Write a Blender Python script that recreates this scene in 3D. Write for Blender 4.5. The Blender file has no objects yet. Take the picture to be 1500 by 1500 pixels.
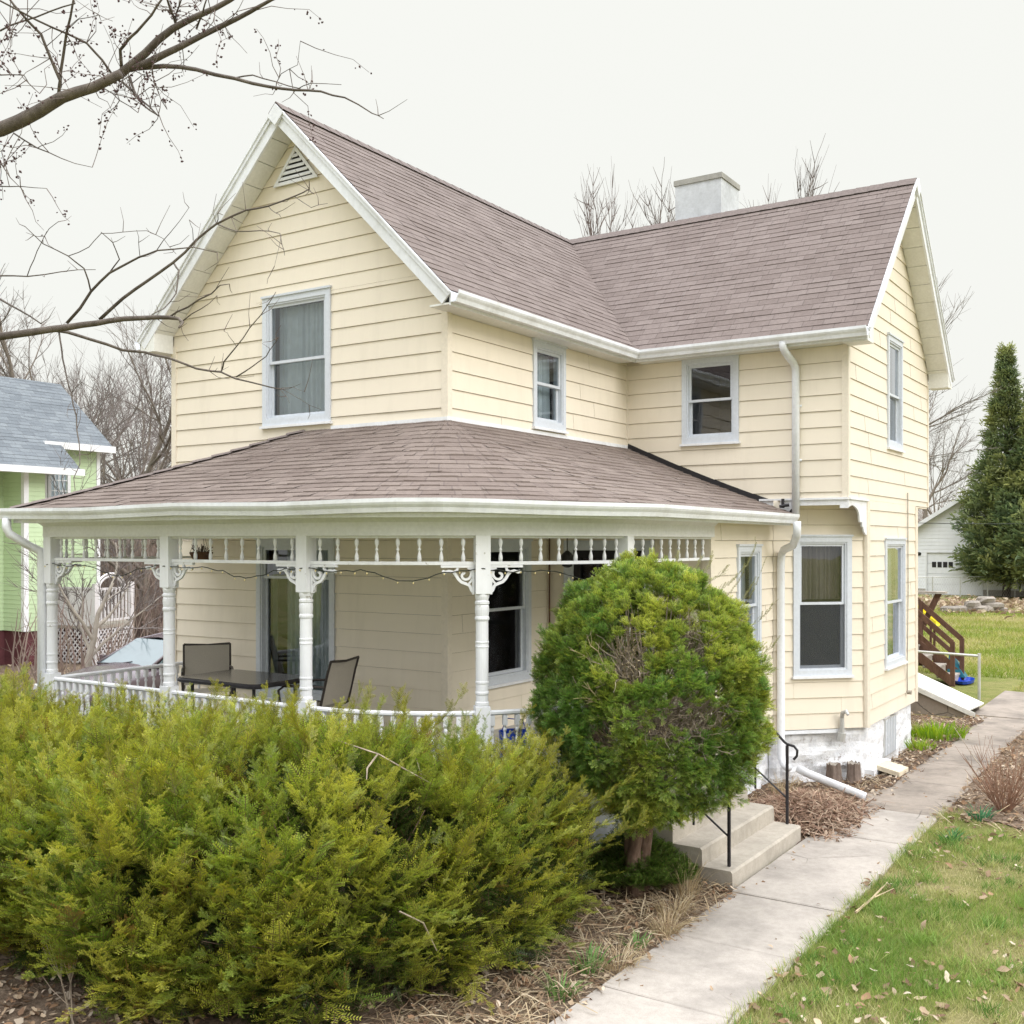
import bpy, math, random
import numpy as np
from mathutils import Vector, Matrix, noise as mnoise
random.seed(7)
rng = np.random.default_rng(11)
SC = bpy.context.scene
COL = SC.collection

# ------------------------------------------------------------------ helpers
class MB:
    """collects geometry and links it as one mesh object"""
    def __init__(self):
        self.v = []; self.f = []; self.m = []; self.uv = []; self.n = 0
        self.big = []          # numpy chunks: (verts, quads, tint)
    def add(self, verts, faces, mi=0, uvs=None):
        o = self.n
        self.v.extend([tuple(p) for p in verts]); self.n += len(verts)
        for i, f in enumerate(faces):
            self.f.append(tuple(o + k for k in f)); self.m.append(mi)
            self.uv.append(uvs[i] if uvs else None)
    def quad(self, a, b, c, d, mi=0, uv=None):
        self.add([a, b, c, d], [(0, 1, 2, 3)], mi, [uv] if uv else None)
    def box(self, x0, x1, y0, y1, z0, z1, mi=0):
        self.obox((x0, y0, z0), (x1 - x0, 0, 0), (0, y1 - y0, 0), (0, 0, z1 - z0), mi)
    def obox(self, p, u, v, w, mi=0):
        p, u, v, w = map(Vector, (p, u, v, w))
        if u.cross(v).dot(w) < 0: u, v = v, u
        P = [p, p + u, p + u + v, p + v, p + w, p + u + w, p + u + v + w, p + v + w]
        self.add(P, [(0, 3, 2, 1), (4, 5, 6, 7), (0, 1, 5, 4), (1, 2, 6, 5), (2, 3, 7, 6), (3, 0, 4, 7)], mi)
    def tube(self, pts, rad, n=6, mi=0, cap=True):
        pts = [Vector(p) for p in pts]
        if not hasattr(rad, '__len__'): rad = [rad] * len(pts)
        V = []; F = []
        up = None
        for i, p in enumerate(pts):
            t = (pts[min(i + 1, len(pts) - 1)] - pts[max(i - 1, 0)])
            if t.length < 1e-9: t = Vector((0, 0, 1))
            t.normalize()
            if up is None:
                up = t.cross(Vector((.31, .17, .93)))
                if up.length < 1e-3: up = t.cross(Vector((1, 0, 0)))
            up = (up - t * up.dot(t))
            if up.length < 1e-6: up = t.orthogonal()
            up.normalize(); w = t.cross(up)
            for k in range(n):
                a = 2 * math.pi * k / n
                V.append(p + (up * math.cos(a) + w * math.sin(a)) * rad[i])
        for i in range(len(pts) - 1):
            for k in range(n):
                F.append((i * n + k, i * n + (k + 1) % n, (i + 1) * n + (k + 1) % n, (i + 1) * n + k))
        if cap:
            F.append(tuple(range(n - 1, -1, -1))); F.append(tuple(range((len(pts) - 1) * n, len(pts) * n)))
        self.add(V, F, mi)
    def lathe(self, c, prof, n=16, mi=0):
        """prof: list of (r, z)"""
        V = []; F = []
        for r, z in prof:
            for k in range(n):
                a = 2 * math.pi * k / n
                V.append((c[0] + r * math.cos(a), c[1] + r * math.sin(a), c[2] + z))
        for i in range(len(prof) - 1):
            for k in range(n):
                F.append((i * n + k, i * n + (k + 1) % n, (i + 1) * n + (k + 1) % n, (i + 1) * n + k))
        F.append(tuple(range(n - 1, -1, -1))); F.append(tuple(range((len(prof) - 1) * n, len(prof) * n)))
        self.add(V, F, mi)
    def prism(self, poly, d, mi=0):
        """planar polygon (3D points) extruded by vector d"""
        d = Vector(d); P = [Vector(p) for p in poly]; n = len(P)
        nn = Vector((0, 0, 0))
        for i in range(n): nn += P[i].cross(P[(i + 1) % n])
        if nn.dot(d) > 0: P = P[::-1]
        V = P + [p + d for p in P]
        F = [tuple(range(n)), tuple(range(2 * n - 1, n - 1, -1))]
        for i in range(n): F.append((i, i + n, (i + 1) % n + n, (i + 1) % n)[::1])
        self.add(V, F, mi)
    def sweep(self, prof, path, mi=0, closed=True, normals=None):
        """prof: list of (out, z) offsets; path: list of (point, outward 2D vector)"""
        n = len(prof); V = []; F = []
        for p, o in path:
            for a, z in prof: V.append((p[0] + o[0] * a, p[1] + o[1] * a, p[2] + z))
        for i in range(len(path) - 1):
            for k in range(n if closed else n - 1):
                F.append((i * n + k, i * n + (k + 1) % n, (i + 1) * n + (k + 1) % n, (i + 1) * n + k))
        if closed:
            F.append(tuple(range(n - 1, -1, -1))); F.append(tuple(range((len(path) - 1) * n, len(path) * n)))
        self.add(V, F, mi)
    def build(self, name, mats, parent=None, smooth=False, loc=None, uv=False):
        me = bpy.data.meshes.new(name)
        off = Vector((0, 0, 0))
        if loc is not None: off = Vector(loc)
        p = parent
        while p is not None:
            off = off + p.location; p = p.parent
        V = np.array(self.v, dtype=np.float64).reshape(-1, 3) - np.array(off)
        me.from_pydata(V.tolist(), [], self.f)
        if not isinstance(mats, (list, tuple)): mats = [mats]
        for m in mats: me.materials.append(m)
        me.polygons.foreach_set('material_index', self.m)
        if smooth: me.polygons.foreach_set('use_smooth', [True] * len(self.f))
        if uv:
            L = me.uv_layers.new(name='UVMap'); arr = []
            for f, u in zip(self.f, self.uv):
                arr.extend([c for q in (u if u else [(0, 0)] * len(f)) for c in q])
            L.data.foreach_set('uv', arr)
        me.update()
        o = bpy.data.objects.new(name, me); COL.objects.link(o)
        if loc is not None: o.location = loc
        if parent is not None: o.parent = parent
        return o

def big_mesh(name, verts, quads, tint, mat, parent=None, tris=None):
    """fast path for foliage: numpy verts (n,3), quads (m,4), per-vertex tint (n,3)"""
    off = Vector((0, 0, 0)); p = parent
    while p is not None: off = off + p.location; p = p.parent
    me = bpy.data.meshes.new(name)
    V = (verts - np.array(off)).astype(np.float32)
    nq = len(quads)
    k = quads.shape[1]
    me.vertices.add(len(V)); me.vertices.foreach_set('co', V.ravel())
    me.loops.add(nq * k); me.polygons.add(nq)
    me.polygons.foreach_set('loop_start', np.arange(0, nq * k, k, dtype=np.int32))
    me.loops.foreach_set('vertex_index', quads.astype(np.int32).ravel())
    me.materials.append(mat)
    if tint is not None:
        a = me.attributes.new('tint', 'FLOAT_COLOR', 'POINT')
        c = np.ones((len(V), 4), dtype=np.float32); c[:, :3] = tint
        a.data.foreach_set('color', c.ravel())
    me.update(calc_edges=True)
    o = bpy.data.objects.new(name, me); COL.objects.link(o)
    if parent is not None: o.parent = parent
    return o

def tag(o, label=None, cat=None, group=None, kind=None):
    if label: o['label'] = label
    if cat: o['category'] = cat
    if group: o['group'] = group
    if kind: o['kind'] = kind
    return o
def thing(name, label, cat, loc=(0, 0, 0), group=None):
    o = bpy.data.objects.new(name, None); COL.objects.link(o)
    o.location = loc; o.empty_display_size = .2
    return tag(o, label, cat, group)
def dup(src, parent=None, loc=None, rz=None, sc=None):
    o = src.copy(); COL.objects.link(o); o.parent = parent
    if loc is not None: o.location = loc
    if rz is not None: o.rotation_euler = (0, 0, rz)
    if sc is not None: o.scale = sc if hasattr(sc, '__len__') else (sc, sc, sc)
    return o
def dup_tree(src, loc, rz=0, sc=1, label=None, group=None):
    kids = list(src.children)
    r = dup(src, None, loc, rz, sc)
    if label: r['label'] = label
    if group: r['group'] = group
    for c in kids:
        gk = list(c.children)
        d = dup(c, r)
        for g in gk: dup(g, d)
    return r

# the measured viewpoint: where the drone stood, and points at a known distance
F_, CX_, HY_, PHI = 1567., 750., 795.3, math.atan((1779.08 - 750) / 1567.)
CZ = 3.15
_s, _c = math.sin(PHI), math.cos(PHI)
def ray(px, py):
    l = (px - CX_) / F_
    return Vector((l * _c - _s, l * _s + _c, (HY_ - py) / F_))
def at(px, py, d): return ray(px, py) * d + Vector((0, 0, CZ))
def onx(px, py, x): r = ray(px, py); return r * (x / r[0]) + Vector((0, 0, CZ))
def ony(px, py, y): r = ray(px, py); return r * (y / r[1]) + Vector((0, 0, CZ))
def onz(px, py, z): r = ray(px, py); return r * ((z - CZ) / r[2]) + Vector((0, 0, CZ))

# ------------------------------------------------------------------ materials
class NT:
    def __init__(self, name):
        self.mat = bpy.data.materials.new(name); self.mat.use_nodes = True
        self.t = self.mat.node_tree; self.t.nodes.clear()
        self.out = self.t.nodes.new('ShaderNodeOutputMaterial')
    def n(self, typ, ins=None, **kw):
        nd = self.t.nodes.new(typ)
        for k, v in kw.items(): setattr(nd, k, v)
        for k, v in (ins or {}).items():
            if isinstance(v, tuple) and len(v) == 2 and hasattr(v[0], 'outputs'):
                self.t.links.new(v[0].outputs[v[1]], nd.inputs[k])
            elif hasattr(v, 'outputs'): self.t.links.new(v.outputs[0], nd.inputs[k])
            else: nd.inputs[k].default_value = v
        return nd
    def coords(self): return (self.n('ShaderNodeTexCoord'), 'Object')
    def noise(self, scale, detail=4, rough=.55, vec=None):
        return self.n('ShaderNodeTexNoise', {'Vector': vec or self.coords(), 'Scale': scale, 'Detail': detail, 'Roughness': rough})
    def ramp(self, fac, stops, interp='LINEAR'):
        r = self.n('ShaderNodeValToRGB', {'Fac': fac}); cr = r.color_ramp; cr.interpolation = interp
        while len(cr.elements) < len(stops): cr.elements.new(.5)
        for e, (p, c) in zip(cr.elements, stops):
            e.position = p; e.color = c if len(c) == 4 else (*c, 1)
        return r
    def mix(self, fac, a, b, typ='MIX'):
        m = self.t.nodes.new('ShaderNodeMix'); m.data_type = 'RGBA'; m.blend_type = typ
        for k, v in ((0, fac), (6, a), (7, b)):
            if isinstance(v, tuple) and len(v) == 2 and hasattr(v[0], 'outputs'): self.t.links.new(v[0].outputs[v[1]], m.inputs[k])
            elif hasattr(v, 'outputs'): self.t.links.new(v.outputs[2] if v.bl_idname == 'ShaderNodeMix' else v.outputs[0], m.inputs[k])
            else: m.inputs[k].default_value = (*v, 1) if isinstance(v, tuple) and len(v) == 3 else v
        return m
    def col(self, nd): return (nd, 2) if nd.bl_idname == 'ShaderNodeMix' else (nd, 0)
    def bsdf(self, color, rough=.6, bump=None, bs=.3, bd=.01, spec=.5, metal=0, **kw):
        b = self.t.nodes.new('ShaderNodeBsdfPrincipled')
        if hasattr(color, 'outputs'): self.t.links.new(color.outputs[2] if color.bl_idname == 'ShaderNodeMix' else color.outputs[0], b.inputs['Base Color'])
        elif isinstance(color, tuple) and len(color) == 2: self.t.links.new(color[0].outputs[color[1]], b.inputs['Base Color'])
        else: b.inputs['Base Color'].default_value = (*color, 1)
        if hasattr(rough, 'outputs'): self.t.links.new(rough.outputs[0], b.inputs['Roughness'])
        else: b.inputs['Roughness'].default_value = rough
        b.inputs['Specular IOR Level'].default_value = spec
        b.inputs['Metallic'].default_value = metal
        if bump is not None:
            bp = self.n('ShaderNodeBump', {'Strength': bs, 'Distance': bd, 'Height': bump})
            self.t.links.new(bp.outputs[0], b.inputs['Normal'])
        self.t.links.new(b.outputs[0], self.out.inputs[0])
        return b

def paint(name, c, rough=.5, grime=(.6, .58, .5), amt=.25, scale=3., streak=True, spec=.4):
    t = NT(name)
    vec = t.coords()
    mp = t.n('ShaderNodeMapping', {'Vector': vec, 'Scale': (1, 1, .25 if streak else 1)})
    a = t.noise(scale, 6, .65, (mp, 0)); b = t.noise(scale * 9, 4, .6, vec)
    r = t.ramp(a, [(.42, (0, 0, 0)), (.8, (amt, amt, amt))])
    g = t.mix(r, c, grime)
    r2 = t.ramp(b, [(.35, (.93, .93, .93)), (.7, (1.03, 1.03, 1.03))])
    m = t.mix(1.0, g, r2, 'MULTIPLY')
    t.bsdf(m, rough, b, .06, .004, spec)
    return t.mat
def plain(name, c, rough=.5, var=.12, scale=8., bs=.15, bd=.004, spec=.4, metal=0):
    t = NT(name); a = t.noise(scale, 5, .6)
    lo = tuple(x * (1 - var) for x in c); hi = tuple(min(1, x * (1 + var)) for x in c)
    r = t.ramp(a, [(.3, lo), (.7, hi)])
    t.bsdf(r, rough, a, bs, bd, spec, metal)
    return t.mat

M = {}
def siding_mat(name, c, grime=(.50, .45, .36)):
    t = NT(name)
    vec = t.coords()
    big = t.noise(.7, 4, .6, vec)
    mp = t.n('ShaderNodeMapping', {'Vector': vec, 'Scale': (2.2, 2.2, .35)})
    st = t.noise(2.0, 6, .7, (mp, 0)); fine = t.noise(60, 3, .6, vec)
    r1 = t.ramp(big, [(.3, (.95, .95, .95)), (.7, (1.03, 1.03, 1.03))])
    r2 = t.ramp(st, [(.5, (0, 0, 0)), (.85, (.3, .3, .3))])
    m = t.mix(1.0, c, r1, 'MULTIPLY'); m2 = t.mix(r2, m, grime)
    t.bsdf(m2, .42, big, .35, .012, .45)
    return t.mat
M['siding'] = siding_mat('cream_aluminium_siding', (.77, .695, .575))
M['corner'] = paint('cream_corner_trim', (.76, .685, .57), .45, amt=.15)
M['white'] = paint('white_trim_paint', (.79, .80, .83), .45, (.50, .48, .43), .42)
M['gutter'] = paint('white_gutter_metal', (.78, .80, .84), .35, (.44, .43, .39), .6, 2.2)
M['window_white'] = paint('window_aluminium', (.60, .635, .69), .4, (.5, .5, .5), .2)
M['porch_white'] = None
def peeling():
    t = NT('old_porch_paint'); vec = t.coords()
    a = t.noise(9, 8, .72, vec); b = t.noise(45, 4, .6, vec)
    mp = t.n('ShaderNodeMapping', {'Vector': vec, 'Scale': (1, 1, .3)})
    g = t.noise(4, 5, .6, (mp, 0))
    c1 = t.ramp(g, [(.4, (.80, .81, .84)), (.8, (.63, .63, .64))])
    chip = t.ramp(a, [(.63, (0, 0, 0)), (.665, (1, 1, 1))])
    m = t.mix(chip, c1, (.42, .40, .36))
    t.bsdf(m, .5, a, .12, .004, .4)
    return t.mat
M['porch_white'] = peeling()
M['soffit'] = paint('soffit_panel', (.75, .75, .72), .5, (.45, .43, .37), .3)
M['beam'] = paint('porch_beam_paint', (.74, .745, .755), .45, (.5, .5, .44), .3)
M['ceiling'] = plain('porch_ceiling_paint', (.76, .74, .68), .6, .08, 2)
M['porch_floor'] = plain('grey_porch_floor_paint', (.42, .41, .39), .5, .15, 3)

def shingle_mat(name, cols, speck=.18):
    t = NT(name)
    uv = t.n('ShaderNodeUVMap', uv_map='UVMap')
    sp = t.n('ShaderNodeSeparateXYZ', {0: uv})
    row = t.n('ShaderNodeMath', {0: (sp, 1)}, operation='FLOOR')
    wn = t.n('ShaderNodeTexWhiteNoise', {'W': row}, noise_dimensions='1D')
    off = t.n('ShaderNodeMath', {0: (sp, 0), 1: (wn, 0)}, operation='ADD')
    tab = t.n('ShaderNodeMath', {0: off}, operation='FLOOR')
    cv = t.n('ShaderNodeCombineXYZ', {0: tab, 1: row})
    w2 = t.n('ShaderNodeTexWhiteNoise', {'Vector': cv}, noise_dimensions='2D')
    big = t.noise(1.1, 4, .6)
    gran = t.noise(190, 2, .7)
    mid = t.noise(22, 4, .7)
    # neighbouring tabs lean to the same blend: white noise plus a slow drift
    s = t.n('ShaderNodeMath', {0: (w2, 0), 1: .38}, operation='MULTIPLY')
    s2 = t.n('ShaderNodeMath', {0: (big, 0), 1: .62}, operation='MULTIPLY')
    s3 = t.n('ShaderNodeMath', {0: s, 1: s2}, operation='ADD')
    r = t.ramp(s3, [(.22, cols[0]), (.5, cols[1]), (.72, cols[2]), (.95, cols[3])])
    g = t.ramp(gran, [(.3, (1 - speck,) * 3), (.7, (1 + speck,) * 3)])
    m = t.mix(1.0, r, g, 'MULTIPLY')
    g2 = t.ramp(mid, [(.3, (.86,) * 3), (.7, (1.1,) * 3)])
    m2 = t.mix(1.0, m, g2, 'MULTIPLY')
    # the slot between two tabs: a darker line mixed into the colour
    fr = t.n('ShaderNodeMath', {0: off}, operation='FRACT')
    d = t.n('ShaderNodeMath', {0: fr, 1: .5}, operation='SUBTRACT')
    ab = t.n('ShaderNodeMath', {0: d}, operation='ABSOLUTE')
    slot = t.n('ShaderNodeMath', {0: ab, 1: .475}, operation='GREATER_THAN')
    m3 = t.mix((slot, 0), m2, (.05, .04, .04))
    t.t.nodes[-1].inputs[0]
    sl = t.n('ShaderNodeMath', {0: slot, 1: .35}, operation='MULTIPLY')
    t.t.links.new(sl.outputs[0], m3.inputs[0])
    t.bsdf(m3, .92, gran, .5, .004, .25)
    return t.mat
M['shingle'] = shingle_mat('brown_mauve_shingles', [(.150, .119, .108), (.177, .143, .131), (.198, .162, .149), (.235, .197, .178)])
M['porch_shingle'] = shingle_mat('brown_porch_shingles', [(.146, .113, .098), (.178, .142, .124), (.202, .163, .142), (.245, .20, .172)])
M['ridge_shingle'] = plain('ridge_cap_shingle', (.15, .12, .11), .9, .25, 30)
M['blue_shingle'] = shingle_mat('blue_grey_shingles', [(.115, .13, .145), (.15, .168, .185), (.18, .20, .215), (.22, .24, .255)])

def glass_mat(name, tintc=(.85, .9, .95), refl=1.0):
    t = NT(name)
    fr = t.n('ShaderNodeFresnel', {'IOR': 1.55})
    ml = t.n('ShaderNodeMath', {0: fr, 1: 2.0 * refl}, operation='MULTIPLY'); ml.use_clamp = True
    wob = t.noise(2.2, 2, .5)
    bp = t.n('ShaderNodeBump', {'Strength': .12, 'Distance': .02, 'Height': wob})
    g = t.n('ShaderNodeBsdfGlossy', {'Color': (.95, .97, 1, 1), 'Roughness': .01, 'Normal': bp})
    tr = t.n('ShaderNodeBsdfTransparent', {'Color': (*tintc, 1)})
    mx = t.n('ShaderNodeMixShader', {0: ml, 1: tr, 2: g})
    t.t.links.new(mx.outputs[0], t.out.inputs[0])
    return t.mat
M['glass'] = glass_mat('window_glass')
def screen_mat():
    t = NT('insect_screen')
    d = t.n('ShaderNodeBsdfDiffuse', {'Color': (.07, .075, .085, 1)})
    tr = t.n('ShaderNodeBsdfTransparent', {'Color': (1, 1, 1, 1)})
    mx = t.n('ShaderNodeMixShader', {0: .5, 1: tr, 2: d})
    t.t.links.new(mx.outputs[0], t.out.inputs[0]); return t.mat
M['screen'] = screen_mat()
M['room'] = plain('dim_room_wall', (.10, .095, .10), .9, .2, 2)
def curtain_mat(name, c, tr=.45):
    t = NT(name)
    a = t.noise(6, 4, .6)
    r = t.ramp(a, [(.3, tuple(x * .85 for x in c)), (.7, c)])
    d = t.n('ShaderNodeBsdfDiffuse', {'Color': r})
    s = t.n('ShaderNodeBsdfTranslucent', {'Color': r})
    m = t.n('ShaderNodeMixShader', {0: tr, 1: d, 2: s})
    t.t.links.new(m.outputs[0], t.out.inputs[0]); return t.mat
M['sheer'] = curtain_mat('sheer_curtain', (.82, .88, .90), .12)
M['drape'] = curtain_mat('pale_green_drape', (.52, .58, .56), .15)
M['lace'] = curtain_mat('dusky_lace', (.44, .36, .35), .2)
M['white_drape'] = curtain_mat('white_drape', (.80, .82, .84), .12)

def concrete(name, c, crack=False, stain=.35):
    t = NT(name); vec = t.coords()
    a = t.noise(1.3, 6, .65, vec); b = t.noise(14, 6, .65, vec); g = t.noise(160, 3, .7, vec)
    r = t.ramp(a, [(.3, tuple(x * (1 - stain) for x in c)), (.55, c), (.8, tuple(x * 1.08 for x in c))])
    r2 = t.ramp(b, [(.3, (.86, .86, .85)), (.65, (1.04, 1.04, 1.04))])
    m = t.mix(1.0, r, r2, 'MULTIPLY')
    r3 = t.ramp(g, [(.25, (.8, .8, .8)), (.6, (1.05, 1.05, 1.05))])
    m2 = t.mix(1.0, m, r3, 'MULTIPLY')
    if crack:
        wv = t.noise(1.7, 5, .6, vec); wp = t.mix(.12, (vec[0], vec[1]), (wv, 1), 'ADD')
        vo = t.n('ShaderNodeTexVoronoi', {'Vector': (wp, 2), 'Scale': .8}, feature='DISTANCE_TO_EDGE')
        ln = t.ramp((vo, 0), [(.0, (1, 1, 1)), (.008, (0, 0, 0))]); wh = t.ramp(t.noise(.6, 2, .5, vec), [(.52, (0, 0, 0)), (.62, (1, 1, 1))])
        cm = t.n('ShaderNodeMath', {0: ln, 1: wh}, operation='MULTIPLY')
        sp = t.ramp(t.noise(7, 9, .8, vec), [(.60, (0, 0, 0)), (.72, (.7, .7, .7))])
        m2 = t.mix(sp, m2, tuple(x * .62 for x in c)); m2 = t.mix((cm, 0), m2, (.07, .06, .05))
    t.bsdf(m2, .85, b, .25, .006, .3)
    return t.mat
M['walk'] = concrete('sidewalk_concrete', (.42, .378, .338), True, stain=.32)
M['walk_old'] = concrete('stained_old_concrete', (.31, .265, .225), True, stain=.5)
M['step'] = concrete('step_concrete', (.44, .395, .335), stain=.25)
def stone_mat():
    t = NT('whitewashed_stone'); vec = t.coords()
    a = t.noise(13, 9, .78, vec); b = t.noise(2.2, 5, .6, vec); c_ = t.noise(5, 6, .7, vec)
    flake = t.ramp(a, [(.55, (0, 0, 0)), (.60, (1, 1, 1))]); where = t.ramp(b, [(.42, (.05, .05, .05)), (.62, (.9, .9, .9))])
    f2 = t.n('ShaderNodeMath', {0: flake, 1: where}, operation='MULTIPLY')
    c = t.ramp(c_, [(.35, (.86, .86, .87)), (.7, (.70, .72, .76))])
    m = t.mix((f2, 0), c, (.30, .26, .235))
    t.bsdf(m, .8, a, .8, .03, .3)
    return t.mat
M['stone'] = stone_mat()

def soil(name, c1, c2, c3):
    t = NT(name); vec = t.coords()
    a = t.noise(3, 8, .7, vec); b = t.noise(40, 6, .75, vec)
    v = t.n('ShaderNodeTexVoronoi', {'Vector': vec, 'Scale': 38.})
    r = t.ramp(a, [(.3, c1), (.55, c2), (.75, c3)])
    r2 = t.ramp((v, 1), [(.1, (.6, .6, .6)), (.9, (1.3, 1.3, 1.3))])
    m = t.mix(1.0, r, r2, 'MULTIPLY')
    t.bsdf(m, .95, b, .8, .03, .1)
    return t.mat
M['mulch'] = soil('bark_litter_soil', (.085, .055, .042), (.16, .115, .085), (.25, .19, .135))
M['bed'] = soil('dry_bed_soil', (.13, .09, .065), (.22, .165, .12), (.32, .25, .18))
def lawn_mat():
    t = NT('lawn_ground'); vec = t.coords()
    a = t.noise(.55, 6, .65, vec); b = t.noise(5, 6, .7, vec); g = t.noise(60, 4, .75, vec)
    r = t.ramp(a, [(.35, (.18, .22, .06)), (.5, (.26, .26, .10)), (.64, (.38, .33, .18))])
    r2 = t.ramp(b, [(.3, (.75, .78, .7)), (.7, (1.2, 1.15, 1.15))])
    m = t.mix(1.0, r, r2, 'MULTIPLY')
    r3 = t.ramp(g, [(.3, (.55, .55, .5)), (.7, (1.25, 1.25, 1.2))])
    m2 = t.mix(1.0, m, r3, 'MULTIPLY')
    t.bsdf(m2, .95, g, .9, .04, .1)
    return t.mat
M['lawn'] = lawn_mat()
def foliage_mat(name, trans=.3, rough=.5, spec=.35):
    t = NT(name)
    at_ = t.n('ShaderNodeAttribute', attribute_name='tint')
    b = t.n('ShaderNodeBsdfPrincipled', {'Base Color': at_, 'Roughness': rough, 'Specular IOR Level': spec})
    hs = t.n('ShaderNodeHueSaturation', {'Saturation': 1.1, 'Value': 1.25, 'Color': at_})
    tr = t.n('ShaderNodeBsdfTranslucent', {'Color': hs})
    mx = t.n('ShaderNodeMixShader', {0: trans, 1: b, 2: tr})
    t.t.links.new(mx.outputs[0], t.out.inputs[0]); return t.mat
M['needle'] = foliage_mat('yew_needles', .32, .42, .45)
M['blade'] = foliage_mat('grass_blades', .35, .55, .25)
M['dead_leaf'] = foliage_mat('dead_leaves', .2, .8, .15)
M['cedar'] = foliage_mat('cedar_sprays', .15, .7, .2)
def bark_mat(name, c1, c2, sc=14):
    t = NT(name); vec = t.coords()
    mp = t.n('ShaderNodeMapping', {'Vector': vec, 'Scale': (1, 1, .3)})
    a = t.noise(sc, 7, .7, (mp, 0)); b = t.noise(3, 4, .6, vec)
    r = t.ramp(a, [(.3, c1), (.7, c2)])
    r2 = t.ramp(b, [(.3, (.8, .8, .8)), (.7, (1.2, 1.2, 1.15))])
    m = t.mix(1.0, r, r2, 'MULTIPLY')
    t.bsdf(m, .9, a, .7, .02, .15); return t.mat
M['bark'] = bark_mat('grey_maple_bark', (.075, .062, .055), (.17, .145, .13))
M['twig'] = plain('bare_twig', (.13, .10, .09), .9, .3, 6)
M['thicket_bark'] = bark_mat('thicket_bark', (.12, .10, .085), (.24, .205, .175), 6)
M['thicket_twig'] = plain('thicket_twig', (.175, .15, .14), .9, .35, .6)
M['yew_bark'] = bark_mat('yew_bark', (.10, .06, .045), (.26, .18, .14), 20)
M['dry_twig'] = plain('dead_twigs', (.30, .245, .19), .9, .35, 12)
M['straw'] = plain('straw_stems', (.42, .33, .21), .9, .3, 10)
M['bud'] = plain('maple_buds', (.07, .035, .035), .8, .3, 40)
M['black_iron'] = plain('black_iron', (.022, .02, .024), .45, .4, 20, .2)
M['dark_metal'] = plain('bronze_brown_metal', (.045, .036, .032), .4, .2, 20, .05, metal=.3)
M['sling'] = plain('grey_mesh_sling', (.44, .40, .345), .7, .1, 120, .3)
M['table_glass'] = plain('smoked_table_top', (.055, .05, .05), .18, .1, 3, .02, spec=.6)
M['galv'] = plain('galvanised_pipe', (.52, .52, .50), .4, .12, 10, .1, metal=.4)
M['brown_wood'] = bark_mat('brown_stained_wood', (.075, .040, .028), (.15, .085, .06), 8)
M['grey_wood'] = bark_mat('weathered_wood', (.25, .22, .19), (.42, .38, .34), 8)
M['stump'] = bark_mat('stump_bark', (.12, .09, .075), (.27, .21, .18), 18)
M['green_siding'] = siding_mat('mint_green_siding', (.50, .63, .40), (.3, .36, .22))
M['garage_siding'] = siding_mat('pale_garage_siding', (.82, .83, .87), (.5, .5, .5))
M['chimney'] = concrete('painted_chimney_render', (.60, .62, .645), stain=.25)
M['chimney_cap'] = concrete('chimney_cap', (.36, .35, .32), stain=.35)
M['flash'] = plain('black_flashing', (.018, .016, .018), .6, .2, 10)
M['maroon'] = plain('maroon_masonry', (.11, .035, .04), .85, .25, 6)
M['yellow'] = plain('yellow_plastic', (.75, .62, .03), .35, .05, 5)
M['blue'] = plain('blue_plastic', (.015, .06, .42), .35, .1, 5)
M['teal'] = plain('teal_plastic', (.01, .12, .16), .45, .1, 5)
M['car_paint'] = plain('dark_plum_car_paint', (.10, .075, .085), .22, .05, 3, .02, spec=.7)
M['car_glass'] = plain('windscreen_glass', (.10, .14, .15), .04, .1, 2, .02, spec=1.0)
M['tyre'] = plain('tyre_rubber', (.02, .02, .02), .8, .2, 20)
M['chrome'] = plain('bright_metal', (.6, .6, .62), .2, .05, 5, .02, metal=1)
M['lamp_red'] = plain('red_lens', (.3, .01, .01), .2, .05, 5)
M['lamp_clear'] = plain('clear_lens', (.6, .62, .65), .1, .05, 5)
M['bulb'] = plain('warm_bulb_glass', (.75, .62, .30), .2, .05, 30)
M['wire'] = plain('dark_wire', (.03, .035, .028), .6, .1, 30)
M['rock'] = concrete('field_stone', (.30, .265, .23), stain=.35)
M['vinyl'] = paint('white_deck_vinyl', (.66, .64, .65), .5, (.45, .42, .4), .3)
M['bulkhead'] = paint('white_bulkhead_paint', (.80, .80, .76), .45, (.45, .43, .36), .45, 4, False)
M['cream_slab'] = concrete('cream_paver', (.66, .58, .44), stain=.15)
M['chips'] = M['mulch']
# ------------------------------------------------------------------ the house
HX0, HX1, HX2 = -11.445, -6.967, -3.865
HY0, HY1, HY2 = 9.326, 13.571, 18.048
RX, RY, RZ, SL = -9.206, 15.81, 8.30, .993
ZB = .71
FL = .99                       # porch floor
house = thing('farmhouse', 'two storey cream house with brown shingle roof and white wraparound porch', 'house', (HX1, HY0, 0))

class Wall:
    def __init__(self, p, u, n): self.p, self.u, self.n = Vector(p), Vector(u).normalized(), Vector(n).normalized()
    def pt(self, s, z, d=0): q = self.p + self.u * s + self.n * d; return Vector((q.x, q.y, z))
    def box(self, mb, s0, s1, z0, z1, d0, d1, mi=0):
        mb.obox(self.pt(s0, z0, d0), self.u * (s1 - s0), self.n * (d1 - d0), (0, 0, z1 - z0), mi)
W_front = Wall((0, HY0, 0), (1, 0, 0), (0, -1, 0))
W_side = Wall((HX1, 0, 0), (0, 1, 0), (1, 0, 0))
W_wing = Wall((0, HY1, 0), (1, 0, 0), (0, -1, 0))
W_gable = Wall((HX2, 0, 0), (0, 1, 0), (1, 0, 0))
W_diag = Wall((-4.717, HY1, 0), (1, 1, 0), (1, -1, 0))
W_vest = Wall((0, 11.433, 0), (1, 0, 0), (0, -1, 0))
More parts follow.
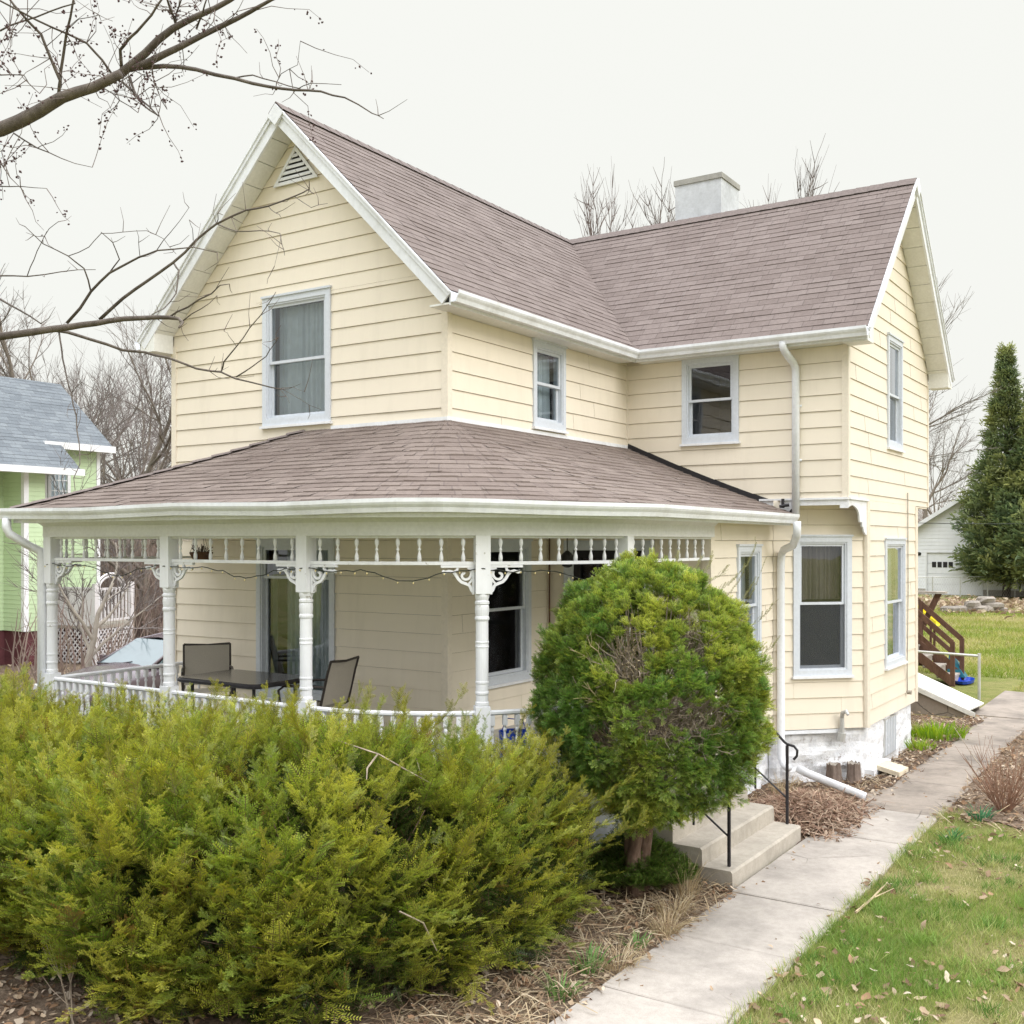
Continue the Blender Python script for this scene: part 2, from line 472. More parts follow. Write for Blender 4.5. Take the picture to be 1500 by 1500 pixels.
W_vside = Wall((-4.808, 0, 0), (0, 1, 0), (1, 0, 0))

def siding(mb, w, z0, z1, lf, rf, holes=(), e=.206, zref=ZB, lap=.0165, slot=.0035):
    lo = lambda z: lf(z) if callable(lf) else lf
    hi = lambda z: rf(z) if callable(rf) else rf
    k = math.floor((z0 - zref) / e + 1e-6)
    while zref + k * e < z1 - 1e-6:
        ca = zref + k * e
        a, b = max(ca, z0), min(ca + e - slot, z1)
        if b - a < .004: k += 1; continue
        jr = random.Random(int(k * 7919 + w.p.x * 31 + w.p.y * 17)); j0 = jr.uniform(0, 3.6)
        cuts = sorted({a, b} | {h[2] for h in holes if a < h[2] < b} | {h[3] for h in holes if a < h[3] < b})
        for q0, q1 in zip(cuts[:-1], cuts[1:]):
            d0 = lap - (lap - .003) * (q0 - ca) / e; d1 = lap - (lap - .003) * (q1 - ca) / e
            zm = (q0 + q1) / 2
            hs = sorted((h[0], h[1]) for h in holes if h[2] < zm < h[3])
            segs = []; c0 = (lo(q0), lo(q1))
            for h in hs:
                segs.append((c0[0], c0[1], h[0], h[0])); c0 = (h[1], h[1])
            segs.append((c0[0], c0[1], hi(q0), hi(q1)))
            seg2 = []
            for s00, s01, s10, s11 in segs:
                js = [j0 + 3.66 * q for q in range(-6, 8) if max(s00, s01) + .15 < j0 + 3.66 * q < min(s10, s11) - .15]
                for q, (l0, l1, r0, r1) in enumerate(zip([s00] + js, [s01] + js, js + [s10], js + [s11])): seg2.append((l0, l1, r0, r1, .0022 * (q % 2)))
            for s00, s01, s10, s11, dj in seg2:
                if s10 - s00 < 1e-3 and s11 - s01 < 1e-3: continue
                s01 = min(s01, s11)
                mb.quad(w.pt(s00, q0, d0 + dj), w.pt(s10, q0, d0 + dj), w.pt(s11, q1, d1 + dj), w.pt(s01, q1, d1 + dj))
                if abs(q0 - ca) < 1e-6 or q0 == a:
                    mb.quad(w.pt(s00, q0, -.03), w.pt(s10, q0, -.03), w.pt(s10, q0, d0 + dj), w.pt(s00, q0, d0 + dj))
        k += 1

def window(w, s0, s1, z0, z1, meet=.5, curtain=None, cur_z=None, cw=.07, screen=False, sill=True, depth=.11, name='window', label=None, splits=True, room=(.10,)):
    """double hung window: casing, two sashes with panes, sill, curtain and the dim room behind"""
    mb = MB()
    zi0, zi1, si0, si1 = z0 + cw + .02, z1 - cw, s0 + cw, s1 - cw
    w.box(mb, s0, si0, z0, z1, -.02, .034); w.box(mb, si1, s1, z0, z1, -.02, .034)
    w.box(mb, si0, si1, zi1, z1, -.02, .0335); w.box(mb, si0, si1, z0, zi0, -.02, .0335)
    w.box(mb, s0 - .012, s1 + .012, z1, z1 + .025, -.02, .05)
    # stepped inner frame of the storm window
    for a, b in ((si0 - .004, si0 + .022), (si1 - .022, si1 + .004)): w.box(mb, a, b, zi0 - .004, zi1 + .004, -.10, .022)
    w.box(mb, si0 + .022, si1 - .022, zi1 - .022, zi1 + .004, -.10, .0215); w.box(mb, si0 + .022, si1 - .022, zi0 - .004, zi0 + .022, -.10, .0215)
    win = mb.build(name, M['window_white'], house)
    if label: win['label'] = label
    if sill:
        m2 = MB(); w.box(m2, s0 - .02, s1 + .02, z0 - .018, z0 + .012, -.01, .062); m2.build('sill', M['white'], win)
    a0, a1, b0, b1 = si0 + .022, si1 - .022, zi0 + .022, zi1 - .022
    zm = b0 + (b1 - b0) * meet
    sw = .034
    def sash(za, zb, d, fine=True):
        m = MB()
        w.box(m, a0, a0 + sw, za, zb, d - .03, d); w.box(m, a1 - sw, a1, za, zb, d - .03, d)
        w.box(m, a0 + sw, a1 - sw, za, za + sw, d - .03, d - .0005); w.box(m, a0 + sw, a1 - sw, zb - sw, zb, d - .03, d - .0005)
        o = m.build('sash', M['window_white'], win)
        p = MB(); p.quad(w.pt(a0 + sw - .004, za + sw - .004, d - .016), w.pt(a1 - sw + .004, za + sw - .004, d - .016), w.pt(a1 - sw + .004, zb - sw + .004, d - .016), w.pt(a0 + sw - .004, zb - sw + .004, d - .016))
        p.build('pane', M['glass'], win)
    if splits:
        sash(zm - .017, b1, .0); sash(b0, zm + .017, -.035)
    else: sash(b0, b1, -.01)
    if screen:
        m = MB(); m.quad(w.pt(a0, b0, -.006), w.pt(a1, b0, -.006), w.pt(a1, zm - .02, -.006), w.pt(a0, zm - .02, -.006)); m.build('screen', M['screen'], win)
    if curtain:
        ca, cb = cur_z or (b0, b1); m = MB(); n = 46
        for rngs in (curtain[1] if isinstance(curtain, tuple) else ((0, 1),)):
            f0, f1 = rngs; pr = None
            for i in range(n + 1):
                t = f0 + (f1 - f0) * i / n
                s = a0 + (a1 - a0) * t
                d = -.17 + .022 * math.sin(i * 1.35 + 2 * math.sin(i * .31)) + .01 * math.sin(i * 2.9)
                q = (w.pt(s, ca, d), w.pt(s, cb, d * .5 - .085))
                if pr: m.quad(pr[0], q[0], q[1], pr[1])
                pr = q
        m.build('curtain', M[curtain[0] if isinstance(curtain, tuple) else curtain], win, smooth=True)
    # the room behind: five dim faces
    m = MB(); R0, R1 = -.105, -1.3; g = .25
    c = [(s0 + .01, z0 + .01), (s1 - .01, z0 + .01), (s1 - .01, z1 - .01), (s0 + .01, z1 - .01)]
    fr = [w.pt(s, z, R0) for s, z in c]; bk = [w.pt(s, z, R1) for s, z in c]
    m.quad(*bk)
    for i in range(4): m.quad(fr[i], fr[(i + 1) % 4], bk[(i + 1) % 4], bk[i])
    m.build('room', M['room'], win)
    return (s0 + .03, s1 - .03, z0 + .03, z1 - .03)

zroof = lambda d: RZ - SL * abs(d) - .14       # underside of a roof slope at distance d from the ridge
H = {}
H['f1'] = window(W_front, -9.772, -8.653, 4.565, 6.14, .49, 'sheer', label='upstairs front gable window with pale sheer curtains')
H['s1'] = window(W_side, 11.049, 11.82, 4.56, 5.63, .52, ('sheer', ((0, .97),)), label='narrow upstairs window beside the inner corner')
H['w1'] = window(W_wing, -6.107, -5.29, 4.49, 5.66, .5, None, screen=False, label='dark upstairs window under the wing eave')
H['g1'] = window(W_gable, 15.481, 16.33, 4.49, 6.09, .48, 'white_drape', cur_z=(5.22, 5.98), label='tall upstairs gable end window with white shade')
H['g2'] = window(W_gable, 15.35, 16.49, 1.385, 3.2, .5, ('sheer', ((0, .3), (.75, 1))), label='ground floor window on the gable end')  # sheer strips stand in for sky reflected in the panes
H['d1'] = window(W_diag, .16, .99, 1.395, 3.233, .52, 'lace', cur_z=(2.4, 3.1), screen=True, label='angled bay window with dusky lace behind the glass')
H['v1'] = window(W_vside, 12.224, 13.008, 1.62, 3.11, .5, 'white_drape', label='entry side window behind the round yew')
H['p1'] = window(W_front, -9.879, -8.589, 1.25, 3.19, .79, ('drape', ((.0, .06), (.22, 1))), label='wide porch window with pale green drapes')
H['q1'] = window(W_side, 9.973, 10.987, 1.5, 3.17, .52, None, label='dark window on the side wall inside the porch')

def wallpart(fn, label=None, m='siding'):
    mb = MB(); fn(mb); o = mb.build('wall', M[m], house)
    if label: o['label'] = label
    return o
gl = lambda z: max(HX0, RX - (RZ - .14 - z) / SL); gr = lambda z: min(HX1, RX + (RZ - .14 - z) / SL)
wallpart(lambda mb: siding(mb, W_front, FL, 8.15, gl, gr, [H['f1'], H['p1']]))
wallpart(lambda mb: siding(mb, W_side, 3.3, 5.72, HY0, HY1, [H['s1']]))
wallpart(lambda mb: siding(mb, W_side, FL, 3.3, HY0, 11.433, [H['q1']]))
wallpart(lambda mb: siding(mb, W_wing, 3.70, 5.72, HX1, HX2, [H['w1']]))
wl = lambda z: max(HY1, RY - (RZ - .14 - z) / SL); wr = lambda z: min(HY2, RY + (RZ - .14 - z) / SL)
wallpart(lambda mb: siding(mb, W_gable, 3.72, 8.15, wl, wr, [H['g1']]))
wallpart(lambda mb: siding(mb, W_gable, ZB, 3.72, 14.423, 17.204, [H['g2']], lap=.017))
wallpart(lambda mb: siding(mb, W_diag, ZB, 3.70, -.115, 1.205, [H['d1']]))
W_diag2 = Wall((HX2, 17.204, 0), (-1, 1, 0), (1, 1, 0))
wallpart(lambda mb: siding(mb, W_diag2, ZB, 3.70, 0, 1.19))
DX0, DX1 = -6.60, -5.62
wallpart(lambda mb: siding(mb, W_vest, FL, 3.45, HX1, -4.808, [(DX0, DX1, FL - .05, 3.06)]))
wallpart(lambda mb: siding(mb, W_vside, ZB, 3.52, 11.433, HY1 + .1, [H['v1']]))
W_left = Wall((HX0, 0, 0), (0, 1, 0), (-1, 0, 0)); W_back = Wall((0, HY2, 0), (1, 0, 0), (0, 1, 0))
wallpart(lambda mb: siding(mb, W_left, ZB, 5.72, HY0, HY2))
wallpart(lambda mb: siding(mb, W_back, ZB, 8.15, gl, lambda z: -4.72 if z < 3.7 else (HX2 if z < 5.72 else gr(z))))
# rear kitchen wing, mostly hidden: carries the cellar hatch and the back deck
W_rear = Wall((-5.85, 0, 0), (0, 1, 0), (1, 0, 0))
wallpart(lambda mb: siding(mb, W_rear, ZB, 3.6, HY2, 24.6))

# corner boards
def corner(x, y, z0, z1, ax, ay, wd=.085):
    mb = MB()
    mb.obox((x + ax * .024, y + ay * .024, z0), (-ax * wd, 0, 0), (0, -ay * .022, 0), (0, 0, z1 - z0))
    mb.obox((x + ax * .024, y + ay * .002, z0), (-ax * .022, 0, 0), (0, -ay * (wd - .022), 0), (0, 0, z1 - z0))
    mb.build('corner_board', M['corner'], house)
corner(HX1, HY0, 4.48, 5.70, 1, -1); corner(HX1, HY0, FL, 3.38, 1, -1)
corner(HX0, HY0, FL, 5.72, -1, -1); corner(HX2, HY1, 3.70, 5.69, 1, -1)
corner(HX2, HY2, 3.72, 5.69, 1, 1, .07); corner(-4.808, 11.433, FL, 3.5, 1, -1, .11)
mb = MB(); mb.tube([(HX2 + .012, 14.423, ZB), (HX2 + .012, 14.423, 3.70)], .05, 8); mb.build('corner_board', M['corner'], house)
mb = MB(); mb.tube([(HX2 + .008, 17.204, ZB), (HX2 + .008, 17.204, 3.70)], .04, 8); mb.build('corner_board', M['corner'], house)
mb = MB(); mb.box(HX1 + .0, HX1 + .03, HY1 - .03, HY1, 4.4, 5.7); mb.build('corner_board', M['corner'], house)

# roof ------------------------------------------------------------
def roof_plane(mb, p0, p1, up, length, e=.127, tab=.27, lift=.013, seg=1.0, jit=0.0, left=None, right=None):
    p0, p1, up = Vector(p0), Vector(p1), Vector(up).normalized()
    u = (p1 - p0); Ln = u.length; u.normalize(); nrm = u.cross(up)
    if nrm.z < 0: nrm = -nrm
    k = 0; n = max(1, int(Ln / seg))
    r = random.Random(5)
    while k * e < length - 1e-4:
        t0, t1 = k * e, min((k + 1) * e + .004, length)
        L0, L1 = (left(t0), left(t1)) if left else (0, 0); R0, R1 = (right(t0), right(t1)) if right else (Ln, Ln)
        jj = [r.uniform(-jit, jit) for _ in range(n + 1)]; j2 = [r.uniform(-jit, jit) * .5 for _ in range(n + 1)]
        for i in range(n):
            a0, a1 = L0 + (R0 - L0) * i / n, L0 + (R0 - L0) * (i + 1) / n
            b0, b1 = L1 + (R1 - L1) * i / n, L1 + (R1 - L1) * (i + 1) / n
            lf_ = r.choice((.005, .006, .008, .010))
            A = p0 + u * a0 + up * (t0 + j2[i]) + nrm * (lf_ + abs(jj[i])); B = p0 + u * a1 + up * (t0 + j2[i + 1]) + nrm * (lf_ + abs(jj[i + 1]))
            Cc = p0 + u * b1 + up * t1 + nrm * .002; D = p0 + u * b0 + up * t1 + nrm * .002
            mb.quad(A, B, Cc, D, 0, [(a0 / tab, k + .1), (a1 / tab, k + .1), (b1 / tab, k + .9), (b0 / tab, k + .9)])
            mb.quad(p0 + u * a0 + up * (t0 + j2[i]) - nrm * .004, p0 + u * a1 + up * (t0 + j2[i + 1]) - nrm * .004, B, A, 0, [(a0 / tab, k + .1), (a1 / tab, k + .1), (a1 / tab, k + .2), (a0 / tab, k + .2)])
        k += 1
OH = .28; GF = HY0 - .33; GX = HX2 + .33
halfw = (HX1 + OH) - RX
ez = RZ - SL * halfw
slen = math.hypot(halfw, halfw * SL)
upR = Vector((-1, 0, SL)); upL = Vector((1, 0, SL))
mb = MB()
roof_plane(mb, (HX1 + OH, GF, ez), (HX1 + OH, HY2 + .33, ez), upR, slen, seg=.34, jit=.002)
roof_plane(mb, (HX0 - OH, HY2 + .33, ez), (HX0 - OH, GF, ez), upL, slen, seg=1.6, jit=.002)
wy = HY1 - OH; wy2 = 2 * RY - wy
roof_plane(mb, (RX, wy, ez), (GX, wy, ez), (0, 1, SL), slen, seg=.34, jit=.002)
roof_plane(mb, (GX, wy2, ez), (RX, wy2, ez), (0, -1, SL), slen, seg=1.4, jit=.003)
roof = mb.build('roof', M['shingle'], house, uv=True)
roof['label'] = 'steep cross gabled roof of mottled brown mauve shingles'
mb = MB()
def ridge_caps(mb, a, b, half, drop):
    a, b = Vector(a), Vector(b); L = (b - a).length; d = (b - a).normalized(); s = Vector((-d.y, d.x, 0)); n = int(L / .2)
    for i in range(n):
        q0 = a + d * (L * i / n - .03); q1 = a + d * (L * (i + 1) / n + .01)
        h0, h1 = .020, .012
        t = [q0 + Vector((0, 0, h0)), q1 + Vector((0, 0, h1))]
        for sg in (1, -1):
            lo = [q0 + s * sg * half + Vector((0, 0, h0 - drop)), q1 + s * sg * half + Vector((0, 0, h1 - drop))]
            mb.quad(t[0], t[1], lo[1], lo[0]); mb.quad(t[0], lo[0], lo[0] - Vector((0, 0, .015)), t[0] - Vector((0, 0, .015)))
ridge_caps(mb, (RX, GF, RZ + .012), (RX, HY2 + .33, RZ + .012), .12, .115)
ridge_caps(mb, (RX, RY, RZ + .012), (GX, RY, RZ + .012), .12, .115)
mb.build('ridge_cap', M['ridge_shingle'], roof)

# bargeboards, soffits, fascia --------------------------------------
def rake(pk, base, out, ax, th=.165):
    """white bargeboard pair on a gable: pk peak point, ax horizontal axis across the gable, out outward normal"""
    pk, ax, out = Vector(pk), Vector(ax), Vector(out)
    for sg in (1, -1):
        dn = (ax * sg - Vector((0, 0, SL))); Ls = dn.length * halfw; dn.normalize(); nn = Vector((0, 0, 1)) * dn.dot(ax * sg) + ax * sg * (-dn.z)
        nn = Vector((ax.x * sg * -dn.z, ax.y * sg * -dn.z, dn.dot(ax * sg)))
        mb = MB()
        p = pk - nn * .004
        mb.obox(p - out * .028, dn * (Ls + .02), -nn * th, out * .028)
        mb.obox(p + nn * .002, dn * (Ls + .03), -nn * .055, out * .022)
        mb.obox(p + nn * .006 + out * .022, dn * (Ls + .03), -nn * .02, out * .016)
        mb.build('bargeboard', M['gutter'], house)
        # soffit boards under the overhang
        ms = MB(); q = pk - out * .028 - nn * .15; n = 11
        for i in range(n):
            a = Ls * i / n + .02; b = Ls * (i + 1) / n + .012
            ms.obox(q + dn * a, dn * (b - a), -out * .285, -nn * .012)
        ms.obox(q + nn * .012, dn * Ls, -out * .29, nn * .006)
        ms.build('soffit', M['soffit'], house)
        # the boxed end at the foot of the rake
        if abs(ax.x) > .5 and sg == 1: continue
        mb = MB(); e = pk + dn * Ls; w_in = OH
        a = e - nn * .03 - out * .006; pts = [a, a - Vector((0, 0, .15)), a - ax * sg * (w_in - .01) - Vector((0, 0, .15)), a - ax * sg * (w_in - .01) + Vector((0, 0, .12))]
        mb.prism(pts, -out * .30); mb.build('eave_return', M['soffit'], house)
rake((RX, GF, RZ), HY0, (0, -1, 0), (1, 0, 0)); rake((GX, RY, RZ), HX2, (1, 0, 0), (0, 1, 0))
def flat_box(name, m, *b):
    mb = MB(); mb.box(*b); return mb.build(name, M[m], house)
zs = ez - .145
flat_box('soffit', 'soffit', HX1 + .003, HX1 + OH - .02, GF + .015, HY1 - OH, zs, zs + .02)
flat_box('soffit', 'soffit', HX1 + OH - .02, HX2 - .0, HY1 - OH + .02, HY1 - .003, zs, zs + .02)
flat_box('soffit', 'soffit', HX0 - OH + .02, HX0 - .003, GF + .3, HY2, zs, zs + .02)
flat_box('fascia', 'white', HX1 + OH - .02, HX1 + OH - .002, GF + .02, HY1 - OH - .001, zs - .01, ez - .012)
flat_box('fascia', 'white', HX1 + OH, GX - .01, HY1 - OH + .002, HY1 - OH + .02, zs - .01, ez - .012)
flat_box('fascia', 'white', HX0 - OH + .002, HX0 - OH + .02, GF + .02, HY2 + .3, zs - .01, ez - .012)
GP = [(0, .0), (0, -.115), (.075, -.115), (.088, -.075), (.108, -.05), (.118, -.03), (.118, .004), (.104, .004), (.104, -.022), (.078, -.065), (.066, -.105), (.008, -.105), (.008, 0)]
mb = MB()
mb.sweep(GP, [((HX1 + OH, GF + .01, ez - .012), (1, 0)), ((HX1 + OH, HY1 - OH, ez - .012), (1, -1)), ((GX + .01, HY1 - OH, ez - .012), (0, -1))])
mb.build('gutter', M['gutter'], house)['label'] = 'upper white gutter along both eaves'
mb = MB(); mb.sweep(GP, [((HX0 - OH, GF + .01, ez - .012), (-1, 0)), ((HX0 - OH, HY2 + .3, ez - .012), (-1, 0))]); mb.build('gutter', M['gutter'], house)
# gable vent: the white peak panel with dark louvres
yv = HY0 - .026
zc = RZ - .24
mb = MB(); zb_ = 7.47
hw = .37; zc = zb_ + .44
i3 = [(RX - .29, 7.51), (RX + .29, 7.51), (RX, 7.85)]
o3 = [(RX - hw, zb_), (RX + hw, zb_), (RX, zc)]
for a in range(3):
    b = (a + 1) % 3
    mb.prism([(o3[a][0], yv, o3[a][1]), (o3[b][0], yv, o3[b][1]), (i3[b][0], yv, i3[b][1]), (i3[a][0], yv, i3[a][1])], (0, -.02, 0))
vent = mb.build('gable_vent', M['white'], house); vent['label'] = 'triangular louvred vent in the front gable peak'
mb = MB(); mb.add([(x, yv + .001, z) for x, z in i3], [(0, 1, 2)]); mb.build('vent_screen', M['flash'], vent)
for i in range(5):
    z = 7.525 + i * .062; hw = .29 * (7.85 - z) / .34 - .02
    if hw > .02: mb = MB(); mb.obox((RX - hw, yv - .02, z), (2 * hw, 0, 0), (0, .015, .034), (0, -.004, .010)); mb.build('louvre', M['white'], vent)
for pk_, ax_, out_ in (((RX, GF, RZ), Vector((1, 0, 0)), Vector((0, -1, 0))), ((GX, RY, RZ), Vector((0, 1, 0)), Vector((1, 0, 0)))):
    pk_ = Vector(pk_); Z_ = Vector((0, 0, 1)); mb = MB()
    mb.prism([pk_ + out_ * .002 + Z_ * .004, pk_ + out_ * .002 + ax_ * .13 - Z_ * .125, pk_ + out_ * .002 - Z_ * .25, pk_ + out_ * .002 - ax_ * .13 - Z_ * .125], out_ * .041); mb.build('peak_plate', M['gutter'], house)
# chimney
mb = MB(); mb.box(-7.40, -6.60, 16.15, 16.9, 7.0, 9.0); ch = mb.build('chimney', M['chimney'], roof)
mb = MB(); mb.box(-7.42, -6.58, 16.13, 16.92, 9.0, 9.085); mb.box(-7.30, -6.70, 16.25, 16.8, 9.085, 9.105); mb.build('chimney_cap', M['chimney_cap'], roof)

# bay overhang: valance boards and soffit
mb = MB(); mb.prism([(-4.85, HY1, 3.695), (HX2, HY1, 3.695), (HX2, 14.45, 3.695), (-4.717, HY1 + .02, 3.695)], (0, 0, .02)); mb.build('soffit', M['corner'], house)
mb = MB(); mb.prism([(HX2, 17.18, 3.695), (HX2, HY2, 3.695), (-4.72, HY2, 3.695)], (0, 0, .02)); mb.build('soffit', M['corner'], house)
def valance(w, prof, name='valance'):
    mb = MB(); mb.prism([w.pt(s, z, .004) for s, z in prof], w.n * .022)
    w.box(mb, prof[0][0], prof[-1][0], 3.70, 3.725, .004, .05)
    mb.build(name, M['white'], house)
def arc(cx, cz, rx, rz, a0, a1, n=7): return [(cx + rx * math.cos(math.radians(a0 + (a1 - a0) * i / n)), cz + rz * math.sin(math.radians(a0 + (a1 - a0) * i / n))) for i in range(n + 1)]
valance(W_wing, [(-5.0, 3.70), (-5.0, 3.50), (-4.78, 3.50), (-4.77, 3.46), (-4.66, 3.47)] + arc(-4.45, 3.50, .17, .13, 180, 90) + [(-3.95, 3.63), (-3.95, 3.59), (HX2 + .02, 3.59), (HX2 + .02, 3.70)])
valance(W_gable, [(HY1 - .02, 3.70), (HY1 - .02, 3.60), (13.68, 3.63)] + arc(13.68 + .02, 3.47, .34, .16, 90, 0) + [(14.06, 3.42), (14.16, 3.42), (14.17, 3.36)] + arc(14.42, 3.36, .20, .11, 180, 262) + [(14.42, 3.25), (14.42, 3.70)])
# cable and small box on the gable end
mb = MB(); mb.tube([(HX2 + .03, 16.62, 3.9), (HX2 + .03, 16.64, 2.4), (HX2 + .03, 16.58, 1.2), (HX2 + .03, 16.6, .9)], .008, 5); mb.tube([(HX2 + .028, 16.6, .92), (HX2 + .09, 16.6, .92)], .03, 8)
mb.build('cable', M['grey_wood'], house)

# foundation ---------------------------------------------------------
def rough_wall(name, pts, z0, z1, m, dep=.05):
    """rubble foundation: a fine grid pushed in and out"""
    mb = MB()
    for (ax, ay), (bx, by) in zip(pts[:-1], pts[1:]):
        L = math.hypot(bx - ax, by - ay); n = max(2, int(L / .05)); k = max(2, int((z1 - z0) / .05)); nx, ny = (by - ay) / L, -(bx - ax) / L
        V = []
        for j in range(k + 1):
            for i in range(n + 1):
                t = i / n; z = z0 + (z1 - z0) * j / k; x, y = ax + (bx - ax) * t, ay + (by - ay) * t
                c = mnoise.cell_vector(Vector((t * L * 2.6 + .5 * (int(z / .21) % 2), int(z / .21), ax * 3)))
                d = dep * (mnoise.noise(Vector((x * 5, y * 5, z * 7))) * .9 + .5 * c[0] - .1)
                if i in (0, n): d = -.01
                V.append((x + nx * d, y + ny * d, z))
        F = [(j * (n + 1) + i, j * (n + 1) + i + 1, (j + 1) * (n + 1) + i + 1, (j + 1) * (n + 1) + i) for j in range(k) for i in range(n)]
        mb.add(V, F)
    return mb.build(name, m, house, smooth=False)
i_ = .05
fd = rough_wall('foundation', [(-4.88, 11.5), (-4.88, 13.55), (-4.717 - .03, HY1 + i_), (HX2 - i_, 14.423 + .02), (HX2 - i_, 17.2), (-4.75, 18.05)], -.3, ZB + .01, M['stone'])
mb = MB(); mb.box(HX2 - .10, HX2 - .02, 15.5, 16.15, .12, .66); bw = mb.build('basement_window', M['galv'], house)
mb = MB()
for k in range(7): mb.box(HX2 - .02, HX2 - .012, 15.53 + k * .09, 15.57 + k * .09, .14, .64)
mb.build('slat', M['window_white'], bw)
mb = MB(); W_diag.box(mb, .0, .80, .655, .70, -.02, .022); mb.build('drip_board', M['gutter'], house)
# hose spigot pipe
mb = MB(); q = W_diag.pt(.83, .0, .06)
mb.tube([q + Vector((0, 0, .62)), q + Vector((0, 0, .86)), q + Vector((.02, -.03, .93)), q + Vector((.07, -.05, .95)), q + Vector((.10, -.07, .91))], [.035, .03, .028, .028, .02], 8)
mb.tube([q + Vector((-.02, 0, .55)), q + Vector((0, 0, .66))], .055, 8)
mb.build('vent_pipe', M['galv'], house)
# wall-hung downspout on the wing: drops to the porch gutter, then to the ground
def rect_pipe(mb, pts, a=.04, b=.032, mi=0):
    pts = [Vector(p) for p in pts]
    V = []; F = []
    for i, p in enumerate(pts):
        t = (pts[min(i + 1, len(pts) - 1)] - pts[max(i - 1, 0)]).normalized()
        s = Vector((1, 0, 0)) - t * t.x
        if s.length < .2: s = Vector((0, 1, 0)) - t * t.y
        s.normalize(); r = t.cross(s)
        for k in range(10):
            an = 2 * math.pi * (k + .5) / 10; cx, cy = math.cos(an), math.sin(an)
            f = 1 / max(abs(cx), abs(cy)) ** .8
            V.append(p + s * (cx * f * a) + r * (cy * f * b))
    for i in range(len(pts) - 1):
        for k in range(10): F.append((i * 10 + k, i * 10 + (k + 1) % 10, i * 10 + 10 + (k + 1) % 10, i * 10 + 10 + k))
    F.append(tuple(range(9, -1, -1))); F.append(tuple(range(len(V) - 10, len(V))))
    mb.add(V, F, mi)
mb = MB(); dx = -4.55
rect_pipe(mb, [(dx - .03, wy - .05, ez - .09), (dx - .03, wy - .05, ez - .16), (dx - .01, wy - .03, ez - .22), (dx + .03, HY1 - .12, ez - .33), (dx + .045, HY1 - .07, ez - .40), (dx + .045, HY1 - .06, ez - .5), (dx + .045, HY1 - .06, 3.52)], .048, .04)
for z in (4.9, 4.2): mb.box(dx - .02, dx + .11, HY1 - .02, HY1 - .012, z, z + .03)
dsp = mb.build('downspout', M['gutter'], house, smooth=True); dsp['label'] = 'upper white downspout on the wing wall'
mb = MB(); ox, oy = -4.36, 13.13
rect_pipe(mb, [(ox, oy, 3.42), (ox, oy, 3.30), (ox - .01, oy + .02, 3.24), (ox - .12, oy + .20, 3.12), (ox - .29, oy + .34, 3.06), (ox - .33, oy + .38, 3.0), (ox - .34, oy + .38, 2.9), (ox - .34, oy + .38, .40), (ox - .30, oy + .35, .30), (ox - .2, oy + .28, .25)], .048, .04)
dsp = mb.build('downspout', M['gutter'], house, smooth=True); dsp['label'] = 'lower downspout with swan neck beside the bay'
# ------------------------------------------------------------------ the porch
PR = 2.159; PCX, PCY = HX1, HY0
def ring(R, xl, n=14, end=11.433, left=None):
    """plan path round the porch at distance R from the house walls, with outward vectors"""
    P = []
    if left is not None: P += [((left, PCY), (-1, 0))]
    P += [((xl, PCY - R), (-1, -1) if left is not None else (0, -1))]
    P += [((PCX + (xl - PCX) * f, PCY - R), (0, -1)) for f in (.66, .33)]
    for i in range(n + 1):
        a = -math.pi / 2 + math.pi / 2 * i / n
        P.append(((PCX + R * math.cos(a), PCY + R * math.sin(a)), (math.cos(a), math.sin(a))))
    P.append(((PCX + R, end), (1, 0)))
    return P
def lift(path, z): return [((p[0], p[1], z), o) for p, o in path]
AX, BX = -10.85, -8.87
# roof: rows of shingles that wrap round the corner
RE = 2.46; XE = -11.17; ZT, ZE = 4.49, 3.515
HIPX = -9.09
mb = MB(); rr = random.Random(3)
e = .132; nrow = int(RE / e) + 1
def prz(R): t = R / RE; return ZT + (ZE - ZT) * t - .035 * math.sin(math.pi * t)
def prow(R, nx=16, na=18, ny=12, up=0.0):
    xl = HIPX + (XE - HIPX) * R / RE
    pts = [(xl + (PCX - xl) * i / nx, PCY - R) for i in range(nx)]
    pts += [(PCX + R * math.cos(a), PCY + R * math.sin(a)) for a in [-math.pi / 2 + math.pi / 2 * i / na for i in range(na)]]
    pts += [(PCX + R, PCY + (HY1 - .02 - PCY) * i / ny) for i in range(ny + 1)]
    return pts
for k in range(nrow):
    R1 = max(RE - k * e, .0); R0 = max(RE - (k + 1) * e - .004, 0)
    A = prow(R1); B = prow(R0); u = 0
    jz = [abs(rr.gauss(0, .0045)) for _ in A]; jr = [rr.gauss(0, .006) for _ in A]
    for i in range(len(A) - 1):
        du = math.hypot(A[i + 1][0] - A[i][0], A[i + 1][1] - A[i][1]) / .30
        def P(q, z, o=0): return (q[0], q[1], z)
        lq = rr.choice((.007, .009, .012, .015)); za0, za1 = prz(R1) + lq + jz[i] * .6, prz(R1) + lq + jz[i + 1] * .6
        c0 = (A[i][0], A[i][1], za0 + jr[i] * .3); c1 = (A[i + 1][0], A[i + 1][1], za1 + jr[i + 1] * .3)
        zb = prz(R0) + .003
        mb.quad(c0, c1, P(B[i + 1], zb), P(B[i], zb), 0, [(u, k + .1), (u + du, k + .1), (u + du, k + .9), (u, k + .9)])
        mb.quad((c0[0], c0[1], prz(R1) - .006), (c1[0], c1[1], prz(R1) - .006), c1, c0, 0, [(u, k + .1), (u + du, k + .1), (u + du, k + .15), (u, k + .15)])
        u += du
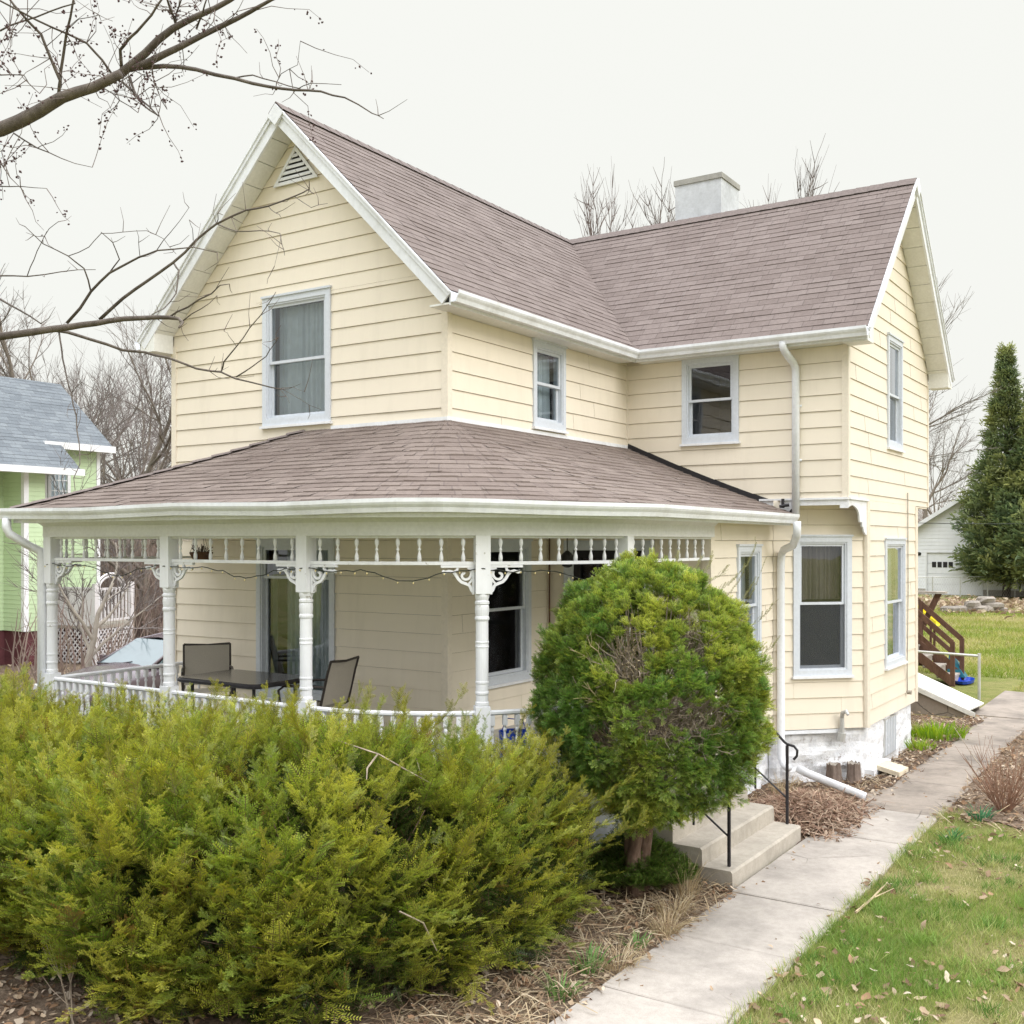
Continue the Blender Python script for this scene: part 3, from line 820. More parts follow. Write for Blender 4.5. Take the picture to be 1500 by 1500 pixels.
# left hip slope
n = nrow
for k in range(nrow):
    t1 = 1 - k * e / RE; t0 = max(1 - (k + 1) * e / RE, 0)
    f = lambda t: ((HIPX + (XE - HIPX) * t, PCY - RE * t), (HIPX + (XE - HIPX) * t, PCY + .0))
    (a, b), (c, d) = f(t1), f(t0); z1, z0 = prz(RE * t1) + .014, prz(RE * t0) + .002
    mb.quad((b[0], b[1], z1), (a[0], a[1], z1), (c[0], c[1], z0), (d[0], d[1], z0), 0, [(0, k + .1), (8 * t1, k + .1), (8 * t0, k + .9), (0, k + .9)])
    mb.quad((b[0], b[1], z1 - .02), (a[0], a[1], z1 - .02), (a[0], a[1], z1), (b[0], b[1], z1), 0, [(0, k + .1), (8 * t1, k + .1), (8 * t1, k + .2), (0, k + .2)])
proof = mb.build('porch_roof', M['porch_shingle'], house, uv=True)
proof['label'] = 'low curved porch roof of weathered brown shingles'
mb = MB()
a = Vector((XE, PCY - RE, ZE + .02)); b = Vector((HIPX, PCY, ZT + .012)); n = 15
for i in range(n):
    t0, t1 = i / n, (i + 1.12) / n
    p, q = a.lerp(b, t0), a.lerp(b, min(t1, 1)); s = Vector((-.7, .6, 0)) * .11; dz = Vector((0, 0, .03)); sag = Vector((0, 0, -.035 * math.sin(math.pi * (t0 + .03))))
    p, q = p + sag, q + sag
    for w_ in (s, -s): mb.quad(p + Vector((0, 0, .022)), q + Vector((0, 0, .010)), q + w_ - dz + Vector((0, 0, .01)), p + w_ - dz + Vector((0, 0, .022)))
mb.build('hip_cap', M['ridge_shingle'], proof)
# flashing where the roof meets the walls
mb = MB()
for k in range(24):
    t0, t1 = k / 24, (k + 1) / 24
    R0, R1 = RE * t0, RE * t1
    mb.quad((PCX + R0, HY1 - .022, prz(R0) + .0), (PCX + R1, HY1 - .022, prz(R1) + .0), (PCX + R1, HY1 - .022, prz(R1) + .075), (PCX + R0, HY1 - .022, prz(R0) + .075))
    mb.quad((PCX + R0, HY1 - .022, prz(R0) + .075), (PCX + R1, HY1 - .022, prz(R1) + .075), (PCX + R1, HY1, prz(R1) + .08), (PCX + R0, HY1, prz(R0) + .08))
mb.build('flashing', M['flash'], proof)
mb = MB(); mb.box(HX1 + .02, HX1 + .034, HY0 - .02, HY1 - .03, ZT - .05, ZT + .035); mb.box(HIPX + .45, HX1 + .03, HY0 - .034, HY0 - .02, ZT - .05, ZT + .03); mb.build('flashing', M['white'], proof)
mb = MB(); mb.tube([(-4.66, HY1 - .10, 3.60), (-4.66, HY1 - .10, 3.72)], .022, 6); mb.tube([(-4.70, HY1 - .12, 3.62), (-4.58, HY1 - .09, 3.64)], .022, 6); mb.build('pipe_clip', M['flash'], proof)
# gutter, fascia, crown, beam
gp = [(a * .92, b) for a, b in GP]
zg = lambda x, y: ZE - .012
path = [((XE - .25, PCY - RE + .005), (0, -1))] + ring(RE - .005, XE, 10, 13.36)
mb = MB(); mb.sweep(gp, [((p[0], p[1], ZE + .004 + .012 * math.sin(p[0] * 2.1 + p[1])), o) for p, o in path])
g = mb.build('gutter', M['gutter'], house); g['label'] = 'porch gutter bending round the corner'
mb = MB(); mb.sweep([(-.03, 0), (-.012, 0), (-.012, -.14), (-.03, -.14)], lift(ring(RE, XE + .03, 14, 13.36, XE + .03), ZE - .004)); mb.build('fascia', M['white'], house)
mb = MB(); mb.sweep([(PR - RE + .05, 0), (-.03, 0), (-.03, .012), (PR - RE + .05, .012)], lift(ring(RE, XE + .03, 14, 13.36, XE + .03), ZE - .13)); mb.build('soffit', M['soffit'], house)
mb = MB()
mb.sweep([(-.07, 0), (.07, 0), (.07, .15), (-.07, .15)], lift(ring(PR, AX, 16, 11.40, AX), 3.215))
mb.sweep([(.0705, .12), (.115, .165), (.115, .19), (.0705, .19)], lift(ring(PR, AX, 16, 11.40, AX), 3.215))
mb.sweep([(-.03, -.022), (.03, -.022), (.03, -.001), (-.03, -.001)], lift(ring(PR, AX, 16, 11.40, AX), 3.215))
mb.build('porch_beam', M['beam'], house)
mb = MB(); P = [(p[0], p[1]) for p, o in ring(PR - .05, AX + .02, 12, 11.43)]
mb.prism([(x, y, 3.415) for x, y in P] + [(PCX, 11.43, 3.415), (PCX, PCY, 3.415), (AX + .02, PCY, 3.415)], (0, 0, .02)); mb.build('porch_ceiling', M['ceiling'], house)
# floor and skirt
mb = MB(); P = [(p[0], p[1]) for p, o in ring(PR + .10, AX - .1, 12, 11.43)]
mb.prism([(x, y, FL - .05) for x, y in P] + [(PCX, 11.43, FL - .05), (PCX, PCY, FL - .05), (AX - .1, PCY, FL - .05)], (0, 0, .05)); mb.build('porch_floor', M['porch_floor'], house)
mb = MB(); mb.sweep([(.0, 0), (.03, 0), (.03, FL - .05), (0, FL - .05)], lift(ring(PR, AX, 12, 9.2, AX), 0)); mb.build('porch_skirt', M['white'], house)

# posts
def post_mb(c, rz, z0=FL, z1=3.215):
    mb = MB(); s = .066
    ca, sa = math.cos(rz), math.sin(rz)
    def blk(h, za, zb):
        u, v = Vector((ca, sa, 0)) * 2 * h, Vector((-sa, ca, 0)) * 2 * h
        mb.obox(Vector((c[0], c[1], za)) - u / 2 - v / 2, u, v, (0, 0, zb - za))
    blk(s, z0, 1.70); blk(s, 2.70, z1)
    pr = [(.056, 1.70), (.062, 1.715), (.062, 1.735), (.055, 1.745), (.055, 1.80), (.061, 1.81), (.061, 1.825), (.057, 1.835), (.056, 1.90), (.060, 1.905), (.060, 1.92), (.057, 1.925),
          (.0575, 2.22), (.061, 2.225), (.061, 2.235), (.058, 2.24), (.058, 2.26), (.061, 2.265), (.061, 2.275), (.057, 2.28), (.056, 2.46), (.063, 2.465), (.066, 2.48), (.063, 2.495), (.058, 2.50), (.062, 2.53), (.064, 2.56), (.062, 2.59),
          (.057, 2.60), (.065, 2.61), (.065, 2.63), (.055, 2.64), (.061, 2.66), (.064, 2.675), (.064, 2.70)]
    mb.lathe((c[0], c[1], 0), pr, 20)
    return mb
d45 = PR * math.sqrt(.5)
POSTS = [((AX, PCY - PR), 0), ((BX, PCY - PR), 0), ((PCX, PCY - PR), 0), ((PCX + d45, PCY - d45), math.radians(45)), ((PCX + PR, PCY), 0)]
for c, rz in POSTS: post_mb(c, rz).build('porch_post', M['porch_white'], house)

# a path length along the porch edge
arcL = PR * math.pi / 2
def seg_line(a, b): return lambda t: (Vector((a[0] + (b[0] - a[0]) * t, a[1] + (b[1] - a[1]) * t, 0)), math.atan2(b[1] - a[1], b[0] - a[0]))
def seg_arc(a0, a1):
    def f(t):
        a = math.radians(a0 + (a1 - a0) * t)
        return Vector((PCX + PR * math.cos(a), PCY + PR * math.sin(a), 0)), a + math.pi / 2
    return f
BAYS = [(seg_line((AX, PCY), (AX, PCY - PR)), PR, 8, True), (seg_line(POSTS[0][0], POSTS[1][0]), BX - AX, 9, True), (seg_line(POSTS[1][0], POSTS[2][0]), PCX - BX, 8, True),
        (seg_arc(-90, -45), arcL / 2, 8, True), (seg_arc(-45, 0), arcL / 2, 8, True), (seg_line(POSTS[4][0], (PCX + PR, 11.40)), 11.40 - PCY, 9, False)]
def put(src, parent, w, rz=0):
    o = src.copy(); COL.objects.link(o); o.parent = parent
    off = Vector((0, 0, 0)); p = parent
    while p is not None: off = off + p.location; p = p.parent
    o.location = Vector(w) - off; o.rotation_euler = (0, 0, rz); return o
# one spindle, one baluster, one scroll bracket; the rest are copies
sp = MB(); sp.lathe((0, 0, 0), [(.017, 0), (.019, .03), (.018, .05), (.009, .085), (.008, .095), (.016, .105), (.016, .112), (.008, .122), (.009, .13), (.019, .16), (.019, .185), (.013, .2), (.013, .214)], 10)
ba = MB(); ba.box(-.02, .02, -.02, .02, 0, .10); ba.box(-.02, .02, -.02, .02, .40, .49)
ba.lathe((0, 0, 0), [(.014, .10), (.019, .12), (.012, .14), (.018, .20), (.021, .24), (.013, .30), (.011, .34), (.017, .355), (.017, .37), (.012, .38), (.014, .40)], 8)
def ribbon(mb, pts, w, th=.024):
    """flat sawn strip in the local xz plane"""
    n = len(pts); V = []; F = []
    for i, (x, z) in enumerate(pts):
        a, b = pts[max(i - 1, 0)], pts[min(i + 1, n - 1)]
        tx, tz = b[0] - a[0], b[1] - a[1]; L = math.hypot(tx, tz) or 1; nx, nz = -tz / L, tx / L
        ww = w[i] if hasattr(w, '__len__') else w
        for y in (-th / 2, th / 2):
            V += [(x + nx * ww, y, z + nz * ww), (x - nx * ww, y, z - nz * ww)]
    for i in range(n - 1):
        a, b = i * 4, i * 4 + 4
        F += [(a, a + 1, b + 1, b), (a + 2, b + 2, b + 3, a + 3), (a, b, b + 2, a + 2), (a + 1, a + 3, b + 3, b + 1)]
    F += [(0, 2, 3, 1), ((n - 1) * 4, (n - 1) * 4 + 1, (n - 1) * 4 + 3, (n - 1) * 4 + 2)]
    mb.add(V, F)
sb = MB()
sb.box(0, .30, -.018, .018, -.022, 0); sb.box(0, .02, -.0175, .0175, -.26, -.022)
spi = [(.085 + (.062 - .0045 * i) * math.cos(.45 * i + 2.6), -.085 + (.062 - .0045 * i) * math.sin(.45 * i + 2.6)) for i in range(13)]
ribbon(sb, spi, .011)
ribbon(sb, [(.28, -.045), (.275, -.06), (.255, -.062), (.225, -.05), (.19, -.06), (.165, -.085), (.145, -.12), (.115, -.15), (.075, -.165), (.045, -.18), (.03, -.205), (.026, -.225), (.012, -.24)], [.012, .016, .014, .011, .012, .013, .013, .013, .013, .012, .014, .012, .01])
ribbon(sb, [(.15, -.022), (.155, -.045), (.175, -.055)], .011); ribbon(sb, [(.018, -.12), (.035, -.15), (.05, -.165)], .009)
ribbon(sb, [(.018, -.035), (.035, -.03), (.06, -.024)], .010)
proto_s = proto_b = proto_k = None
for bi, (fn, L, nsp, rail) in enumerate(BAYS):
    st = 12 if L < 2.5 else 8
    pts = [fn(i / st) for i in range(st + 1)]
    path = [((p.x, p.y, 2.955), (math.sin(a), -math.cos(a))) for p, a in pts]
    mb = MB(); mb.sweep([(-.022, 0), (.022, 0), (.022, .03), (-.022, .03)], path)
    fr = mb.build('frieze', M['porch_white'], house)
    m0 = .14 / L
    for i in range(nsp):
        t = m0 + (1 - 2 * m0) * (i + .15) / (nsp - .7); p, a = fn(t); w_ = (p.x, p.y, 2.983)
        if proto_s is None:
            proto_s = MB(); o = sp; me = sp.build('spindle', M['porch_white'], None, smooth=True); me.parent = fr; me.location = Vector(w_) - house.location; proto_s = me
        else: put(proto_s, fr, w_, a)
    for t, flip in ((.07 / L, 0), (1 - .07 / L, math.pi)):
        if bi == 0 and flip == 0 or bi == 5 and flip: continue
        p, a = fn(t); w_ = (p.x, p.y, 2.953)
        if proto_k is None:
            o = sb.build('scroll_bracket', M['porch_white'], None); o.parent = house; o.location = Vector(w_) - house.location; o.rotation_euler = (0, 0, a + flip); proto_k = o
        else: put(proto_k, house, w_, a + flip)
    if rail:
        mb = MB(); hp = [(.028 * math.cos(q * math.pi / 4 + .39), .024 * math.sin(q * math.pi / 4 + .39)) for q in range(8)]
        mb.sweep(hp, [((x[0], x[1], 1.638), o) for x, o in path]); mb.sweep([(-.02, 0), (.02, 0), (.02, .035), (-.02, .035)], [((x[0], x[1], 1.09), o) for x, o in path])
        rl = mb.build('railing', M['porch_white'], house)
        nb = max(2, int(L / .115))
        for i in range(nb):
            t = (i + .8) / (nb + .6); p, a = fn(t); w_ = (p.x, p.y, 1.123)
            if proto_b is None:
                o = ba.build('baluster', M['porch_white'], None); o.parent = rl; o.location = Vector(w_) - house.location; o.rotation_euler = (0, 0, a); proto_b = o
            else: put(proto_b, rl, w_, a)
# corner downspout at the left post
mb = MB()
q = [onz(28, 772, 3.42)]
g0 = Vector((XE + .02, PCY - RE - .055, 3.42)); pA = Vector((AX - .10, PCY - PR - .06, 0))
rect_pipe(mb, [g0, g0 - Vector((0, 0, .10)), g0 + Vector((.02, .02, -.17)), Vector((pA.x - .12, pA.y - .08, 3.12)), Vector((pA.x - .02, pA.y - .01, 3.06)), pA + Vector((0, 0, 2.96)), pA + Vector((0, 0, .25))], .046, .038)
dsp = mb.build('downspout', M['gutter'], house, smooth=True); dsp['label'] = 'porch downspout at the far corner post'
# front door: pale casing, dark storm door
mb = MB(); w = W_vest
w.box(mb, DX0 - .12, DX0, FL, 3.18, -.05, .04); w.box(mb, DX1, DX1 + .12, FL, 3.18, -.05, .04); w.box(mb, DX0, DX1, 3.06, 3.18, -.05, .0395); w.box(mb, DX0, DX1, FL - .01, FL + .03, -.1, .05)
door = mb.build('door', M['window_white'], house)
mb = MB(); w.box(mb, DX0, DX0 + .09, FL + .03, 3.06, -.06, .0); w.box(mb, DX1 - .09, DX1, FL + .03, 3.06, -.06, .0); w.box(mb, DX0 + .09, DX1 - .09, 2.96, 3.06, -.06, -.001); w.box(mb, DX0 + .09, DX1 - .09, FL + .03, 1.3, -.06, -.001); w.box(mb, DX0 + .09, DX1 - .09, 2.1, 2.15, -.06, -.001)
mb.build('storm_door', M['flash'], door)
mb = MB(); mb.quad(w.pt(DX0 + .08, 1.29, -.03), w.pt(DX1 - .08, 1.29, -.03), w.pt(DX1 - .08, 2.97, -.03), w.pt(DX0 + .08, 2.97, -.03)); mb.build('pane', M['glass'], door)
mb = MB(); mb.quad(w.pt(DX0, FL, -.12), w.pt(DX1, FL, -.12), w.pt(DX1, 3.06, -.12), w.pt(DX0, 3.06, -.12)); mb.build('inner_door', M['brown_wood'], door)
mb = MB(); mb.tube([w.pt(DX1 - .05, 2.0, .0), w.pt(DX1 - .05, 2.0, .05), w.pt(DX1 - .05, 2.12, .05)], .012, 6); mb.build('handle', M['galv'], door)
mb = MB(); mb.tube([(HX1 + .05, 11.38, FL), (HX1 + .05, 11.38, 3.4)], .012, 6); mb.build('conduit', M['brown_wood'], house)
# ------------------------------------------------------------------ ground, beds, walk, steps
def sheet(name, poly, z, m):
    mb = MB(); mb.add([(x, y, z) for x, y in poly], [tuple(range(len(poly)))]); o = mb.build(name, m); o['kind'] = 'structure'; return o
mb = MB(); mb.add([(-400, -60, 0), (400, -60, 0), (400, 700, 0), (-400, 700, 0)], [(0, 1, 2, 3)]); mb.build('lawn', M['lawn'])['kind'] = 'structure'
def wob(poly, amp=.08, step=.25, seed=1):
    r = random.Random(seed); out = []
    for (a, b), (c, d) in zip(poly, poly[1:] + poly[:1]):
        n = max(1, int(math.hypot(c - a, d - b) / step))
        for i in range(n): t = i / n; out.append((a + (c - a) * t + r.uniform(-amp, amp), b + (d - b) * t + r.uniform(-amp, amp)))
    return out
sheet('bed', wob([(-13, 3.2), (-5.2, 3.3), (-3.6, 4.3), (-3.56, 9.1), (-3.7, 9.2), (-4.8, 9.25), (-7, 9.2), (-13, 9.2)], .06), .004, M['bed'])
sheet('bed', wob([(-3.66, 11.1), (-3.25, 11.6), (-3.2, 12.4), (-3.45, 13.2), (-3.62, 15.2), (-3.5, 17.0), (-3.55, 20.4), (-5.4, 20.4), (-5.4, 17.5), (-4.9, 11.1)], .06, seed=2), .008, M['mulch'])
sheet('bed', wob([(-2.62, 13.3), (-1.7, 12.9), (.2, 12.2), (3.5, 12.6), (3.6, 20.6), (-2.5, 21.0), (-2.9, 19.0), (-2.75, 16.0)], .10, seed=3), .012, M['bed'])
sheet('bed', wob([(-40, 8.8), (-12.2, 6.5), (-12.2, 24), (-40, 40)], .3, 1.0, 4), .004, M['bed'])
sheet('driveway', [(-19.2, -20), (-15.0, -20), (-15.0, 40), (-19.2, 40)], .010, M['walk_old'])
# the walk: cast slabs with open joints, heaved a little
def slab(name, pts, z, m, th=.06):
    mb = MB(); P = [Vector((x, y, z + dz)) for x, y, dz in pts]; n = len(P)
    c = sum(P, Vector()) / n
    bev = [p + (c - p).normalized() * .012 + Vector((0, 0, 0)) for p in P]; low = [p - Vector((0, 0, .008)) for p in P]; bot = [p - Vector((0, 0, th)) for p in P]
    V = bev + low + bot; F = [tuple(range(n))]
    for i in range(n):
        j = (i + 1) % n; F += [(i, n + i, n + j, j), (n + i, 2 * n + i, 2 * n + j, n + j)]
    F = [f[::-1] for f in F]; F[0] = tuple(range(n))
    mb.add(V, F); o = mb.build(name, m); o['kind'] = 'structure'; return o
JY = [-3.0, -1.4, .2, 1.8, 3.3, 4.9] + [onz(978, 1474, 0).y, onz(1082, 1393, 0).y, onz(1204, 1335, 0).y, onz(1292, 1236, 0).y, onz(1330, 1194, 0).y, 14.6, 16.0, 17.4, 18.9, 20.8]
JY = sorted(JY); r = random.Random(4)
for i, (a, b) in enumerate(zip(JY[:-1], JY[1:])):
    g = .009; q = [r.uniform(-.004, .006) for _ in range(4)]
    xl, xr = (-3.62, -2.62)
    if a > 13.9: xl, xr = -3.66 + .015 * (a - 14), -2.66
    slab('sidewalk', [(xl, a + g, q[0]), (xr, a + g, q[1]), (xr, b - g, q[2]), (xl, b - g, q[3])], .026, M['walk'] if a < 12.5 else M['walk_old'])
for a, b in ((-3.7, -2.3), (-2.28, -.7), (-.68, .9), (.92, 2.5), (2.52, 5)):
    slab('sidewalk', [(a, 20.9, 0), (b, 20.8, .004), (b, 24.4, 0), (a, 24.6, .003)], .03, M['walk_old'])
sheet('bed_edge', wob([(-3.75, 13.4), (-3.50, 13.9), (-3.44, 15.5), (-3.42, 17.5), (-3.40, 20.4), (-3.75, 20.4)], .05, seed=8), .036, M['mulch'])
sheet('joint_soil', [(-3.6, -3), (-2.64, -3), (-2.64, 20.3), (-3.6, 20.3)], .006, M['mulch'])

steps = thing('concrete_steps', 'worn concrete steps from the walk up to the porch', 'steps', (-3.65, 10.15, 0))
for k in range(5):
    x1 = -3.65 - .295 * k; z = .168 * (k + 1); mb = MB()
    y0, y1 = 9.2 + .0 * k, 11.12
    n = 18; V = []; F = []
    prof = lambda y: [(x1 + mnoise.noise(Vector((y * 3, k, 0))) * .006, z - .168), (x1 - .004 + mnoise.noise(Vector((y * 3, k, 1))) * .006, z - .02), (x1 - .02, z + mnoise.noise(Vector((y * 4, k, 2))) * .004), (x1 - .31, z), (x1 - .31, z - .168)]
    if k == 4: prof = lambda y: [(x1, z - .168), (x1, z - .02), (x1 - .02, z), (-4.97, z), (-4.97, z - .168)]
    for i in range(n + 1):
        y = y0 + (y1 - y0) * i / n; V += [(x, y, zz) for x, zz in prof(y)]
    for i in range(n):
        for j in range(5): F.append((i * 5 + j, i * 5 + (j + 1) % 5, i * 5 + 5 + (j + 1) % 5, i * 5 + 5 + j))
    F += [tuple(range(4, -1, -1)), tuple(range(n * 5, n * 5 + 5))]
    mb.add(V, [f[::-1] for f in F]); mb.build('step', M['step'], steps)
mb = MB(); mb.box(-4.95, -3.97, 9.24, 11.08, -.05, .16); mb.box(-4.95, -4.27, 9.24, 11.08, .16, .50); mb.build('base', M['step'], steps)
def handrail(y, xp, label):
    o = thing('handrail', label, 'handrail', (xp, y, .168), 'iron handrails at the porch steps')
    top = 1.0
    mb = MB(); mb.obox((xp - .013, y - .013, .168), (.026, 0, 0), (0, .026, 0), (0, 0, top - .168)); mb.build('post', M['black_iron'], o)
    mb = MB(); xq = -4.62; zq = .84; mb.obox((xq - .011, y - .011, zq - .16), (.022, 0, 0), (0, .022, 0), (0, 0, .98)); mb.build('post', M['black_iron'], o)
    mb = MB(); mb.obox((xp - .36, y - .009, .50), (.018, 0, 0), (0, .018, 0), (0, 0, .88)); mb.build('post', M['black_iron'], o)
    mb = MB(); mb.tube([(xp + .07, y, .86), (xp + .105, y, .90), (xp + .11, y, .96), (xp + .075, y, 1.0), (xp, y, 1.015), (xp - .03, y, 1.035), (xq, y, 1.84), (xq - .16, y, 1.86)], .014, 7); mb.build('rail', M['black_iron'], o)
    mb = MB(); mb.tube([(xp, y, .44), (xq, y, 1.10)], .010, 6); mb.build('brace', M['black_iron'], o)
    return o
handrail(9.34, -3.74, 'black iron handrail nearest the round yew')
handrail(11.09, -3.79, 'black iron handrail beside the brown leaf pile')

# things along the foot of the bay
for px, py, rr, h, lb in ((1222, 1149, .095, .27, 'split grey tree stump beneath the hose pipe'), (1250, 1147, .085, .26, 'darker tree stump closest to the bay corner')):
    c = onz(px, py, 0); o = thing('tree_stump', lb, 'stump', (c.x, c.y, 0), 'stumps against the foundation')
    n = 18; V = []; F = []; rn = random.Random(px)
    for j, (z, k) in enumerate(((-.02, 1.25), (.06, 1.05), (h * .7, .95), (h, .9))):
        for i in range(n): a = 2 * math.pi * i / n; q = rr * k * (1 + .13 * math.sin(5 * a + px) + .06 * rn.uniform(-1, 1)); V.append((c.x + q * math.cos(a), c.y + q * math.sin(a), z + (rn.uniform(-.02, .03) if j == 3 else 0)))
    for j in range(3):
        for i in range(n): F.append((j * n + i, j * n + (i + 1) % n, (j + 1) * n + (i + 1) % n, (j + 1) * n + i))
    mb = MB(); mb.add(V, F); mb.build('bark', M['stump'], o)
    mb = MB(); mb.add([Vector(v) - Vector((0, 0, .004)) for v in V[3 * n:]], [tuple(range(n))]); mb.build('cut_face', M['grey_wood'], o)
ext = MB(); rect_pipe(ext, [(-4.42, 13.30, .30), (-4.30, 13.31, .25), (-3.58, 13.24, .07), (-3.55, 13.24, .062)], .05, .036)
tag(ext.build('drain_pipe', M['gutter'], smooth=True), 'white downspout extension lying across the leaf pile', 'drainpipe')
mb = MB(); mb.obox((-3.80, 14.72, .10), (.30, -.02, -.06), (.02, .42, .0), (0, 0, .06)); tag(mb.build('paver_slab', M['cream_slab']), 'cream paver slab tilted under the basement window', 'paver')
mb = MB(); mb.obox((-3.95, 14.55, 0), (.16, 0, 0), (0, .9, 0), (0, 0, .12)); tag(mb.build('stone_block', M['stone']), 'whitewashed stone ledge below the basement window', 'stone block')
# cellar hatch
bk = thing('cellar_hatch', 'white sloping cellar hatch with grey side wall at the back corner', 'cellar hatch', (-4.5, 21.0, 0))
lo0, lo1 = Vector((-3.70, 20.54, .12)), Vector((-3.62, 21.60, .12)); hi0, hi1 = Vector((-5.83, 20.50, 1.03)), Vector((-5.83, 21.62, 1.03))
mb = MB(); nn = (lo1 - lo0).cross(hi0 - lo0).normalized(); nn = nn if nn.z > 0 else -nn
mb.prism([lo0, lo1, hi1, hi0], nn * .035); mb.build('door', M['bulkhead'], bk)
mb = MB(); mb.prism([lo0 + Vector((-.05, .04, -.0)), Vector((-3.75, 20.58, 0)), Vector((-5.83, 20.54, 0)), hi0 + Vector((0, .04, -.0))], (0, .10, 0)); mb.build('side_wall', M['walk_old'], bk)
mb = MB(); mb.prism([lo1 + Vector((-.05, -.04, -.0)), Vector((-3.68, 21.56, 0)), Vector((-5.83, 21.58, 0)), hi1 + Vector((0, -.04, 0))], (0, -.10, 0)); mb.build('side_wall', M['walk_old'], bk)
mb = MB(); mb.obox(lo0 + Vector((.12, -.014, -.10)), hi0 - lo0 + Vector((-.12, 0, 0)), (0, .02, 0), (0, 0, .09)); mb.build('edge_board', M['bulkhead'], bk)
pr_ = thing('pipe_railing', 'galvanised pipe railing behind the cellar hatch', 'railing', (-3.95, 23.1, 0))
mb = MB(); mb.tube([(-3.95, 23.1, 0), (-3.95, 23.1, .93)], .03, 8); mb.build('post', M['galv'], pr_)
mb = MB(); mb.tube([(-5.83, 23.3, .90), (-3.95, 23.1, .88)], .026, 8); mb.build('rail', M['galv'], pr_)
# back stairs
st = thing('back_stairs', 'brown wooden stairs with sloping rails behind the house', 'stairs', (-4.9, 25.3, 0))
y0, y1 = 24.9, 25.95
def brd(name, a, b, w, h, m='brown_wood', p=None):
    mb = MB(); a, b = Vector(a), Vector(b); mb.obox(a, b - a, (0, w, 0), (0, 0, h)); return mb.build(name, M[m], p or st)
for k in range(5):
    x = -4.85 - .29 * k; z = .2 * (k + 1)
    brd('tread', (x - .3, y0 + .05, z - .04), (x + .02, y0 + .05, z - .04), y1 - y0 - .1, .04, 'grey_wood'); mb = MB(); mb.box(x - .02, x, y0 + .06, y1 - .06, z - .2, z - .045); mb.build('riser', M['grey_wood'], st)
for y in (y0, y1):
    brd('rail', (-4.78, y, .86), (-6.6, y, 2.46), .045, .15); brd('rail', (-4.78, y, .38), (-6.6, y, 1.98), .045, .13)
    mb = MB(); mb.box(-4.85, -4.76, y - .02, y + .07, 0, .98); mb.build('newel', M['brown_wood'], st)
    mb = MB(); mb.box(-5.75, -5.66, y - .02, y + .07, .3, 1.78); mb.build('newel', M['brown_wood'], st)
    brd('stringer', (-4.82, y - .03, .0), (-6.6, y - .03, 1.3), .04, .24)
mb = MB(); mb.box(-9, -6.3, 24.7, 28, 1.15, 1.25); mb.build('landing', M['brown_wood'], st)
mb = MB(); mb.box(-6.4, -5.15, 25.9, 26.15, 1.98, 2.03); mb.build('handrail_cap', M['grey_wood'], st)
mb = MB(); mb.obox((-5.75, 26.0, 1.2), (.14, 0, 0), (0, .06, 0), (.36, 0, .78)); mb.build('brace', M['brown_wood'], st)
sd = thing('garden_slide', 'yellow plastic slide glimpsed behind the stair rails', 'slide', (-5.6, 27.4, 0))
mb = MB(); a, b = Vector((-6.9, 27.2, 2.0)), Vector((-6.2, 27.2, 1.55)); c = Vector((-5.62, 27.2, 1.12))
for p, q in ((a, b), (b, c)):
    mb.obox(p, q - p, (0, .5, 0), (0, 0, .03)); mb.obox(p, q - p, (0, .03, 0), (0, 0, .14)); mb.obox(p + Vector((0, .47, 0)), q - p, (0, .03, 0), (0, 0, .14))
mb.build('chute', M['yellow'], sd)
for x, z in ((-6.8, 1.9), (-5.75, 1.15)):
    mb = MB(); mb.tube([(x, 27.25, 0), (x, 27.25, z)], .03, 6); mb.tube([(x, 27.65, 0), (x, 27.65, z)], .03, 6); mb.build('support', M['brown_wood'], sd)
c = onz(1413, 1000, .02); mb = MB()
for k in range(2):
    n = 14; P = [(c.x + .2 * math.cos(2 * math.pi * i / n) * (1 - .1 * k), c.y + .5 * math.sin(2 * math.pi * i / n) * (1 - .1 * k), .03 + .07 * (1 - k)) for i in range(n)]
    if k == 0: P0_ = P
mb.add(P0_ + P, [(i, (i + 1) % 14, 14 + (i + 1) % 14, 14 + i) for i in range(14)] + [tuple(range(14, 28))]); tag(mb.build('plastic_sled', M['blue']), 'shallow blue plastic sled on the ground by the pipe railing', 'sled')
c = onz(1393, 1000, 0); mb = MB(); mb.add([(c.x - .15, c.y + .3, .1), (c.x + .25, c.y + .3, .1), (c.x + .25, c.y + .6, .1), (c.x - .15, c.y + .6, .1), (c.x - .12, c.y + .4, .62), (c.x - .05, c.y + .5, .62)], [(0, 1, 2, 3), (0, 4, 1), (1, 4, 5, 2), (2, 5, 3), (3, 5, 4, 0)]); tag(mb.build('folded_tarp', M['teal']), 'teal folded tarp leaning at the stair foot', 'tarp')

# ------------------------------------------------------------------ porch furniture
tc_ = [onz(295, 989, 1.71), onz(365, 1004, 1.71)]
tb = thing('patio_table', 'dark rectangular patio table on the porch', 'table', (-8.72, 8.02, FL))
tx0, tx1, ty0, ty1 = -9.34, -8.12, 7.62, 8.45
mb = MB(); n = 6; P = []
for cx, cy, a0 in ((tx1 - .1, ty1 - .1, 0), (tx0 + .1, ty1 - .1, 90), (tx0 + .1, ty0 + .1, 180), (tx1 - .1, ty0 + .1, 270)):
    P += [(cx + .1 * math.cos(math.radians(a0 + 90 * i / n)), cy + .1 * math.sin(math.radians(a0 + 90 * i / n))) for i in range(n + 1)]
mb.prism([(x, y, 1.695) for x, y in P], (0, 0, .018)); mb.build('table_top', M['table_glass'], tb)
mb = MB(); mb.tube([(x, y, 1.682) for x, y in P + P[:1]], .022, 6, cap=False); mb.build('rim', M['black_iron'], tb)
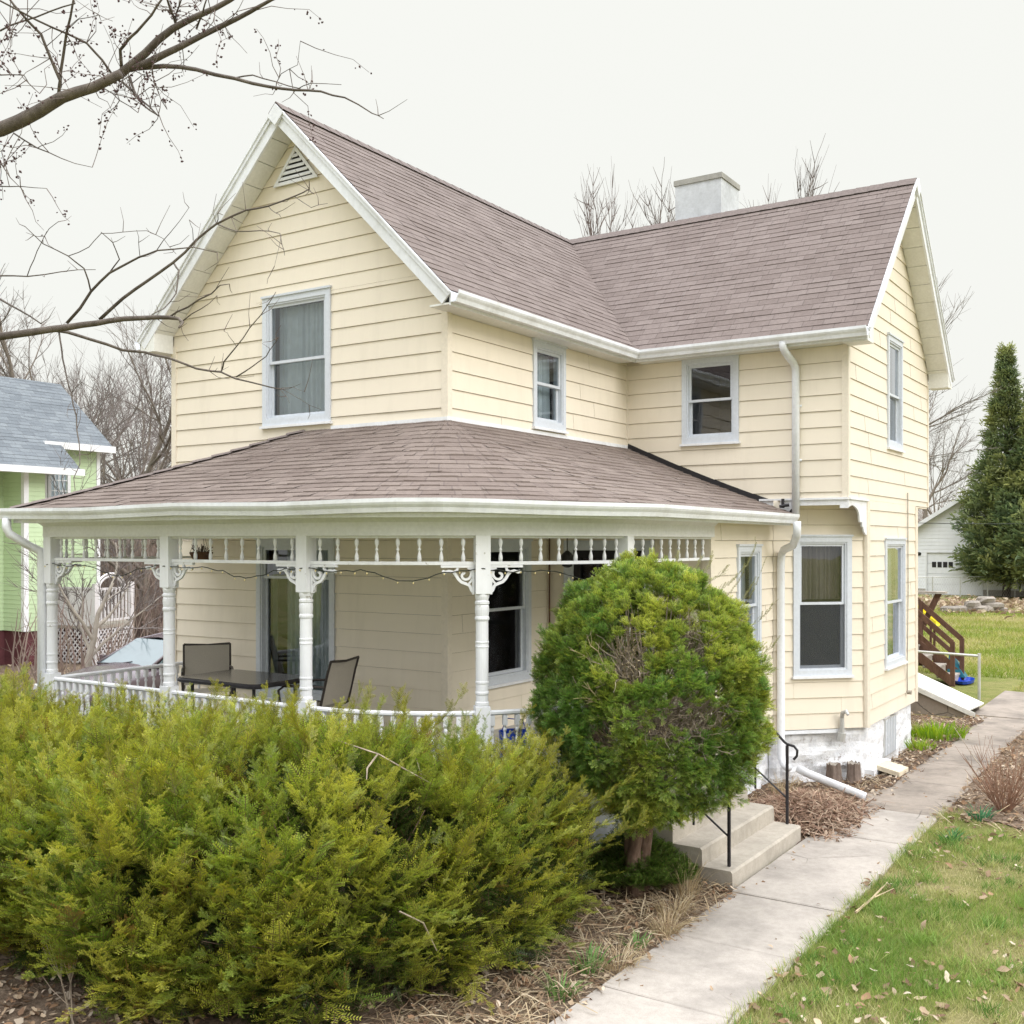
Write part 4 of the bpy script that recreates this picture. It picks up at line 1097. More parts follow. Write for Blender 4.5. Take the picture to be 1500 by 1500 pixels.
for x, y in ((tx0 + .14, ty0 + .12), (tx1 - .14, ty0 + .12), (tx1 - .14, ty1 - .12), (tx0 + .14, ty1 - .12)):
    mb = MB(); s_ = 1 if x > -8.7 else -1; mb.tube([(x, y, 1.68), (x, y, 1.4), (x + s_ * .03, y, FL)], .018, 6); mb.build('leg', M['black_iron'], tb)
def chair(loc, rz, label):
    ch = thing('patio_chair', label, 'chair', (0, 0, 0), 'metal sling chairs at the porch table')
    # faces +X in its own frame
    mb = MB()
    side = lambda y: [(.26, y, 0), (.25, y, .36), (.22, y, .42), (-.16, y, .40), (-.24, y, .44), (-.33, y, .80), (-.37, y, .93)]
    for y in (-.27, .27):
        mb.tube(side(y), .014, 6); mb.tube([(-.12, y, .41), (-.30, y, 0)], .014, 6)
        mb.tube([(-.30, y, .66), (-.1, y * 1.06, .665), (.2, y * 1.06, .65), (.27, y * 1.06, .60), (.25, y * 1.02, .40)], .014, 6)
    mb.tube([(-.37, -.27, .93), (-.385, 0, .915), (-.37, .27, .93)], .014, 6); mb.tube([(.25, -.27, .37), (.25, .27, .37)], .012, 6)
    mb.build('frame', M['dark_metal'], ch)
    mb = MB(); pf = [(-.36, .915), (-.32, .77), (-.28, .60), (-.235, .455)]
    for (x0, z0), (x1, z1) in zip(pf[:-1], pf[1:]): mb.quad((x0, -.265, z0), (x0, .265, z0), (x1, .265, z1), (x1, -.265, z1)); mb.quad((x0 + .004, -.265, z0), (x1 + .004, -.265, z1), (x1 + .004, .265, z1), (x0 + .004, .265, z0))
    mb.build('backrest', M['sling'], ch)
    mb = MB(); mb.obox((-.2, -.265, .405), (.42, 0, .012), (0, .53, 0), (0, 0, .006)); mb.build('seat', M['sling'], ch)
    ch.location = loc; ch.rotation_euler = (0, 0, rz); return ch
chair((-9.98, 8.62, FL), math.radians(-40), 'grey sling chair at the far end of the table by the side railing')
chair((-8.05, 8.42, FL), math.radians(190), 'grey sling chair between the table and the porch corner')
# string of small lamps looped along the frieze
sl_ = thing('string_lights', 'dark wire of small warm lamps looped under the porch frieze', 'string lights', (PCX, PCY - PR, 2.9))
mb = MB(); ml = MB(); r = random.Random(8)
stops = []
for bi, (fn, L, nsp, rail) in enumerate(BAYS[1:5]):
    for t in (.03, .25, .5, .75, .97): stops.append((fn, t, .0))
pp = []
for fn, L, nsp, rail in BAYS[1:5]:
    for i in range(25):
        t = i / 25; p, a = fn(t); nrm = Vector((math.sin(a), -math.cos(a), 0))
        sag = -.02 - .15 * (math.sin(math.pi * t) ** 2) * (.55 + .45 * math.sin(9 * t + L)); edge = abs(t - .5) > .46
        pp.append(p + nrm * (.075 if edge else .034) + Vector((0, 0, 2.93 + sag * .8 + r.uniform(-.012, .012))))
mb.tube(pp, .0045, 4); mb.build('wire', M['wire'], sl_)
for i, p in enumerate(pp):
    if i % 2 == 0:
        q = p + Vector((r.uniform(-.01, .01), r.uniform(-.01, .01), -.012)); ml.lathe(q - Vector((0, 0, .016)), [(.001, 0), (.006, .006), (.006, .014), (.002, .02)], 6)
ml.build('bulb', M['bulb'], sl_)['kind'] = 'stuff'
ln = thing('porch_lantern', 'small dark lantern hanging between window and door', 'lantern', (-6.35, 10.85, 3.0))
mb = MB(); mb.lathe((-6.35, 10.85, 2.86), [(.02, 0), (.06, .02), (.075, .14), (.05, .17), (.015, .2)], 10); mb.build('body', M['black_iron'], ln)
mb = MB(); mb.tube([(-6.35, 10.85, 3.05), (-6.35, 10.85, 3.41)], .006, 5); mb.build('chain', M['black_iron'], ln)
hb = thing('hanging_basket', 'dark dried hanging basket under the porch ceiling', 'basket', (-10.3, 8.8, 2.95))
mb = MB(); r = random.Random(2)
mb.lathe((-10.3, 8.8, 2.92), [(.03, 0), (.10, .03), (.14, .10), (.14, .12)], 12); mb.build('pot', M['brown_wood'], hb)
mb = MB()
for k in range(60): a = r.uniform(0, 6.28); rr = r.uniform(.03, .14); mb.tube([(-10.3 + .6 * rr * math.cos(a), 8.8 + .6 * rr * math.sin(a), 3.03), (-10.3 + rr * 1.2 * math.cos(a), 8.8 + rr * 1.2 * math.sin(a), 3.06 + r.uniform(-.06, .08))], .004, 3)
for k in range(3): a = 2.1 * k; mb.tube([(-10.3 + .13 * math.cos(a), 8.8 + .13 * math.sin(a), 3.04), (-10.3, 8.8, 3.41)], .003, 3)
mb.build('dried_stems', M['twig'], hb)
mb = MB(); mb.lathe((-5.85, 8.95, FL), [(.10, 0), (.14, .03), (.155, .27), (.16, .28), (.145, .28), (.13, .05)], 18); mb.tube([(-6.0, 8.95, FL + .26), (-5.95, 8.95, FL + .4), (-5.75, 8.95, FL + .4), (-5.7, 8.95, FL + .26)], .006, 5)
tag(mb.build('plastic_bucket', M['blue'], smooth=False), 'blue plastic bucket behind the porch balusters', 'bucket')
# ------------------------------------------------------------------ foliage
def sprig(seed, L=.19, twigs=4, nl=.029, nw=.0074, gap=.0135):
    """a yew shoot along +X: a stem and side twigs with two ranks of flat needles. returns verts, quads, along(0 base..1 tip)"""
    r = np.random.default_rng(seed); V = []; Q = []; T = []
    def shoot(p, d, up, ln, t0):
        d = d / np.linalg.norm(d); side = np.cross(up, d); side /= np.linalg.norm(side); up = np.cross(d, side)
        n = int(ln / gap)
        b = len(V); w = .0013
        for q in (0, ln): 
            V.extend([p + d * q + side * w, p + d * q - side * w]); T.extend([(.1, 0), (.1, 0)])
        Q.append((b, b + 1, b + 3, b + 2))
        for i in range(n):
            f = (i + .5) / n; base = p + d * (ln * f) + up * (-.10 * ln * f * f * 0)
            k = nl * (1 - .45 * f ** 3) * r.uniform(.8, 1.15)
            for sg in (1, -1):
                dd = side * sg * .85 + d * .55 + up * r.uniform(.0, .55); dd /= np.linalg.norm(dd)
                ww = np.cross(dd, up); ww = ww / np.linalg.norm(ww) * nw * .5
                b = len(V); V.extend([base, base + dd * k * .45 + ww, base + dd * k, base + dd * k * .45 - ww]); T.extend([(t0 + (1 - t0) * f, 1)] * 4); Q.append((b, b + 1, b + 2, b + 3))
    x = np.array([1., 0, 0]); z = np.array([0, 0, 1.])
    shoot(np.zeros(3), x + z * .12, z, L, .35)
    for k in range(twigs):
        f = .12 + .62 * k / twigs; sg = 1 if k % 2 else -1
        shoot(np.array([L * f, 0, .02 * f]), np.array([.75, sg * r.uniform(.55, .9), r.uniform(.0, .5)]), z, L * r.uniform(.38, .62), .15)
    return np.array(V), np.array(Q), np.array(T)
SPR = [sprig(s, twigs=t) for s, t in ((1, 4), (2, 5), (3, 3), (4, 4))]

def scatter(protos, P, D, scale, c_base, c_tip, cvar, rngs=rng, roll=None):
    """place prototypes at points P pointing along D; returns big-mesh arrays"""
    vs, qs, ts = [], [], []; o = 0
    n = len(P); which = rngs.integers(0, len(protos), n)
    D = D / np.linalg.norm(D, axis=1, keepdims=True)
    up = np.tile(np.array([0, 0, 1.]), (n, 1)) + rngs.normal(0, .35, (n, 3)) if roll is None else roll
    S = np.cross(up, D); S /= np.linalg.norm(S, axis=1, keepdims=True) + 1e-9; U = np.cross(D, S)
    for k, (V, Q, T) in enumerate(protos):
        I = np.where(which == k)[0]
        if len(I) == 0: continue
        W = (V[None, :, 0, None] * D[I][:, None] + V[None, :, 1, None] * S[I][:, None] + V[None, :, 2, None] * U[I][:, None]) * scale[I][:, None, None] + P[I][:, None]
        m = len(V)
        q = Q[None] + (np.arange(len(I)) * m)[:, None, None] + o
        t = T[None, :, 0, None]; leaf = T[None, :, 1, None]
        cb = c_base[I][:, None] if c_base.ndim == 2 else c_base[None, None]; ct = c_tip[I][:, None] if c_tip.ndim == 2 else c_tip[None, None]
        c = (cb * (1 - t) + ct * t) * cvar[I][:, None, None] if cvar.ndim == 1 else (cb * (1 - t) + ct * t) * cvar[I][:, None]
        c = c * leaf + (1 - leaf) * np.array([.14, .09, .05])
        vs.append(W.reshape(-1, 3)); qs.append(q.reshape(-1, Q.shape[1])); ts.append(np.broadcast_to(c, W.shape).reshape(-1, 3)); o += len(I) * m
    return np.concatenate(vs), np.concatenate(qs), np.concatenate(ts)

def nz(P, s, seed=0):
    return np.array([mnoise.noise(Vector((p[0] * s + seed, p[1] * s, p[2] * s))) for p in P])
def ell_points(ells, dens, depth=.0, floor=.05):
    """points on the outside of a union of ellipsoids, lumpy; (point, outward normal)"""
    PP, NN = [], []
    for c, r in ells:
        c, r = np.array(c), np.array(r)
        area = 4 * math.pi * ((r[0] * r[1]) ** 1.6 / 3 + (r[0] * r[2]) ** 1.6 / 3 + (r[1] * r[2]) ** 1.6 / 3) ** (1 / 1.6)
        n = int(area * dens)
        d = rng.normal(0, 1, (n, 3)); d /= np.linalg.norm(d, axis=1, keepdims=True)
        keep = rng.random(n) < np.linalg.norm(d / r, axis=1) * r.min()
        d = d[keep]
        N = d / r; N /= np.linalg.norm(N, axis=1, keepdims=True)
        PP.append(c + d * r); NN.append(N)
    P, N = np.concatenate(PP), np.concatenate(NN)
    ok = P[:, 2] > floor
    for c, r in ells:
        q = ((P - np.array(c)) / np.array(r)) ** 2
        ok &= (q.sum(1) > .93)
    return P[ok], N[ok]
def core(name, ells, k, parent, m):
    """the dense inner wood: lumpy hull of dead twigs well inside the foliage"""
    mb = MB()
    for c, r in ells:
        V = []; F = []; n, h = 18, 10
        for j in range(h + 1):
            th = math.pi * j / h
            for i in range(n):
                a = 2 * math.pi * i / n; d = Vector((math.sin(th) * math.cos(a), math.sin(th) * math.sin(a), math.cos(th)))
                q = k * (1 + .16 * mnoise.noise(d * 3.1 + Vector(c))); V.append((c[0] + d.x * r[0] * q, c[1] + d.y * r[1] * q, max(c[2] + d.z * r[2] * q, .02)))
        for j in range(h):
            for i in range(n): F.append((j * n + i, (j + 1) * n + i, (j + 1) * n + (i + 1) % n, j * n + (i + 1) % n))
        mb.add(V, F)
    return mb.build(name, m, parent)

# the long spreading yew in front of the porch
hedge = thing('yew_hedge', 'wide shaggy yellow green yew hedge in front of the porch', 'hedge', (-7.4, 5.6, 0))
HE = [((-11.9, 5.65, .62), (1.1, 1.0, 1.0)), ((-10.7, 5.6, .62), (1.15, 1.1, 1.05)), ((-9.4, 5.55, .62), (1.1, 1.15, 1.04)), ((-8.2, 5.5, .57), (1.1, 1.2, 1.0)), ((-7.1, 5.45, .56), (1.05, 1.26, 1.09)),
      ((-6.1, 5.44, .58), (1.05, 1.38, 1.16)), ((-5.25, 5.74, .58), (.92, 1.25, 1.17)), ((-4.78, 6.5, .50), (.72, 1.0, 1.0)), ((-4.74, 7.3, .58), (.58, .70, .80))]
P, N = ell_points(HE, 460)
lump = nz(P, 1.7, 3) * .20 + nz(P, 4.5, 9) * .12 - .07
gaps = nz(P, 2.9, 21) + .5 * nz(P, 6.5, 5)
keep = gaps > -.20
P, N, lump, gaps = P[keep], N[keep], lump[keep], gaps[keep]
dep = rng.random(len(P)) ** 1.6 * .30
P2 = P + N * (lump - dep - .05)[:, None]
P2[:, 2] = np.maximum(P2[:, 2], .05)
lean = np.array([.35, -.12, 0.])
D = N * .62 + np.array([0, 0, .70]) + lean * .5 + rng.normal(0, .38, P.shape)
sc_a = rng.uniform(.75, 1.35, len(P))
topness = np.clip(N[:, 2] * .8 + .25, 0, 1)
tone = np.clip(.5 + nz(P, 1.1, 40) * 1.0 + rng.normal(0, .22, len(P)), 0, 1)[:, None]
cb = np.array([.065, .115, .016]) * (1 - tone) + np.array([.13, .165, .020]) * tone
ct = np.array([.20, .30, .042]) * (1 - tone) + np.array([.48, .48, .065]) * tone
rust = rng.random(len(P)) < .02 + .25 * (nz(P, 1.3, 71) > .52); ct[rust] = (.30, .17, .05)
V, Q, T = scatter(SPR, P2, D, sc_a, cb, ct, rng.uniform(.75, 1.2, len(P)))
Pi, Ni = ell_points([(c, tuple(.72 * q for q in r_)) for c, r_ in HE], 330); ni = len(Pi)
Vi, Qi, Ti = scatter(SPR, Pi, Ni * .6 + rng.normal(0, .6, (ni, 3)) + np.array([0, 0, .3]), rng.uniform(.9, 1.4, ni), np.tile([.035, .065, .012], (ni, 1)), np.tile([.06, .10, .018], (ni, 1)), rng.uniform(.7, 1.1, ni))  # older inner needles, shade of the gaps put into their darker tint
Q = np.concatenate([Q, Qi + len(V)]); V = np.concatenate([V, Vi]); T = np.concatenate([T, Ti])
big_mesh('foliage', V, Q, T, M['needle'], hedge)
print('hedge sprigs', len(P), 'quads', len(Q))
# feathery sprays: arching stems set with shoots on both sides
Ps, Ns = ell_points(HE, 78)
hs = nz(Ps, 2.9, 21) + .5 * nz(Ps, 6.5, 5); kk = hs > -.24; Ps, Ns = Ps[kk], Ns[kk]
sP, sD, sC, sT, sS = [], [], [], [], []
for i in range(len(Ps)):
    g_ = rng.normal(0, .34, 3); d0 = Ns[i] * .55 + np.array([.22, -.10, .72]) + g_; d0 /= np.linalg.norm(d0); sd = np.cross(d0, np.array([0, 0, 1.]) + .2 * g_); sd /= np.linalg.norm(sd) + 1e-6
    ln = rng.uniform(.26, .55); lum = mnoise.noise(Vector(Ps[i] * 1.7)) * .14
    b0 = Ps[i] + Ns[i] * (lum - .22); tn = np.clip(.55 + mnoise.noise(Vector(Ps[i] * 1.1 + 40)) + rng.normal(0, .25), 0, 1); br = rng.uniform(.8, 1.2)
    nn_ = int(ln / .042)
    for k in range(nn_):
        t = (k + .5) / nn_; p = b0 + d0 * ln * t + np.array([0, 0, -.22 * (ln * t) ** 2]) + Ns[i] * .06 * t; sg = 1 if k % 2 else -1
        sP.append(p); sD.append(d0 * (.75 + .5 * t) + sd * sg * (.85 - .55 * t) + np.array([0, 0, -.25 * t]) + rng.normal(0, .12, 3)); sS.append((.95 - .45 * t) * rng.uniform(.6, .9))
        a_ = np.array([.095, .15, .022]) * (1 - tn) + np.array([.18, .22, .03]) * tn; c_ = np.array([.31, .42, .06]) * (1 - tn) + np.array([.70, .66, .10]) * tn
        sC.append(a_ * br); sT.append((a_ * (1 - t) + c_ * t) * .5 + c_ * .5 * br)
sP, sD, sC, sT, sS = map(np.array, (sP, sD, sC, sT, sS))
V, Q, T = scatter(SPR[:2] + [sprig(61, .15, 2)], sP, sD, sS, sC, sT, rng.uniform(.85, 1.15, len(sP)))
big_mesh('spray_foliage', V, Q, T, M['needle'], hedge); print('sprays', len(Ps), len(sP))
# long free shoots standing out of the top and the ends
ii = rng.choice(len(P), 520, replace=False); ii = ii[(N[ii, 2] > .15)]
bp, bd = [], []
for i in ii:
    d = N[i] * .5 + np.array([.25, -.1, .85]) + rng.normal(0, .3, 3); d /= np.linalg.norm(d); ln = rng.uniform(.15, .45)
    for t in np.arange(0, ln, .07): bp.append(P[i] + d * t + np.array([0, 0, -.25 * t * t])); bd.append(d + np.array([0, 0, -.5 * t]) + rng.normal(0, .12, 3))
for (ax_, ay_, az_), (bx_, by_, bz_) in (((-4.6, 7.0, 1.0), (-3.75, 7.5, 1.35)), ((-4.7, 6.6, .9), (-3.65, 7.2, 1.15)), ((-4.9, 6.3, 1.25), (-4.1, 6.75, 1.75)), ((-4.6, 7.3, .75), (-3.8, 7.7, .95)), ((-5.3, 6.3, 1.6), (-4.75, 6.6, 2.02)), ((-4.4, 7.6, .9), (-3.9, 8.1, 1.2)), ((-4.7, 6.0, .5), (-3.9, 6.3, .7))):
    a, b = np.array((ax_, ay_, az_)), np.array((bx_, by_, bz_)); n = 14
    for k in range(n): t = k / n; bp.append(a + (b - a) * t + np.array([0, 0, -.12 * math.sin(math.pi * t)])); bd.append((b - a) / np.linalg.norm(b - a) + rng.normal(0, .25, 3) + np.array([0, 0, .15]))
bp, bd = np.array(bp), np.array(bd); n = len(bp)
V, Q, T = scatter(SPR, bp, bd, rng.uniform(.55, .85, n), np.tile([.11, .155, .02], (n, 1)), np.tile([.35, .33, .036], (n, 1)), rng.uniform(.8, 1.2, n))
big_mesh('shoot_foliage', V, Q, T, M['needle'], hedge)
core('inner_wood', HE, .36, hedge, M['yew_bark'])  # bark-coloured hull added as filler inside, wood rather than leaves
# branches that carry the sprays
mb = MB(); r = random.Random(12)
for k in range(420):
    c, rr_ = HE[r.randrange(len(HE))]; a = r.uniform(0, 6.28); th = math.acos(r.uniform(-.3, 1)); d = Vector((math.sin(th) * math.cos(a), math.sin(th) * math.sin(a), math.cos(th)))
    e_ = Vector((c[0] + d.x * rr_[0] * .93, c[1] + d.y * rr_[1] * .93, max(c[2] + d.z * rr_[2] * .93, .08))); b = Vector((c[0] + d.x * .2, c[1] + d.y * .2, max(.05, c[2] * .5)))
    mid = b.lerp(e_, .55) + Vector((r.uniform(-.1, .1), r.uniform(-.1, .1), -.05)); mb.tube([b, mid, e_], [.014, .008, .003], 4)
mb.build('branches', M['yew_bark'], hedge)
# pale dead stems caught in the hedge
mb = MB()
for pts in ([(495, 1085), (555, 1105), (590, 1125), (645, 1155)], [(585, 1052), (605, 1095), (617, 1135)], [(553, 1105), (538, 1125), (537, 1142)], [(585, 1335), (620, 1352), (640, 1393)]):
    q = [onx(0, 0, 1)] ; P_ = []
    for i, (px, py) in enumerate(pts):
        rr_ = ray(px, py); best = None
        for dd in np.arange(4.5, 9.5, .02):
            w_ = rr_ * dd + Vector((0, 0, CZ))
            if any(((w_.x - c[0]) / (s[0] + .07)) ** 2 + ((w_.y - c[1]) / (s[1] + .07)) ** 2 + ((w_.z - c[2]) / (s[2] + .07)) ** 2 < 1 for c, s in HE): best = w_; break
        if best is not None: P_.append(best)
    if len(P_) > 1: mb = MB(); mb.tube(P_, [.006] * (len(P_) - 1) + [.003], 4); mb.build('dead_stem', M['dry_twig'], hedge)

# the clipped globe yew by the steps
globe = thing('globe_yew', 'tall rounded clipped yew with bare twiggy patches beside the steps', 'shrub', (-4.28, 8.55, 0))
gc = at(957, 1010, 9.35); gc = np.array([gc.x, gc.y, 1.80])
u_ = np.array([_c, _s, 0.]); v_ = np.array([-_s, _c, 0.])
def gsurf(d):
    """radius of the clipped crown in direction d (lateral, depth, up)"""
    lat, dp, up = d @ u_, d @ v_, d[:, 2]
    r = 1 / np.sqrt((lat / 1.10) ** 2 + (dp / .92) ** 2 + (up / np.where(up > 0, 1.15, 1.15)) ** 2)
    return r * (1 + .05 * np.sin(3 * lat + 2) + .04 * up)
n = 2100
d = rng.normal(0, 1, (n, 3)); d /= np.linalg.norm(d, axis=1, keepdims=True)
R = gsurf(d); P = gc + d * R[:, None]
lump = nz(P, 3.2, 7) * .085 + nz(P, 1.4, 17) * .07 + nz(P, 6.5, 27) * .07
hole = np.zeros(n)
# the four bare patches, where clipping has opened the crown
patches = [((918, 960), .20, .26, 'tan'), ((1035, 1065), .38, .17, 'grey'), ((1030, 915), .13, .24, 'grey'), ((968, 1080), .16, .13, 'tan'), ((875, 1085), .16, .10, 'tan')]
PC = []
for (px, py), a, b, kind in patches:
    rr_ = ray(px, py); rr_ = np.array(rr_); o = np.array([0, 0, CZ]); hit = None
    for t_ in np.arange(7.2, 10.5, .01):
        w_ = o + rr_ * t_; dd = (w_ - gc); L_ = np.linalg.norm(dd)
        if L_ < gsurf(dd[None] / L_)[0]: hit = w_; break
    PC.append(hit)
    lat = (P - hit) @ u_; up = P[:, 2] - hit[2]; dp = np.abs((P - hit) @ v_)
    wob_ = 1 + .45 * nz(P, 6, px)
    hole = np.maximum(hole, ((lat / a) ** 2 + (up / b) ** 2 < wob_) * (dp < .6))
gaps = nz(P, 4.2, 33) + .5 * nz(P, 9, 3)
keep = (hole < .5) & (P[:, 2] > .45) & (gaps > -.5)
keep &= ~((P[:, 0] < -4.86) & (P[:, 1] > 9.0))
P, d, lump = P[keep], d[keep], lump[keep]; n = len(P)
# tufts: each a small dome of shoots, with gaps of shade between them
tc2 = P + d * (lump * 1.25 - .12 - rng.random(n) ** 2 * .12)[:, None]; tr_ = rng.uniform(.045, .085, n); K = 15
d = np.repeat(d, K, 0); n = n * K; off = rng.normal(0, 1, (n, 3)); off = off / np.linalg.norm(off, axis=1, keepdims=True) + d * .75 + np.array([0, 0, .25]); off /= np.linalg.norm(off, axis=1, keepdims=True)
tj = np.repeat(rng.normal(0, .22, len(tc2)), K)
P = np.repeat(tc2, K, 0) + off * np.repeat(tr_, K)[:, None] * rng.uniform(.3, 1, n)[:, None]
D = off * 1.0 + d * .25 + np.array([0, 0, .22]) + rng.normal(0, .22, (n, 3))
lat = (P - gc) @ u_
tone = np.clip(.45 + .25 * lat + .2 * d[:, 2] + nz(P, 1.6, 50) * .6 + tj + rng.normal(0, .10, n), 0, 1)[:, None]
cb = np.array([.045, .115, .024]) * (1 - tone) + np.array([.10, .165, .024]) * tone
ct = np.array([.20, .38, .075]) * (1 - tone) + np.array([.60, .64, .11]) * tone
SPG = [sprig(s, .10, 3, .022, .0068, .0105) for s in (11, 12, 13)]
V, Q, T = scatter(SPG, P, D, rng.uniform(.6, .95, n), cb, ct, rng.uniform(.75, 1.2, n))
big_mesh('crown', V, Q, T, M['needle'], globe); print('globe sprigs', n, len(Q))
# low tier of darker shoots at the foot
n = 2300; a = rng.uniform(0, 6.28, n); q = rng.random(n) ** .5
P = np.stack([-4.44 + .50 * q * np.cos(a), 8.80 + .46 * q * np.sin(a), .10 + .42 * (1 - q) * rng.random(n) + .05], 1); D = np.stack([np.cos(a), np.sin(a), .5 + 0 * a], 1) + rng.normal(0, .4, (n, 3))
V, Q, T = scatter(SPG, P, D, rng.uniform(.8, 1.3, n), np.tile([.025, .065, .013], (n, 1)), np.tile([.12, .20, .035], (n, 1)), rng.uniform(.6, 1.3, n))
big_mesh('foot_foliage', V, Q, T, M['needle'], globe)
# new shoots reaching past the clipped outline on the right
bp, bd = [], []
for px0, py0, px1, py1 in ((1062, 880, 1110, 790), (1080, 905, 1120, 820), (1050, 870, 1085, 835), (1100, 920, 1130, 885), (1035, 855, 1060, 835), (1075, 890, 1105, 850), (1115, 960, 1135, 940), (1025, 850, 1040, 815), (985, 835, 990, 812), (1010, 845, 1022, 820)):
    a, b = np.array(at(px0, py0, 9.3)), np.array(at(px1, py1, 9.45)); m = 9
    for k in range(m): t = k / m; bp.append(a + (b - a) * t + np.array([.03, 0, 0]) * math.sin(3 * t)); bd.append((b - a) / np.linalg.norm(b - a) + rng.normal(0, .15, 3))
bp, bd = np.array(bp), np.array(bd); n = len(bp)
V, Q, T = scatter([sprig(31, .10, 0, .018, .004, .008)], bp, bd, rng.uniform(.8, 1.1, n), np.tile([.10, .12, .03], (n, 1)), np.tile([.2, .2, .04], (n, 1)), rng.uniform(.8, 1.2, n))
big_mesh('shoot_foliage', V, Q, T, M['needle'], globe)
mb = MB(); md = MB(); r = random.Random(31)
axis = Vector((-4.30, 8.72, 1.15)); U3, V3 = Vector(u_), Vector(v_)
def fork(p, d, L, rad, lev, m):
    pts = [p]; 
    for k in range(3): d = (d + Vector((r.gauss(0, .22), r.gauss(0, .22), r.gauss(.03, .2)))).normalized(); pts.append(pts[-1] + d * L / 3)
    m.tube(pts, [rad, rad * .85, rad * .7, rad * .5], 4 if rad > .004 else 3)
    if lev:
        for k in range(r.randint(2, 4)): b = pts[r.randint(1, 3)]; fork(b, (d + Vector((r.gauss(0, .6), r.gauss(0, .6), r.gauss(0, .5)))).normalized(), L * r.uniform(.25, .5), rad * .55, lev - 1, m)
    return pts[-1]
for (pp_, a, b, kind), hit in zip(patches, PC):
    hit = Vector(hit)
    for k in range(max(8, int(62 * (a * b) / .055))):
        la, up = r.uniform(-.85, .85) * a, r.uniform(-.8, .8) * b
        e_ = hit + U3 * la + Vector((0, 0, up)) + V3 * r.uniform(.10, .24); st_ = axis.lerp(e_, r.uniform(.50, .68)) + Vector((0, 0, r.uniform(-.1, .1)))
        m_ = md if (kind == 'tan' and r.random() < .35) else mb
        end = fork(st_, (e_ - st_).normalized(), (e_ - st_).length * .8, r.uniform(.004, .0075), 2, m_)
        if kind == 'tan' and r.random() < .7:
            for q in range(5):
                c = end + Vector((r.gauss(0, .03), r.gauss(0, .03), r.gauss(0, .04))); s1, s2 = Vector((r.gauss(0, 1), r.gauss(0, 1), r.gauss(0, 1))).normalized() * .014, Vector((r.gauss(0, 1), r.gauss(0, 1), r.gauss(0, 1))).normalized() * .006
                md.quad(c - s1, c + s2, c + s1, c - s2)
for k in range(110):
    dd = Vector((r.gauss(0, 1), r.gauss(0, 1), r.gauss(.1, .8))).normalized(); R_ = float(gsurf(np.array([dd]))[0]); e_ = Vector(gc) + dd * R_ * .86; b_ = axis + Vector((r.uniform(-.05, .05), r.uniform(-.05, .05), r.uniform(-.4, .6)))
    mb.tube([b_, b_.lerp(e_, .5) + Vector((r.gauss(0, .05), r.gauss(0, .05), -.04)), e_], [.016, .010, .004], 5)
mb.build('bare_sprays', M['dry_twig'], globe); md.build('dead_needles', M['straw'], globe)
mb = MB(); r = random.Random(5)
for k in range(5):
    x, y = -4.31 + r.uniform(-.09, .09), 8.60 + r.uniform(-.10, .10)
    mb.tube([(x, y, -.05), (x + r.uniform(-.03, .03), y, .35), (x + r.uniform(-.12, .12), y - .05, .8), (x + r.uniform(-.4, .4), y - .2 + r.uniform(-.3, .3), 1.5)], [.072, .06, .05, .025], 8)
mb.build('trunk', M['yew_bark'], globe, smooth=True)
# ------------------------------------------------------------------ grass, litter, small plants
def blades(P, h, w, lean, c0, c1, cv):
    n = len(P); a = rng.uniform(0, 6.283, n); dx, dy = np.cos(a), np.sin(a)
    b = rng.uniform(0, 6.283, n); lx, ly = np.cos(b) * lean, np.sin(b) * lean
    V = np.zeros((n, 4, 3)); s = np.stack([dx, dy, 0 * dx], 1)
    V[:, 0] = P - s * (w / 2)[:, None]; V[:, 1] = P + s * (w / 2)[:, None]
    top = P + np.stack([lx * h, ly * h, h], 1)
    V[:, 2] = top + s * (w * .08)[:, None]; V[:, 3] = top - s * (w * .08)[:, None]
    T = np.zeros((n, 4, 3)); T[:, :2] = (c0 * cv[:, None])[:, None]; T[:, 2:] = (c1 * cv[:, None])[:, None]
    return V.reshape(-1, 3), np.arange(n * 4).reshape(-1, 4), T.reshape(-1, 3)
def noise2(x, y, s, seed=0): return np.array([mnoise.noise(Vector((a * s + seed, b * s, seed * .7))) for a, b in zip(x, y)])
def mixc(t, *cs):
    t = np.clip(t, 0, 1) * (len(cs) - 1); i = np.minimum(t.astype(int), len(cs) - 2); f = (t - i)[:, None]; C = np.array(cs); return C[i] * (1 - f) + C[i + 1] * f
n = 150000
y = 4.6 + rng.random(n) ** 1.35 * 8.8; x = -2.72 + rng.random(n) ** 1.25 * 4.4
bald = noise2(x, y, .75, 3) + .5 * noise2(x, y, 2.3, 8)
edge = -2.655 + .07 * noise2(x, y, 3, 1)
k = (x > edge) & (rng.random(n) > np.clip(bald * 1.5, 0, .72)) & ~((y > 12.5 + .3 * noise2(x, y, 1.5, 4) + .15 * (x + 2)) & (x > -2.4))
x, y, bald = x[k], y[k], bald[k]; n = len(x)
tone = .50 + bald * 1.0 + rng.normal(0, .20, n)
c = mixc(tone, (.17, .28, .055), (.28, .36, .085), (.42, .41, .165), (.60, .53, .31))
hh = np.clip(.045 - .02 * bald, .02, .08) * rng.uniform(.5, 1.5, n) * (1 + .5 * (np.abs(x - edge[k]) < .08))
V, Q, T = blades(np.stack([x, y, 0 * x], 1), hh, rng.uniform(.003, .0065, n), rng.uniform(.1, 1.1, n), c * .72, c * 1.12, rng.uniform(.75, 1.25, n))
tag(big_mesh('grass', V, Q, T, M['blade']), kind='stuff')
